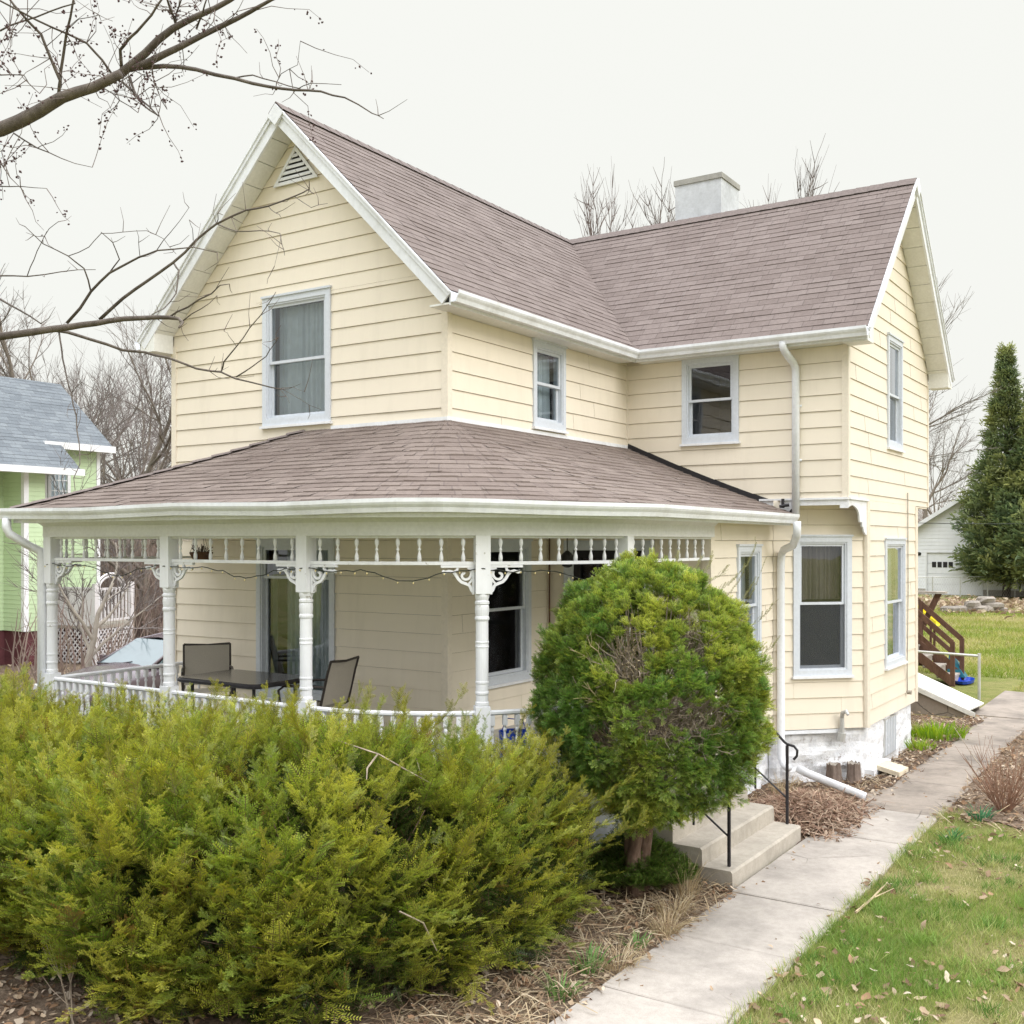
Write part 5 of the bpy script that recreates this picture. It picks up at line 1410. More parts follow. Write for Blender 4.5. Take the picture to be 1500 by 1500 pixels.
# coarser clumps and broad weeds through the turf
nc = 330; cx_ = -2.6 + rng.random(nc) ** 1.2 * 4; cy_ = 4.8 + rng.random(nc) * 7.6; K = 46
x = np.repeat(cx_, K) + rng.normal(0, .05, nc * K); y = np.repeat(cy_, K) + rng.normal(0, .05, nc * K); k = x > -2.68; x, y = x[k], y[k]; n = len(x)
cc = np.repeat(np.array([(.11, .22, .045), (.16, .27, .06), (.22, .33, .08), (.34, .36, .13)])[rng.integers(0, 4, nc)], K, 0)[k]
V, Q, T = blades(np.stack([x, y, 0 * x], 1), rng.uniform(.04, .11, n), rng.uniform(.005, .011, n), rng.uniform(.3, 1.3, n), cc * .8, cc * 1.15, rng.uniform(.75, 1.25, n))
tag(big_mesh('grass', V, Q, T, M['blade']), kind='stuff')
n = 90000
y = 20 + rng.random(n) ** 1.6 * 34; x = -2.5 - (y - 20) * .33 + rng.uniform(-1.8, 6.5, n) * (1 + (y - 20) * .02)
k = ~((y < 24.9) & (x > -3.9)) & ~((x < -3.6) & (y < 27)) & (y > 20.9)
x, y = x[k], y[k]; n = len(x); tone = .5 + noise2(x, y, .35, 13) * .8 + .25 * noise2(x, y, 1.6, 2) + rng.normal(0, .15, n)
c = mixc(tone, (.20, .28, .045), (.29, .33, .07), (.40, .38, .13), (.52, .45, .23))
V, Q, T = blades(np.stack([x, y, 0 * x], 1), rng.uniform(.04, .12, n) * (1 + (y - 20) * .01), rng.uniform(.012, .03, n), rng.uniform(.2, 1.2, n), c * .8, c, rng.uniform(.8, 1.2, n))
tag(big_mesh('grass', V, Q, T, M['blade']), kind='stuff')

# dead leaves: small curled kites
def leaf_proto(seed, l=1, wd=.55):
    r = np.random.default_rng(seed); V = []; Q = []
    n = 4
    for i in range(n + 1):
        t = i / n; wv = wd * math.sin(math.pi * min(t * .92 + .04, 1)) * (1 + .35 * math.sin(t * 17 + seed)); z = .22 * math.sin(t * 2.6 + seed) 
        V += [(t - .5, wv * .5, z + .22 * wv), (t - .5, 0, z), (t - .5, -wv * .5, z + .16 * wv)]
    for i in range(n):
        for j in range(2): Q.append((i * 3 + j, i * 3 + j + 1, i * 3 + 4 + j, i * 3 + 3 + j))
    V = np.array(V); return V, np.array(Q), np.stack([np.full(len(V), .5), np.ones(len(V))], 1)
LEAF = [leaf_proto(s, 1, w_) for s, w_ in ((1, .5), (2, .62), (3, .4), (4, .75))]
STRAW = [(np.array([(-.5, .018, 0), (-.5, -.018, 0), (.1, -.02, .08), (.1, .02, .08), (.5, .01, 0), (.5, -.01, 0)]), np.array([(0, 1, 2, 3), (3, 2, 5, 4)]), np.stack([np.full(6, .5), np.ones(6)], 1))]
LC = [(.26, .18, .115), (.36, .265, .18), (.46, .36, .255), (.20, .125, .08), (.55, .46, .36), (.32, .20, .12)]
def litter(name, x, y, z, size, cols=LC, protos=LEAF, flat=.28, parent=None, cvar=(.75, 1.2), mat='dead_leaf'):
    n = len(x); a = rng.uniform(0, 6.283, n); D = np.stack([np.cos(a), np.sin(a), rng.normal(0, flat, n)], 1)
    c = np.array(cols)[rng.integers(0, len(cols), n)]
    V, Q, T = scatter(protos, np.stack([x, y, z], 1), D, size, c, c, rng.uniform(*cvar, n), roll=np.tile([0, 0, 1.], (n, 1)) + rng.normal(0, flat, (n, 3)))
    return big_mesh(name, V, Q, T, M[mat], parent)
def inpoly(n, x0, x1, y0, y1, f): 
    x, y = rng.uniform(x0, x1, n), rng.uniform(y0, y1, n); k = f(x, y); return x[k], y[k]
X, Y, Z, S = [], [], [], []
def put_l(x, y, zmax, s0, s1):
    X.append(x); Y.append(y); Z.append(.012 + rng.random(len(x)) ** 2 * zmax); S.append(rng.uniform(s0, s1, len(x)))
put_l(*inpoly(3600, -6.6, -3.52, 3.4, 9.2, lambda x, y: (rng.random(len(x)) < np.clip(1.25 - np.abs(x + 3.9) * .75, .25, 1)) & (x < -3.58 + .1 * rng.normal(0, 1, len(x)) ** 2)), .05, .03, .075)
put_l(*inpoly(2000, -9, -5.5, 3.4, 5.2, lambda x, y: x < 9), .04, .03, .07)
put_l(*inpoly(2600, -4.9, -3.4, 11.2, 20.5, lambda x, y: (x < -3.58 + .12 * rng.normal(0, 1, len(x)))), .05, .03, .08)
put_l(*inpoly(5200, -2.75, 1.5, 12.6, 21, lambda x, y: (y > 12.6 + .4 * (rng.random(len(x)) ** 2) + .12 * (x + 2.6)) & (x > -2.72 + .1 * rng.random(len(x)) - .0)), .06, .035, .10)
put_l(*inpoly(2400, -2.66, 1.6, 4.8, 13, lambda x, y: (noise2(x, y, 1.3, 60) * 1.3 + .5 * rng.random(len(x)) - .10 * (x + 2.6)) > .08), .05, .025, .095)
put_l(*inpoly(1500, -3.75, -3.30, 13.6, 20.6, lambda x, y: rng.random(len(x)) < np.clip((-3.34 - x) * 3.2, .04, 1)), .045, .03, .08)
put_l(*inpoly(420, -3.6, -2.6, 5.4, 20, lambda x, y: (np.abs(x + 3.1) > .36) | (rng.random(len(x)) < .12)), .01, .015, .05)
put_l(*inpoly(1500, -30, -12, 9, 24, lambda x, y: x < 90), .05, .05, .14)
X, Y, Z, S = map(np.concatenate, (X, Y, Z, S)); Z = Z + .018 * ((X > -3.62) & (X < -2.62))
tag(litter('fallen_leaves', X, Y, Z, S), kind='stuff')
x, y = inpoly(9000, -22, 4, 47, 64, lambda x, y: rng.random(len(x)) < np.exp(-((y - 57) / 5) ** 2))
tag(litter('boundary_litter', x, y, .02 + rng.random(len(x)) * .2, rng.uniform(.12, .4, len(x)), [(.30, .21, .15), (.40, .31, .21), (.24, .17, .12), (.46, .38, .27)], STRAW + LEAF, .5), kind='stuff')
# straw and fine stalks lying on the beds
x1_, y1_ = inpoly(5200, -5.2, -3.5, 4.6, 9.3, lambda x, y: (rng.random(len(x)) < np.clip(1.3 - np.abs(x + 3.95) * 1.0, .1, 1)) & (x < -3.6 + .08 * rng.normal(0, 1, len(x))))
x2_, y2_ = inpoly(3600, -4.8, -3.45, 11.2, 20, lambda x, y: x < -3.6 + .1 * rng.normal(0, 1, len(x)))
x3_, y3_ = inpoly(2600, -2.7, 1, 12.7, 20.5, lambda x, y: x > -9)
xx, yy = np.concatenate([x1_, x2_, x3_]), np.concatenate([y1_, y2_, y3_])
tag(litter('dry_straw', xx, yy, .015 + rng.random(len(xx)) ** 2 * .07, rng.uniform(.06, .24, len(xx)), [(.42, .33, .21), (.34, .25, .16), (.52, .43, .30), (.25, .17, .11)], STRAW, .3), kind='stuff')
# the heap of brown litter between the steps and the bay
def heap(x, y): return np.clip(.22 * np.exp(-(((x + 3.95) / .48) ** 2 + ((y - 12.05) / .85) ** 2)) - .02, 0, 1)
pile = thing('leaf_pile', 'heap of brown leaves and needles beside the steps', 'leaf pile', (-3.9, 12.0, 0))
mb = MB(); N_ = 22
V = [(-4.85 + 1.75 * i / N_, 10.9 + 2.5 * j / N_, float(heap(np.array(-4.85 + 1.75 * i / N_), np.array(10.9 + 2.5 * j / N_))) - .006 + .02 * mnoise.noise(Vector((i * .9, j * .9, 0)))) for j in range(N_ + 1) for i in range(N_ + 1)]
mb.add(V, [(j * (N_ + 1) + i, j * (N_ + 1) + i + 1, (j + 1) * (N_ + 1) + i + 1, (j + 1) * (N_ + 1) + i) for j in range(N_) for i in range(N_)]); mb.build('mound', M['mulch'], pile)
x = rng.normal(-3.95, .36, 4200); y = rng.normal(12.05, .55, 4200); k = (x > -4.75) & (x < -3.25) & (y > 11.15); x, y = x[k], y[k]
o = litter('leaves', x, y, heap(x, y) + rng.random(len(x)) * .03, rng.uniform(.035, .09, len(x)), [(.25, .165, .115), (.33, .23, .165), (.42, .31, .23), (.19, .125, .09), (.50, .40, .31)], LEAF, .45, pile); o['kind'] = 'stuff'
o = litter('straw', x[:2600], y[:2600], heap(x, y)[:2600] + .02 + rng.random(2600) * .03, rng.uniform(.10, .30, 2600), [(.34, .23, .165), (.26, .165, .12), (.46, .35, .26)], STRAW, .4, pile); o['kind'] = 'stuff'

def tuft(name, label, cat, c, n, h, w, cols, spread=.06, lean=.7, group=None):
    o = thing(name, label, cat, (c[0], c[1], 0), group)
    a = rng.uniform(0, 6.283, n); rr = spread * np.sqrt(rng.random(n)); P = np.stack([c[0] + rr * np.cos(a), c[1] + rr * np.sin(a), 0 * a], 1)
    V = []; Q = []; T = []; st = 5
    for i in range(n):
        d = np.array([math.cos(a[i]), math.sin(a[i]), 0]) * rng.uniform(.2, 1) * lean + rng.normal(0, .15, 3) * [1, 1, 0]; H_ = h * rng.uniform(.55, 1.15); s = np.array([-math.sin(a[i] + .6), math.cos(a[i] + .6), 0]) * w / 2; b = len(V)
        cc = np.array(cols[rng.integers(0, len(cols))]) * rng.uniform(.8, 1.2)
        for j in range(st + 1):
            t = j / st; p = P[i] + d * H_ * t * (.4 + .6 * t) + np.array([0, 0, H_ * t * (1 - .45 * lean * t)]); k = s * (1 - .85 * t ** 2)
            V += [p + k, p - k]; T += [cc, cc]
        for j in range(st): Q.append((b + j * 2, b + j * 2 + 1, b + j * 2 + 3, b + j * 2 + 2))
    big_mesh('blades', np.array(V), np.array(Q), np.array(T), M['blade'], o); return o
GR = [(.10, .20, .05), (.14, .26, .07), (.18, .28, .09)]; ST = [(.44, .35, .21), (.52, .43, .29), (.36, .27, .16)]
g2 = 'green bulb shoots in the beds'; g3 = 'dry grass tufts in the beds'
def px(a, b): q = onz(a, b, 0); return (q.x, q.y)
tuft('bulb_shoots', 'green leafy shoots nearest the bottom edge of the hedge bed', 'plant', px(822, 1462), 46, .20, .014, GR, .10, .8, g2)
tuft('bulb_shoots', 'broad green shoots beside the walk joint', 'plant', px(862, 1424), 60, .24, .014, GR, .12, .8, g2)
tuft('bulb_shoots', 'small green shoots under the globe yew edge', 'plant', px(930, 1392), 34, .16, .012, GR, .08, .8, g2)
tuft('bulb_shoots', 'blue green shoots at the front of the dry shrub', 'plant', px(1435, 1200), 50, .20, .016, [(.05, .17, .08), (.08, .22, .10)], .12, .8, g2)
tuft('bulb_shoots', 'green shoots in the lawn edge by the walk', 'plant', px(1395, 1232), 50, .17, .016, [(.05, .17, .06), (.10, .22, .07)], .12, .9, g2)
tuft('green_clump', 'bright yellow green clump beside the cellar hatch', 'plant', px(1372, 1082), 420, .30, .02, [(.22, .34, .03), (.30, .40, .04), (.16, .28, .03)], .42, .5)
tuft('green_clump', 'small yellow green clump against the foundation corner', 'plant', px(1348, 1100), 120, .22, .02, [(.22, .34, .03), (.28, .36, .05)], .2, .5)
tuft('dry_grass', 'dry straw tuft drooping over the walk edge below the hedge', 'grass tuft', px(975, 1372), 130, .34, .006, ST, .10, 1.1, g3)
tuft('dry_grass', 'upright dry straw at the broken end of the steps', 'grass tuft', px(1005, 1318), 120, .42, .005, ST, .10, .6, g3)
tuft('dry_grass', 'flattened straw tuft nearest the bottom of the bed', 'grass tuft', px(905, 1420), 110, .26, .006, ST, .12, 1.2, g3)
tuft('dry_grass', 'thin straw standing by the lower downspout', 'grass tuft', (-4.40, 12.75), 90, .40, .006, ST, .12, .5, g3)
tuft('dry_grass', 'straw tuft between the globe yew trunk and the walk', 'grass tuft', px(985, 1345), 120, .30, .006, ST, .12, 1.0, g3)

# twiggy plants
def twig_plant(name, label, cat, base, n, h, spread, m, r0=.006, fork=3, seed=1, lean=(0, 0), group=None):
    o = thing(name, label, cat, (base[0], base[1], 0), group); r = random.Random(seed); mb = MB()
    for i in range(n):
        a = r.uniform(0, 6.283); q = r.uniform(.25, 1) * spread; p = Vector((base[0] + .05 * math.cos(a), base[1] + .05 * math.sin(a), 0)); L = h * r.uniform(.5, 1.1)
        pts = [p]; d = Vector((math.cos(a) * q + lean[0], math.sin(a) * q + lean[1], 1)).normalized()
        for k in range(4): d = (d + Vector((r.uniform(-.18, .18), r.uniform(-.18, .18), .05))).normalized(); pts.append(pts[-1] + d * L / 4)
        mb.tube(pts, [r0, r0 * .85, r0 * .65, r0 * .5, r0 * .3], 4)
        for f in range(fork):
            k = r.randint(1, 3); d2 = (d + Vector((r.gauss(0, .5), r.gauss(0, .5), .1))).normalized(); b = pts[k]; mb.tube([b, b + d2 * L * .2, b + d2 * L * .36 + Vector((0, 0, .03))], [r0 * .5, r0 * .4, r0 * .25], 3)
    mb.build('stems', M[m], o); return o
M['red_stem'] = plain('reddish_stems', (.26, .15, .10), .9, .3, 10)
twig_plant('dry_shrub', 'leafless reddish shrub in the leaf covered bed right of the walk', 'shrub', px(1470, 1190), 60, .75, .8, 'red_stem', .006, 3, 3)
twig_plant('twig_weed', 'bare forked pale twig standing before the hedge at lower left', 'weed', px(118, 1500), 2, 1.05, .25, 'dry_twig', .007, 7, 5, (-.35, .2))
mb = MB(); q0, q1 = onz(1455, 1150, 0), onz(1400, 1108, .05); mb.tube([q0 + Vector((0, 0, .05)), q0.lerp(q1, .5) + Vector((0, 0, .18)), q1 + Vector((-.02, 0, .42))], [.008, .007, .004], 5); tag(mb.build('fallen_stick', M['dry_twig']), 'thin stick leaning over the walk from the dry shrub', 'stick')
mb = MB(); q0, q1 = onz(1253, 1337, .03), onz(1300, 1292, .04); mb.tube([q0, q0.lerp(q1, .4) + Vector((.03, 0, .02)), q1], [.012, .010, .005], 5); mb.tube([q0.lerp(q1, .4) + Vector((.03, 0, .02)), q0.lerp(q1, .8) + Vector((.12, -.05, .03))], [.007, .003], 4); tag(mb.build('fallen_stick', M['straw']), 'pale forked stick on the lawn edge', 'stick')

# ------------------------------------------------------------------ trees
def bare_tree(h, seed, r0=.16, levels=4, split=(2, 4), up=.25, twig_n=3, spread=.55, first=.3, lenk=.68, tk=1.0):
    """a leafless tree: trunk mesh and twig mesh builders in local coordinates"""
    r = random.Random(seed); tr, tw = MB(), MB()
    def grow(p, d, L, rad, lev):
        n = 5 if lev < 2 else 3; pts = [p]; rr = [rad]
        for k in range(n):
            d = (d + Vector((r.gauss(0, .13), r.gauss(0, .13), r.gauss(0, .09) + .05 * up))).normalized(); pts.append(pts[-1] + d * L / n); rr.append(rad * (1 - .45 * (k + 1) / n))
        if rad > .02: tr.tube(pts, rr, 7 if lev < 2 else 5, cap=False)
        else: tw.tube(pts, [q * tk for q in rr], 3, cap=False)
        if lev >= levels: return
        m = r.randint(*split) + (1 if lev == 0 else 0)
        for i in range(m):
            t = first + (1 - first) * (i + r.uniform(.2, .9)) / m if lev == 0 else r.uniform(.3, 1); k = min(int(t * n), n - 1); b = pts[k].lerp(pts[k + 1], t * n - k if t < 1 else 1)
            a = r.uniform(0, 6.283); o = d.orthogonal().normalized(); q = d.cross(o); s = spread * r.uniform(.6, 1.3)
            dd = (d + (o * math.cos(a) + q * math.sin(a)) * s * 1.25 + Vector((0, 0, up))).normalized()
            grow(b, dd, L * lenk * r.uniform(.75, 1.15), rr[k] * r.uniform(.48, .68), lev + 1)
        grow(pts[-1], d, L * lenk, rr[-1] * .95, lev + 1)
        if lev >= levels - 2:
            for i in range(twig_n):
                b = pts[r.randint(1, n)]; dd = (d + Vector((r.gauss(0, .6), r.gauss(0, .6), r.gauss(.2, .4)))).normalized(); l = L * r.uniform(.25, .6)
                tw.tube([b, b + dd * l * .5, b + dd * l + Vector((0, 0, .06 * l))], [.009 * tk, .006 * tk, .003 * tk], 3, cap=False)
    grow(Vector((0, 0, -.1)), Vector((0, 0, 1)), h * .42, r0, 0)
    return tr, tw
def make_tree(name, label, h, seed, loc, group, bm='thicket_bark', tm='thicket_twig', **kw):
    tr, tw = bare_tree(h, seed, **kw); o = thing(name, label, 'tree', (0, 0, 0), group)
    tr.build('trunk', M[bm], o, smooth=True); tw.build('crown', M[tm], o); o.location = loc; return o
TG = 'bare trees beyond the green house'
protoA = make_tree('bare_tree', 'tall bare tree with a dark forked trunk beside the green house roof', 10.5, 21, at(172, 900, 33).xyz * 1, TG, r0=.20, levels=5, split=(2, 3), spread=.6, first=.35)
protoA.location.z = 0
protoB = make_tree('bare_tree', 'slender many stemmed bare tree against the house corner', 9.5, 33, (0, 0, 0), TG, r0=.13, levels=5, split=(2, 3), spread=.42, first=.1, lenk=.72)
q = at(232, 900, 36); protoB.location = (q.x, q.y, 0)
r = random.Random(77)
LB = ['pale bare tree rising over the blue grey roof', 'thin bare tree at the left edge above the blue grey roof', 'leaning bare tree behind the roof ridge', 'reddish bare tree between the roof end and the house', 'bare tree with drooping twigs low behind the green house', 'tall faint bare tree far behind the roof',
      'short bushy bare tree near the house corner', 'grey bare tree second from the house corner', 'bare tree just left of the gable eave', 'wide bare tree on the skyline by the gable eave', 'spindly bare tree beyond the deck', 'bare tree with fine twigs behind the porch downspout', 'bare tree low behind the deck railing', 'crooked bare tree behind the deck arch']
for i, (px_, d_, sc_) in enumerate(((40, 44, 1.42), (-25, 42, 1.45), (95, 47, 1.45), (140, 40, 1.22), (60, 36, .85), (10, 60, 1.6), (212, 31, .85), (205, 43, 1.25), (248, 40, 1.22), (180, 58, 1.6), (118, 34, .62), (70, 33, .55), (195, 33, .6), (150, 31, .5))):
    q = at(px_, 900, d_); dup_tree((protoA, protoB)[i % 2], (q.x, q.y, 0), r.uniform(0, 6.28), (sc_ * r.uniform(.95, 1.05), sc_, sc_ * r.uniform(.92, 1.06)), LB[i], TG)
TH = 'bare trees rising behind the roof'
protoC = make_tree('bare_tree', 'dark bare tree crown immediately left of the chimney', 9.5, 46, (0, 0, 0), TH, r0=.15, levels=5, split=(2, 3), spread=.40, first=.1, lenk=.72, tk=1.7, bm='bark', tm='twig')
q = at(945, 900, 42); protoC.location = (q.x, q.y, 0); protoC.scale = (1.05, 1.05, 1.62)
LH = ['bare tree crown showing just right of the roof valley', 'thin bare stems between the roof valley and the chimney', 'bare twigs rising right of the chimney', 'faint bare tree farthest right along the ridge', 'low bare tree tips between chimney and gable']
for i, (px_, d_, sc_) in enumerate(((900, 44, 1.60), (985, 48, 1.72), (1108, 46, 1.80), (1160, 50, 1.92), (1070, 56, 2.1))):
    q = at(px_, 900, d_); dup_tree((protoC, protoC, protoC, protoB, protoB)[i], (q.x, q.y, 0), r.uniform(0, 6.28), (sc_ * (.72, .62, .66, .6, .55)[i], sc_ * (.72, .62, .66, .6, .55)[i], sc_), LH[i], TH)
TR = 'bare trees along the back boundary'
LR = ['grey bare tree between the house corner and the white garage', 'bare tree behind the garage roof', 'bare tree with spreading limbs reaching past the gable eave', 'distant bare tree beside the cedar tops', 'thin bare tree peeking behind the cedars']
for i, (px_, d_, sc_) in enumerate(((1352, 82, 1.25), (1385, 92, 1.6), (1322, 44, 1.32), (1410, 96, 1.5), (1490, 100, 1.5))):
    q = at(px_, 900, d_); dup_tree((protoB, protoA)[i % 2 == 0], (q.x, q.y, 0), r.uniform(0, 6.28) if i != 2 else 1.2, sc_, LR[i], TR)
# far scrub that closes the horizon
def scrub(name, n, fx, hmin, hmax, seed):
    r = random.Random(seed); V = []; Q = []
    for i in range(n):
        p = fx(r); h = r.uniform(hmin, hmax); d = Vector((r.gauss(0, .22), r.gauss(0, .22), 1)); w_ = r.uniform(.008, .022) * (1 + p.length * .010); s = Vector((_c, _s, 0)) * w_; m = p + d * h * .5 + Vector((r.gauss(0, .1), r.gauss(0, .1), 0)) * h * .5; t = p + d * h; b = len(V)
        V += [p - s, p + s, m - s * .7, m + s * .7, t - s * .2, t + s * .2]; Q += [(b, b + 1, b + 3, b + 2), (b + 2, b + 3, b + 5, b + 4)]
        for k in range(3):
            f = r.uniform(.2, .8); bb = p.lerp(t, f); e = bb + Vector((r.gauss(0, .3), r.gauss(0, .3), r.uniform(.1, .5))) * h * .45; b = len(V); V += [bb - s * .5, bb + s * .5, e + s * .15, e - s * .15]; Q.append((b, b + 1, b + 2, b + 3))
    V = np.array([tuple(v) for v in V]); c = np.array([(.26, .20, .17), (.20, .14, .125), (.30, .25, .21), (.17, .13, .11)])[np.random.default_rng(seed).integers(0, 4, len(V))]
    o = big_mesh(name, V, np.array(Q), c, M['dead_leaf']); o['kind'] = 'stuff'; return o
def left_p(r): q = at(r.uniform(-260, 330), 900, r.uniform(30, 52)); return Vector((q.x, q.y, 0))
scrub('undergrowth', 7500, left_p, 1.0, 3.6, 1)
def far_p(r): q = at(r.uniform(-500, 2200), 900, r.uniform(95, 150)); return Vector((q.x, q.y, 0))
scrub('far_woods', 9000, far_p, 3, 9, 2)
def dk_p(r): q = at(r.uniform(20, 260), 900, r.uniform(20, 29)); return Vector((q.x, q.y, 0))
scrub('yard_brush', 110, dk_p, .5, 2.2, 3)
yt = make_tree('yard_tree', 'small bare tree with pale trunk standing in front of the lattice deck', 4.0, 9, (0, 0, 0), None, r0=.10, levels=4, split=(3, 4), spread=.75, first=.5, bm='grey_wood')
q = at(122, 900, 22); yt.location = (q.x, q.y, 0); yt.scale = (.95, .95, .95)

# evergreens by the garage
def cedar(loc, H, rad, label, seed):
    o = thing('cedar_tree', label, 'tree', (loc[0], loc[1], 0), 'evergreens before the white garage'); g = np.random.default_rng(seed)
    n = 5600; t = g.random(n) ** 1.2; z = 1.3 + (H - 1.3) * t
    prof = np.interp(t, [0, .06, .2, .45, .7, .9, 1], [.65, 1.14, 1.08, .68, .33, .10, .0]) * rad
    a = g.uniform(0, 6.283, n); lob = 1 + .24 * np.sin(3 * a + z * 1.1 + seed) + .20 * np.sin(7 * a - z * 2.3) + .12 * np.sin(z * 3.7 + seed)
    q = prof * lob * (1 - .5 * g.random(n) ** 2)
    P = np.stack([loc[0] + q * np.cos(a), loc[1] + q * np.sin(a), z - .22 * q], 1); D = np.stack([np.cos(a) * .8, np.sin(a) * .8, g.uniform(-.1, .9, n)], 1) + g.normal(0, .25, (n, 3))
    spray = []
    for s in (1, 2, 3):
        rr = np.random.default_rng(s + seed); V = []; Q = []
        for k in range(13):
            b = len(V); u = rr.uniform(0, .75); an = rr.uniform(-.9, .9); l = rr.uniform(.16, .36); d = np.array([math.cos(an), math.sin(an), rr.normal(0, .3)]); p = np.array([u, u * .3 * rr.normal(), 0]); w_ = np.array([-d[1], d[0], 0.3]) * .05
            V += [p, p + d * l * .5 + w_, p + d * l, p + d * l * .5 - w_]; Q.append((b, b + 1, b + 2, b + 3))
        V = np.array(V); spray.append((V, np.array(Q), np.stack([np.clip(V[:, 0], 0, 1), np.ones(len(V))], 1)))
    tone = np.clip(.5 + .9 * np.array([mnoise.noise(Vector(p) * .8) for p in P]) + g.normal(0, .2, n), 0, 1)[:, None]
    cb = np.array([.115, .155, .085]) * (1 - tone) + np.array([.18, .205, .09]) * tone; ct = np.array([.18, .25, .13]) * (1 - tone) + np.array([.37, .39, .16]) * tone
    V, Q, T = scatter(spray, P, D, g.uniform(.6, 1.25, n) * (.55 + .6 * (1 - t)), cb, ct, g.uniform(.75, 1.25, n)); big_mesh('crown', V, Q, T, M['cedar'], o)
    mb = MB(); mb.tube([(loc[0], loc[1], -.1), (loc[0] + .05, loc[1], 1.5), (loc[0], loc[1], H * .6), (loc[0], loc[1], H * .97)], [.26, .21, .13, .03], 8)
    for k in range(46):
        tt = g.uniform(.1, .95); zz = 1.3 + (H - 1.3) * tt; aa = g.uniform(0, 6.28); ll = float(np.interp(tt, [0, .2, .5, 1], [.7, .9, .6, .05]) * rad); mb.tube([(loc[0], loc[1], zz - .3), (loc[0] + ll * math.cos(aa), loc[1] + ll * math.sin(aa), zz)], [.04, .012], 4)
    mb.build('trunk', M['bark'], o)
a = at(1474, 875, 62); cedar((a.x, a.y), 14.4, 1.72, 'tall pointed evergreen standing before the white garage', 4)
a = at(1524, 878, 60); cedar((a.x, a.y), 13.4, 1.9, 'second evergreen cut by the right edge of the photo', 9)

# the maple that overhangs from the left: limbs follow measured lines, the trunk stands outside the frame
maple = thing('maple_tree', 'large bare budding maple with limbs reaching in from the left', 'tree', (0, 0, 0))
D1, D2 = 6.6, 7.3
def limb(pts, d0, d1, w0, w1, mb, n=6):
    P_ = []; m = len(pts)
    for i, (px_, py_) in enumerate(pts): P_.append(at(px_, py_, d0 + (d1 - d0) * i / max(m - 1, 1)))
    # smooth a little with midpoints
    Q_ = [P_[0]]
    for a, b in zip(P_[:-1], P_[1:]):
        L = (b - a).length; Q_ += [a.lerp(b, .5) + Vector((random.uniform(-1, 1), random.uniform(-1, 1), random.uniform(-1, 1))) * L * .025, b]
    k = len(Q_); dd = (d0 + d1) / 2
    mb.tube(Q_, [(w0 + (w1 - w0) * i / (k - 1)) * dd / F_ / 2 for i in range(k)], n); return Q_
tb_ = at(-420, 900, 7.4); maple.location = (tb_.x, tb_.y, 0)
mt = MB(); top = at(-330, 300, 7.4)
mt.tube([(tb_.x, tb_.y, -.2), (tb_.x, tb_.y, .4), (tb_.x + .03, tb_.y, 2.0), at(-370, 560, 7.4), top, at(-300, 60, 7.4), at(-330, -260, 7.4)], [.42, .33, .28, .26, .22, .17, .10], 12)
mt.build('trunk', M['bark'], maple, smooth=True)
random.seed(3)
ends = []
def add_limb(name, segs, d0, d1):
    mb = MB()
    for pts, w0, w1, e in segs:
        Q_ = limb(pts, d0, d1, w0, w1, mb, 8 if w0 > 8 else 5)
        ends.append((Q_, w0, w1, e))
    mb.build(name, M['bark'], maple, smooth=True)
U = 1
add_limb('limb', [([(-335, 330), (-200, 262), (-90, 205), (0, 190), (57, 163), (90, 143), (137, 128), (177, 108)], 27, 13, 1), ([(177, 108), (213, 78), (253, 42), (290, 23), (337, 0), (400, -40), (470, -70)], 13, 4, 1),
     ([(190, 100), (216, 92), (267, 67), (327, 37), (367, 17), (397, 0), (460, -25)], 12, 3, 1), ([(200, 100), (240, 97), (287, 102), (343, 115), (393, 127), (433, 132), (470, 134), (505, 143), (545, 166), (562, 174)], 8, 1, 0),
     ([(345, 114), (370, 110), (405, 120), (440, 130)], 2.5, 1.5, 0), ([(433, 132), (455, 122), (500, 124)], 1.6, .8, 0), ([(405, 121), (412, 108), (436, 95), (440, 60)], 1.3, .6, 1),
     ([(86, 138), (88, 118), (74, 85), (60, 50), (40, 30), (20, 7), (0, -20)], 5.5, 3, 1), ([(88, 128), (92, 85), (97, 50), (103, 25), (112, -20)], 5, 3, 1), ([(163, 107), (150, 88), (127, 63), (100, 50), (55, 30), (23, 13), (-20, -10)], 4, 2.5, 1),
     ([(178, 100), (176, 73), (186, 60), (200, 47), (222, 22), (240, -5)], 5.5, 3, 1), ([(257, 33), (250, 15), (243, -10)], 5, 3, 1), ([(288, 42), (296, 22), (304, -5)], 3.5, 2, 1), ([(257, 32), (262, 10), (266, -10)], 3, 2, 1),
     ([(178, 119), (205, 145), (232, 170)], 4, 2, 1), ([(190, 113), (196, 132), (208, 152), (230, 168)], 4.5, 2, 1), ([(153, 130), (175, 147), (202, 165)], 2, 1, 1), ([(222, 100), (226, 120), (236, 146), (232, 166)], 1.8, .8, 1),
     ([(0, 45), (30, 32), (75, 16), (110, 5)], 3, 2, 1), ([(0, 110), (35, 110), (42, 122), (58, 137)], 2, 1, 1), ([(20, 195), (55, 217), (90, 232), (135, 245)], 2.6, .8, 1), ([(0, 235), (15, 260), (35, 280)], 2, .8, 1), ([(0, 273), (30, 273), (68, 276)], 2, .8, 1), ([(97, 45), (115, 28), (145, 22), (165, 31)], 1.6, .7, 0), ([(327, 35), (340, 55), (362, 78)], 1.2, .6, 0)], D1, D1 - .3)
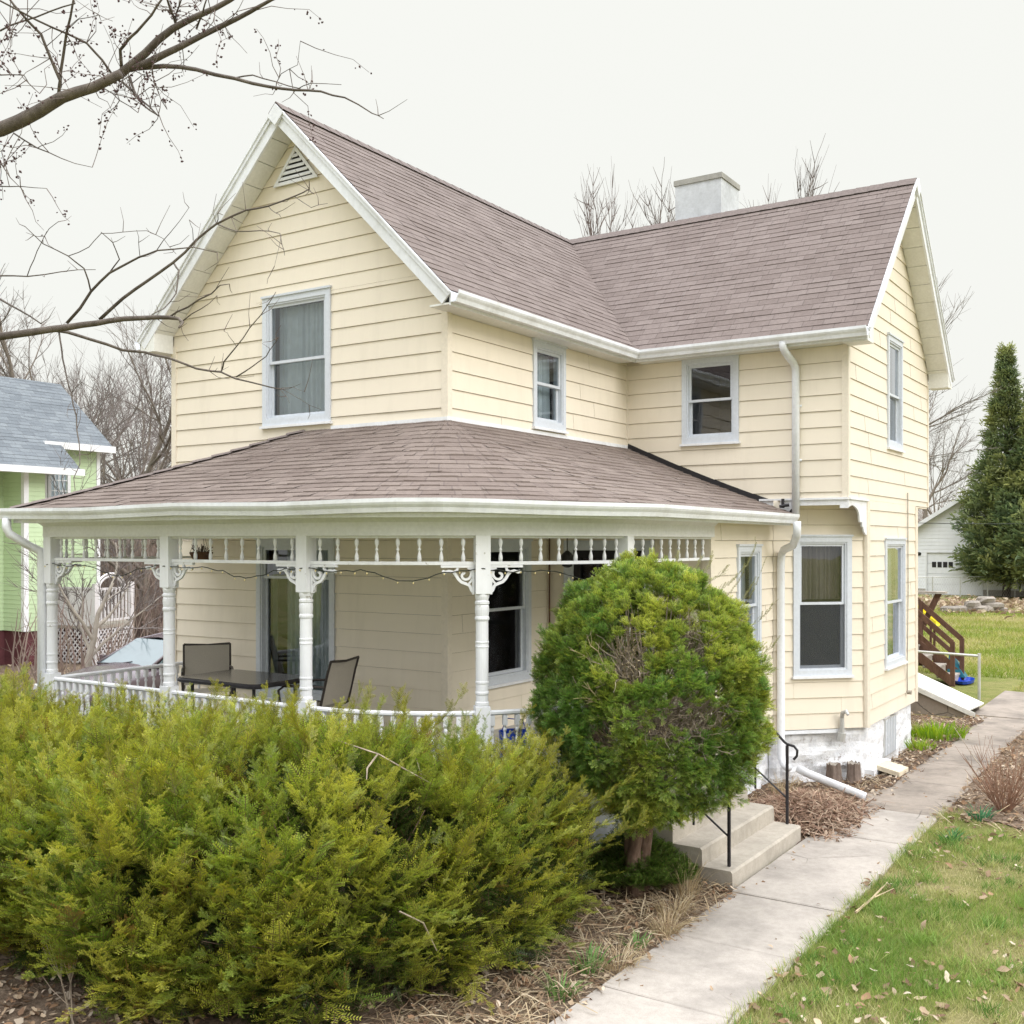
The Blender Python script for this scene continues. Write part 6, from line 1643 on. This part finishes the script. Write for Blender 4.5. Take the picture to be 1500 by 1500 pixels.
add_limb('limb', [([(-372, 560), (-230, 525), (-90, 500), (0, 493), (77, 482), (120, 476), (160, 470), (205, 466), (247, 465), (262, 467), (268, 472), (262, 480)], 15, 2.6, 0), ([(247, 465), (275, 450), (310, 430), (322, 418), (336, 416)], 3.2, 1, 0), ([(268, 470), (295, 452), (318, 433)], 2, .8, 0),
     ([(98, 473), (133, 427), (160, 400), (203, 377), (230, 367), (283, 362), (318, 370)], 5, 1.2, 0), ([(146, 468), (180, 437), (215, 412), (253, 385), (287, 352), (317, 328), (360, 308), (393, 302), (430, 288), (453, 277), (453, 265)], 5.5, 1.2, 0),
     ([(453, 277), (460, 284)], 1.1, .6, 0), ([(318, 328), (346, 339), (380, 338), (410, 342), (413, 358), (417, 374)], 2, .8, 0), ([(412, 345), (408, 365), (402, 390)], .9, .5, 0), ([(393, 302), (404, 312), (412, 319)], 1.4, .6, 0), ([(432, 288), (456, 304), (480, 298)], 1.3, .6, 0), ([(317, 328), (319, 312), (327, 315)], 1.6, .7, 0),
     ([(255, 386), (262, 396), (258, 430), (240, 452), (222, 461)], 3, 1.4, 0), ([(230, 366), (250, 340), (277, 304)], 1.4, .6, 0), ([(205, 376), (203, 355), (200, 337)], 1.2, .6, 0), ([(160, 400), (175, 380), (165, 355), (148, 340)], 2.2, 1, 0), ([(133, 427), (123, 393), (100, 375), (63, 357), (37, 332)], 2.6, 1, 0), ([(40, 404), (50, 380), (60, 357), (72, 335), (85, 325)], 1.6, .8, 0),
     ([(-40, 408), (0, 404), (40, 405), (90, 398), (140, 395)], 3.2, .9, 0), ([(-30, 425), (0, 438), (30, 455), (60, 474)], 4, 2, 0), ([(100, 375), (130, 362), (148, 342), (180, 340), (215, 338), (240, 350), (258, 372)], 1.4, .7, 0), ([(283, 352), (282, 335), (277, 322)], 1.2, .6, 0),
     ([(70, 484), (100, 487), (132, 497), (180, 513), (212, 516), (246, 524), (288, 540), (324, 545), (346, 555), (380, 563), (410, 570)], 5.5, 1.8, 0), ([(324, 545), (328, 530), (346, 508), (366, 480), (396, 441), (404, 428)], 2.6, .9, 0), ([(346, 507), (335, 492), (328, 485)], .9, .5, 0), ([(346, 552), (368, 538), (390, 522), (401, 505), (408, 494)], 2.2, .8, 0), ([(408, 569), (430, 567), (446, 574)], 1.1, .5, 0), ([(410, 570), (424, 590)], .9, .5, 0), ([(412, 569), (440, 585), (470, 600)], .9, .5, 0),
     ([(86, 484), (90, 510), (95, 540), (104, 575), (112, 610), (116, 650), (117, 680), (108, 700), (110, 718)], 3, 1.1, 0), ([(104, 590), (99, 600), (100, 612)], 1, .5, 0), ([(104, 576), (120, 560), (160, 582)], 1.2, .6, 0)], D2, D2 - .5)
# fine twigs with clusters of swelling buds on the upper limb
mtw = MB(); bud_P = []; r = random.Random(15)
for Q_, w0, w1, e in ends:
    if not e: 
        for i in range(max(1, len(Q_) // 3)):
            b = Q_[r.randrange(len(Q_) // 2, len(Q_))]; d = Vector((r.gauss(0, 1), r.gauss(0, .6), r.gauss(.2, 1))).normalized(); L = r.uniform(.06, .2); mtw.tube([b, b + d * L * .5, b + (d + Vector((r.gauss(0, .3), 0, .2))) * L], [.003, .002, .0012], 3)
        continue
    for i in range(len(Q_) // 2 + 3):
        b = Q_[r.randrange(len(Q_))]
        if i > len(Q_): b = Q_[-1].lerp(Q_[-2], r.random())
        d = Vector((r.gauss(0, 1), r.gauss(0, .8), r.gauss(.1, 1))).normalized(); L = r.uniform(.15, .5)
        p1 = b + d * L * .5; d2 = (d + Vector((r.gauss(0, .25), r.gauss(0, .25), r.gauss(.15, .25)))).normalized(); p2 = p1 + d2 * L * .5
        q1_, q2_ = b.lerp(p1, .5) + Vector((r.gauss(0, .02), r.gauss(0, .02), r.gauss(0, .02))) * L * 2, p1.lerp(p2, .5) + Vector((r.gauss(0, .02), r.gauss(0, .02), r.gauss(0, .02))) * L * 2; mtw.tube([b, q1_, p1, q2_, p2], [.0032, .0026, .002, .0016, .0012], 3)
        for t in (.35, .6, .8, 1.0):
            if r.random() < .75: bud_P.append(b.lerp(p1, t * 2) if t < .5 else p1.lerp(p2, t * 2 - 1))
mtw.build('crown', M['twig'], maple)
mb = MB()
for p in bud_P:
    for k in range(r.randint(1, 4)):
        c = p + Vector((r.gauss(0, .012), r.gauss(0, .012), r.gauss(0, .012))); s = r.uniform(.004, .0085); d = Vector((r.gauss(0, 1), r.gauss(0, 1), r.gauss(0, 1))).normalized(); o_ = d.orthogonal().normalized() * s; q_ = d.cross(o_)
        V = [c + d * s * 1.7, c + o_, c + q_, c - o_, c - q_, c - d * s * 1.3]; mb.add(V, [(0, 1, 2), (0, 2, 3), (0, 3, 4), (0, 4, 1), (5, 2, 1), (5, 3, 2), (5, 4, 3), (5, 1, 4)])
mb.build('buds', M['bud'], maple)['kind'] = 'stuff'
# ------------------------------------------------------------------ neighbours
gx = -26.1
gh = thing('green_house', 'mint green neighbour house with blue grey roof and lattice window', 'house', (gx, 16, 0))
WG = Wall((gx, 0, 0), (0, 1, 0), (1, 0, 0)); gy1 = onx(145, 700, gx).y
def gz(px_, py_): return onx(px_, py_, gx).z
ze = gz(110, 655); zw0, zw1 = gz(85, 770), gz(85, 668); wy0, wy1 = onx(69, 700, gx).y, onx(102, 700, gx).y
mb = MB(); siding(mb, WG, .9, ze + .05, 8, gy1, [(wy0 + .1, wy1 - .1, zw0 + .05, zw1 - .05)], e=.115, zref=.9, lap=.012); mb.build('wall', M['green_siding'], gh)
ys = onx(37, 800, gx).y
# the nearer, deeper part of the house on the left edge, facing the street
mb = MB(); WF = Wall((0, ys - .6, 0), (1, 0, 0), (0, -1, 0)); siding(mb, WF, .9, 5.0, gx - 8, gx + .9, [], e=.115, zref=.9, lap=.012); mb.build('wall', M['green_siding'], gh)
mb = MB(); WS = Wall((gx + .9, 0, 0), (0, 1, 0), (1, 0, 0)); siding(mb, WS, .9, 5.0, ys - .6, ys - .02, [], e=.115, zref=.9, lap=.012); mb.build('wall', M['green_siding'], gh)
mb = MB(); mb.box(gx + .80, gx + .93, ys - .62, ys - .49, .9, 5.0); mb.build('corner_board', M['white'], gh); mb = MB(); mb.box(gx - .08, gx + .03, gy1 - .09, gy1 + .02, .9, ze); mb.build('corner_board', M['white'], gh)
mb = MB(); WGb = Wall((0, gy1, 0), (1, 0, 0), (0, 1, 0)); siding(mb, WGb, .9, ze + 1.9, lambda z: gx - 6 + max(0, z - ze) / .72, lambda z: gx - .06 - max(0, z - ze) / .72, [], e=.115, zref=.9, lap=.012); mb.build('wall', M['green_siding'], gh)
mb = MB(); c_ = .09
for a, b, z0_, z1_ in ((wy0, wy0 + c_, zw0, zw1), (wy1 - c_, wy1, zw0, zw1), (wy0 + c_, wy1 - c_, zw0, zw0 + c_), (wy0 + c_, wy1 - c_, zw1 - c_, zw1)): WG.box(mb, a, b, z0_, z1_, -.05, .05)
wn = mb.build('window', M['white'], gh)
mb = MB(); WG.box(mb, wy0 - .25, wy0 - .02, zw0 - .1, zw1 + .1, .015, .04); mb.build('shutter_board', M['white'], gh)
mb = MB(); mb.quad(WG.pt(wy0 + .05, zw0 + .05, -.0), WG.pt(wy1 - .05, zw0 + .05, -.0), WG.pt(wy1 - .05, zw1 - .05, -.0), WG.pt(wy0 + .05, zw1 - .05, -.0)); mb.build('pane', M['glass'], wn)
mb = MB(); mb.quad(WG.pt(wy0 + .05, zw0 + .05, -.05), WG.pt(wy1 - .05, zw0 + .05, -.05), WG.pt(wy1 - .05, zw1 - .05, -.05), WG.pt(wy0 + .05, zw1 - .05, -.05)); mb.build('curtain', M['sheer'], wn)
mb = MB()
for k in range(1, 4): s_ = wy0 + c_ + (wy1 - wy0 - 2 * c_) * k / 4; WG.box(mb, s_ - .012, s_ + .012, zw0 + c_, zw1 - c_, .002, .02)
for k in range(1, 6): z_ = zw0 + c_ + (zw1 - zw0 - 2 * c_) * k / 6; WG.box(mb, wy0 + c_, wy1 - c_, z_ - .012, z_ + .012, .003, .018)
mb.build('muntin', M['white'], wn)
mb = MB(); xe = gx + .35; run = 3.6
roof_plane(mb, (xe, onx(52, 650, gx).y, ze + .05), (xe, gy1 + .2, ze + .05), (-1, 0, .8), 2.45 * 1.281, e=.16, tab=.32, seg=3)
roof_plane(mb, (gx + 1.3, 4, ze + .05 - .76), (gx + 1.3, ys + .75, ze + .05 - .76), (-1, 0, .8), 3.40 * 1.281, e=.16, tab=.32, seg=3)
rg = mb.build('roof', M['blue_shingle'], gh, uv=True)
mb = MB(); mb.box(xe - .02, xe + .1, onx(52, 650, gx).y - .02, gy1 + .22, ze - .12, ze + .06); mb.box(gx + 1.28, gx + 1.40, 4, ys + .8, ze - .87, ze - .70); mb.build('fascia', M['white'], gh)
mb = MB(); mb.box(gx, xe, onx(52, 650, gx).y, gy1 + .2, ze - .04, ze - .02); mb.box(gx, gx + 1.3, 4, ys + .7, ze - .80, ze - .78); mb.build('soffit', M['white'], gh)
mb = MB(); mb.box(gx - 6, gx - .02, 8, gy1, 0, .9); mb.box(gx - 6, gx + .86, ys - .56, ys - .1, 0, .895); mb.build('foundation', M['maroon'], gh)
# its back deck
dk = thing('back_deck', 'white railed deck with lattice skirt behind the green house', 'deck', (-25, 20, 0))
da, db, dc = at(38, 900, 28.5), at(140, 900, 27.5), at(192, 900, 29.0)
da, db, dc = [Vector((q.x, q.y, 0)) for q in (da, db, dc)]
zf = 1.0
def lattice(a, b, z0_, z1_, name='lattice'):
    mb = MB(); L = (b - a).length; u = (b - a) / L; nn = Vector((-u.y, u.x, 0)) * .02; h = z1_ - z0_; st_ = .15; k = int((L + h) / st_) + 1
    for i in range(k):
        s0_ = i * st_ - h
        for sg in (0, 1):
            q0, q1 = (s0_, s0_ + h); za, zb = (z0_, z1_) if sg == 0 else (z1_, z0_)
            if q0 < 0: za += (0 - q0) * (zb - za) / h; q0 = 0
            if q1 > L: zb -= (q1 - L) * (zb - za) / (q1 - q0) if q1 > q0 else 0; q1 = L
            if q1 - q0 < .04: continue
            p0, p1 = a + u * q0, a + u * q1; mb.obox(Vector((p0.x, p0.y, za)) + nn * sg, Vector((p1.x - p0.x, p1.y - p0.y, zb - za)), nn * .4, (0, 0, .055))
    return mb.build(name, M['vinyl'], dk)
def deck_rail(a, b):
    L = (b - a).length; u = (b - a) / L; nn = Vector((-u.y, u.x, 0)) * .05
    mb = MB(); mb.obox(a + Vector((0, 0, zf + .92)), b - a, nn, (0, 0, .06)); mb.obox(a + Vector((0, 0, zf + .10)), b - a, nn * .8, (0, 0, .05)); rl = mb.build('railing', M['vinyl'], dk)
    n = int(L / .15)
    for i in range(n):
        p = a + u * (L * (i + .5) / n); mb = MB(); mb.obox(p + Vector((0, 0, zf + .15)), u * .05, nn * .7, (0, 0, .77)); mb.build('baluster', M['vinyl'], rl)
back = Vector((-4.0, 3.2, 0))
mb = MB(); mb.prism([p + Vector((0, 0, zf - .08)) for p in (da, db, dc, dc + back, da + back)], (0, 0, .08)); mb.build('platform', M['grey_wood'], dk)
lattice(da, db, .02, zf - .12); lattice(db, dc, .02, zf - .12); deck_rail(db, dc)
mb = MB(); nn = Vector((-(db - da).y, (db - da).x, 0)).normalized() * .03; mb.obox(da + Vector((0, 0, zf)), db - da, nn, (0, 0, .95)); mb.obox(da + Vector((0, 0, zf + .95)) - nn * .6, db - da, nn * 2.2, (0, 0, .05)); mb.build('solid_panel', M['vinyl'], dk)
for p in (da, db, dc):
    mb = MB(); mb.box(p.x - .06, p.x + .06, p.y - .06, p.y + .06, 0, zf + 1.1); mb.build('post', M['vinyl'], dk)
mb = MB(); n = 14; cp = db.lerp(dc, .42) + Vector((0, 0, zf + .96)); u = (dc - db).normalized()
for i in range(n):
    a0, a1 = math.pi * i / n, math.pi * (i + 1) / n
    for rr in (.62, .50): mb.tube([cp + u * rr * math.cos(a0) + Vector((0, 0, rr * .62 * math.sin(a0))), cp + u * rr * math.cos(a1) + Vector((0, 0, rr * .62 * math.sin(a1)))], .03, 5)
mb.build('arch', M['vinyl'], dk)

# white garage far back on the right
ga = at(1330, 868, 66); gb_x = ga.x + 9.4; gy = ga.y; zr = 6.75; mx = (ga.x + gb_x) / 2; sl2 = (zr - 3.75) / (mx - ga.x)
gr_ = thing('white_garage', 'pale gabled garage with a small paned overhead door behind the evergreens', 'garage', (mx, gy, 0))
WGa = Wall((0, gy, 0), (1, 0, 0), (0, -1, 0)); d0x, d1x = at(1365, 800, 66.5).x, at(1365, 800, 66.5).x + 3.1
mb = MB(); siding(mb, WGa, .35, zr, lambda z: ga.x + max(0, (z - 3.75) / sl2), lambda z: gb_x - max(0, (z - 3.75) / sl2), [(d0x, d1x, .0, 2.55)], e=.22, zref=.35); mb.build('wall', M['garage_siding'], gr_)
mb = MB(); mb.box(ga.x, d0x, gy - .02, gy + .2, 0, .36); mb.box(d1x, gb_x, gy - .02, gy + .2, 0, .36); mb.build('foundation', M['walk'], gr_)
mb = MB(); mb.box(ga.x + .02, ga.x + .05, gy + .05, gy + 9, .3, 3.75); mb.box(gb_x - .05, gb_x - .02, gy + .05, gy + 9, .3, 3.75); mb.box(ga.x, gb_x, gy + 9, gy + 9.05, .3, 3.75); mb.build('side_wall', M['garage_siding'], gr_)
mb = MB(); od = mb
for k in range(4): mb.box(d0x, d1x, gy + .05, gy + .09, .02 + k * .63, .02 + k * .63 + .615)
od = mb.build('overhead_door', M['garage_siding'], gr_)
mb = MB(); mb.box(d0x - .08, d0x, gy - .03, gy + .1, 0, 2.63); mb.box(d1x, d1x + .08, gy - .03, gy + .1, 0, 2.63); mb.box(d0x, d1x, gy - .03, gy + .1, 2.55, 2.63); mb.build('door_trim', M['white'], gr_)
for k in range(4): mb = MB(); mb.box(d0x + .28 + k * .32, d0x + .52 + k * .32, gy + .035, gy + .06, 1.66, 2.0); mb.build('pane', M['flash'], od)
mb = MB()
for sg in (1, -1):
    e0 = Vector((mx - sg * (mx - ga.x + .4), gy - .4, 3.75 - .4 * sl2 + .06)); pk_ = Vector((mx, gy - .4, zr + .06)); mb.obox(e0, pk_ - e0, (0, 9.9, 0), (0, 0, .12))
mb.build('roof', M['ridge_shingle'], gr_)
mb = MB()
for sg in (1, -1):
    e0 = Vector((mx - sg * (mx - ga.x + .4), gy - .44, 3.75 - .4 * sl2 - .08)); pk_ = Vector((mx, gy - .44, zr - .08)); mb.obox(e0, pk_ - e0, (0, .04, 0), (0, 0, .27))
mb.build('bargeboard', M['white'], gr_)
mb = MB(); q = at(1347, 811, 65.8); mb.lathe((q.x, q.y - .1, q.z - .15), [(.05, 0), (.16, .05), (.18, .2), (.03, .3)], 8); mb.build('lamp', M['black_iron'], gr_)
mb = MB(); p0 = at(1240, 763, 58); p1 = at(1750, 758, 58); mb.tube([p0.lerp(p1, i / 10) - Vector((0, 0, .25 * math.sin(math.pi * i / 10))) for i in range(11)], .018, 4); tag(mb.build('utility_wire', M['wire']), 'thin dark wire crossing in front of the garage', 'wire')
fn = thing('chain_link_fence', 'low chain link fence across the back of the yard', 'fence', (-12, 64, 0))
fa, fb = at(1325, 868, 60), at(1640, 868, 63); fa.z = fb.z = 0; L = (fb - fa).length; u = (fb - fa) / L
npst = 9
for i in range(npst): p = fa + u * (L * i / (npst - 1)); mb = MB(); mb.tube([p, p + Vector((0, 0, 1.25))], .035, 6); mb.build('post', M['galv'], fn)
mb = MB(); mb.tube([fa + Vector((0, 0, 1.22)), fb + Vector((0, 0, 1.22))], .022, 5); mb.build('top_rail', M['galv'], fn)
mb = MB(); st_ = .16
for i in range(int(L / st_)):
    for sg in (1, -1):
        p = fa + u * i * st_; q = p + u * 1.2 * sg * .6; mb.tube([Vector((p.x, p.y, .03)), Vector((q.x, q.y, 1.2))], .0035, 3, cap=False)
mb.build('wire_mesh', M['galv'], fn)
r = random.Random(6)
sp_ = onz(1436, 897, 0); stn = 0
for i, (dx_, dz_) in enumerate([(-2.2, 0), (-1.5, 0), (-.8, 0), (-.1, 0), (.6, 0), (1.2, 0), (-.5, .2), (.3, .2), (.9, .2), (.4, .42)]):
    mb = MB(); s_ = (r.uniform(.32, .55), r.uniform(.25, .4), r.uniform(.11, .17)); V = []; c_ = Vector((sp_.x + dx_ * .5, sp_.y + dx_ * .3 + r.uniform(-.2, .2), dz_ + s_[2]))
    bm_n = 10
    for j, (zz, k) in enumerate(((-1, .75), (-.5, 1), (.5, 1.0), (1, .7))):
        for a in range(bm_n): an = 2 * math.pi * a / bm_n; f = k * (1 + r.uniform(-.12, .12)); V.append(c_ + Vector((s_[0] * f * math.cos(an), s_[1] * f * math.sin(an), s_[2] * zz)))
    F = [(j * bm_n + a, j * bm_n + (a + 1) % bm_n, (j + 1) * bm_n + (a + 1) % bm_n, (j + 1) * bm_n + a) for j in range(3) for a in range(bm_n)] + [tuple(range(bm_n - 1, -1, -1)), tuple(range(3 * bm_n, 4 * bm_n))]
    mb.add(V, F); o = mb.build('field_stone', M['rock']); tag(o, 'rough field stone in the low pile on the back lawn', 'stone', 'stones piled on the back lawn')

# the car on the drive left of the porch: built nose towards the street (-Y)
car = thing('parked_car', 'dark plum saloon car parked beyond the porch railing', 'car', (0, 0, 0))
W2 = .86
def sec(y, pts): return [(x, y, z) for x, z in pts]
def body_sec(y, zt, w, zb=.28, cr=.03):
    return [(-w * .92, y, zb), (-w, y, zb + .12), (-w * 1.0, y, (zb + zt) / 2), (-w * .96, y, zt - .10), (-w * .80, y, zt - .02), (-w * .4, y, zt + cr * .6), (0, y, zt + cr), (w * .4, y, zt + cr * .6), (w * .80, y, zt - .02), (w * .96, y, zt - .10), (w, y, (zb + zt) / 2), (w, y, zb + .12), (w * .92, y, zb)]
SEC = [(-2.25, .52, .62), (-2.2, .62, .74), (-2.0, .72, .82), (-1.6, .82, .85), (-1.1, .90, .86), (-.75, .95, .86), (.3, .96, .86), (1.3, .97, .86), (1.75, .98, .84), (2.1, .94, .80), (2.25, .82, .74), (2.3, .6, .66)]
mb = MB(); V = []; F = []
for y, z, w_ in SEC: V += body_sec(y, z, w_)
m = 13
for i in range(len(SEC) - 1):
    for j in range(m): F.append((i * m + j, i * m + (j + 1) % m, (i + 1) * m + (j + 1) % m, (i + 1) * m + j))
F += [tuple(range(m)), tuple(range((len(SEC) - 1) * m, len(SEC) * m))[::-1]]
mb.add(V, [f[::-1] for f in F]); mb.build('body', M['car_paint'], car, smooth=True)
# roof and pillars
cab = [(-.82, .93, .74), (-.05, 1.36, .60), (.55, 1.44, .58), (1.05, 1.40, .58), (1.75, .98, .68)]
mb = MB(); V = []
for y, z, w_ in cab[1:4]: V += [(-w_, y, z - .06), (-w_ * .7, y, z), (0, y, z + .025), (w_ * .7, y, z), (w_, y, z - .06)]
F = [(i * 5 + j, (i + 1) * 5 + j, (i + 1) * 5 + j + 1, i * 5 + j + 1) for i in range(2) for j in range(4)]; mb.add(V, F)
for sg in (1, -1):
    for (ya, za, wa), (yb, zb, wb) in ((cab[0], cab[1]), (cab[3], cab[4])): mb.tube([(sg * wa, ya, za), (sg * (wb), yb, zb - .04)], .03, 6)
    mb.tube([(sg * cab[1][2], cab[1][0], cab[1][1] - .05), (sg * cab[2][2], cab[2][0], cab[2][1] - .05), (sg * cab[3][2], cab[3][0], cab[3][1] - .05)], .03, 6); mb.tube([(sg * .60, .55, 1.40), (sg * .78, .5, .95)], .03, 6)
mb.build('roof', M['car_paint'], car, smooth=True)
def gl_(name, q): mb = MB(); mb.quad(*q); return mb.build(name, M['car_glass'], car)
gl_('windscreen', [(-.73, -.81, .935), (.73, -.81, .935), (.59, -.06, 1.345), (-.59, -.06, 1.345)]); gl_('rear_window', [(.66, 1.74, .985), (-.66, 1.74, .985), (-.57, 1.06, 1.385), (.57, 1.06, 1.385)])
for sg in (1, -1):
    gl_('side_window', [(sg * .78, -.74, .95), (sg * .78, .5, .96), (sg * .59, .52, 1.38), (sg * .605, -.02, 1.32)]); gl_('side_window', [(sg * .78, .52, .96), (sg * .72, 1.62, .98), (sg * .585, 1.02, 1.34), (sg * .59, .56, 1.38)])
    mb = MB(); mb.obox((sg * .84, -.62, .94), (sg * .16, .03, 0), (0, .09, 0), (0, 0, .11)); mb.build('mirror', M['car_paint'], car)
    mb = MB(); mb.obox((sg * .48, -2.17, .58), (sg * .26, .12, .0), (0, -.05, 0), (0, .02, .11)); mb.build('headlight', M['lamp_clear'], car)
    mb = MB(); mb.obox((sg * .5, 2.26, .68), (sg * .22, -.05, 0), (0, .03, 0), (0, 0, .14)); mb.build('tail_light', M['lamp_red'], car)
    for y in (-1.38, 1.36):
        mb = MB(); n = 20; V = []
        for x_, rr in ((.66, .26), (.67, .31), (.84, .31), (.86, .27)): V += [(sg * x_, y + rr * math.cos(2 * math.pi * i / n), .31 + rr * math.sin(2 * math.pi * i / n)) for i in range(n)]
        mb.add(V, [(j * n + i, j * n + (i + 1) % n, (j + 1) * n + (i + 1) % n, (j + 1) * n + i) for j in range(3) for i in range(n)]); wh = mb.build('wheel', M['tyre'], car)
        mb = MB(); mb.add([(sg * .862, y + .2 * math.cos(2 * math.pi * i / n), .31 + .2 * math.sin(2 * math.pi * i / n)) for i in range(n)] + [(sg * .875, y, .31)], [(i, (i + 1) % n, n) for i in range(n)]); mb.build('rim', M['chrome'], wh)
mb = MB(); mb.tube([(-.7, -.86, .95), (-.2, -.80, .955), (.1, -.70, 1.0)], .01, 4); mb.build('wiper', M['black_iron'], car)
mb = MB(); mb.box(-.45, .45, -2.275, -2.24, .42, .50); mb.build('grille', M['flash'], car)
q = at(193, 962, 19.2); car.location = (q.x - .15, q.y + .75, 0.012)
# ------------------------------------------------------------------ light, sky, camera
cam = bpy.data.cameras.new('camera'); co = bpy.data.objects.new('camera', cam); COL.objects.link(co)
co.location = (0, 0, CZ); co.rotation_euler = (math.pi / 2, 0, PHI)
cam.sensor_fit = 'HORIZONTAL'; cam.sensor_width = 36; cam.lens = 36 * F_ / 1500
cam.shift_y = (HY_ - 750) / 1500; cam.clip_start = .1; cam.clip_end = 2000
SC.camera = co
SUN_EL, SUN_AZ = math.radians(31), math.radians(98)      # azimuth clockwise from +Y
w = bpy.data.worlds.new('World'); SC.world = w; w.use_nodes = True
t = w.node_tree; t.nodes.clear()
out = t.nodes.new('ShaderNodeOutputWorld'); bg = t.nodes.new('ShaderNodeBackground')
sky = t.nodes.new('ShaderNodeTexSky'); sky.sky_type = 'NISHITA'; sky.sun_disc = False
sky.sun_elevation = SUN_EL; sky.sun_rotation = SUN_AZ; sky.dust_density = 4; sky.air_density = 1.2
# a closed cloud deck over that sky: pale near the horizon, brighter towards the zenith
tc = t.nodes.new('ShaderNodeTexCoord'); sep = t.nodes.new('ShaderNodeSeparateXYZ'); t.links.new(tc.outputs['Generated'], sep.inputs[0])
mr = t.nodes.new('ShaderNodeValToRGB'); t.links.new(sep.outputs[2], mr.inputs[0])
cr = mr.color_ramp
while len(cr.elements) > 1: cr.elements.remove(cr.elements[-1])
for i, (p, v) in enumerate(((0, .99), (.455, 1.01), (.56, 2.6), (1.0, 5.0))):
    e_ = cr.elements[0] if i == 0 else cr.elements.new(p)
    k_ = (.945, .952, .905) if v < 1.1 else (.93, .95, .985); e_.position = p; e_.color = (k_[0] * v / 6, k_[1] * v / 6, k_[2] * v / 6, 1)
mul = t.nodes.new('ShaderNodeMix'); mul.data_type = 'RGBA'; mul.inputs[0].default_value = .97
sc_ = t.nodes.new('ShaderNodeVectorMath'); sc_.operation = 'SCALE'; sc_.inputs['Scale'].default_value = 60.0
t.links.new(mr.outputs[0], sc_.inputs[0])
t.links.new(sky.outputs[0], mul.inputs[6]); t.links.new(sc_.outputs[0], mul.inputs[7])
t.links.new(mul.outputs[2], bg.inputs['Color']); bg.inputs['Strength'].default_value = .1
t.links.new(bg.outputs[0], out.inputs[0])
sl = bpy.data.lights.new('sun', 'SUN'); so = bpy.data.objects.new('sun', sl); COL.objects.link(so)
sl.energy = 1.5; sl.angle = math.radians(25); sl.color = (1, .965, .92)
d = Vector((math.sin(SUN_AZ) * math.cos(SUN_EL), math.cos(SUN_AZ) * math.cos(SUN_EL), math.sin(SUN_EL)))
so.rotation_euler = d.to_track_quat('Z', 'Y').to_euler(); so.location = d * 60
SC.view_settings.view_transform = 'Standard'; SC.view_settings.look = 'None'; SC.view_settings.exposure = 0; SC.view_settings.gamma = 1
SC.cycles.max_bounces = 8; SC.cycles.transparent_max_bounces = 16; SC.cycles.use_denoising = True; SC.cycles.use_adaptive_sampling = False
SC.cycles.denoiser = 'OPENIMAGEDENOISE'; SC.cycles.denoising_input_passes = 'RGB_ALBEDO_NORMAL'; SC.cycles.denoising_prefilter = 'NONE'
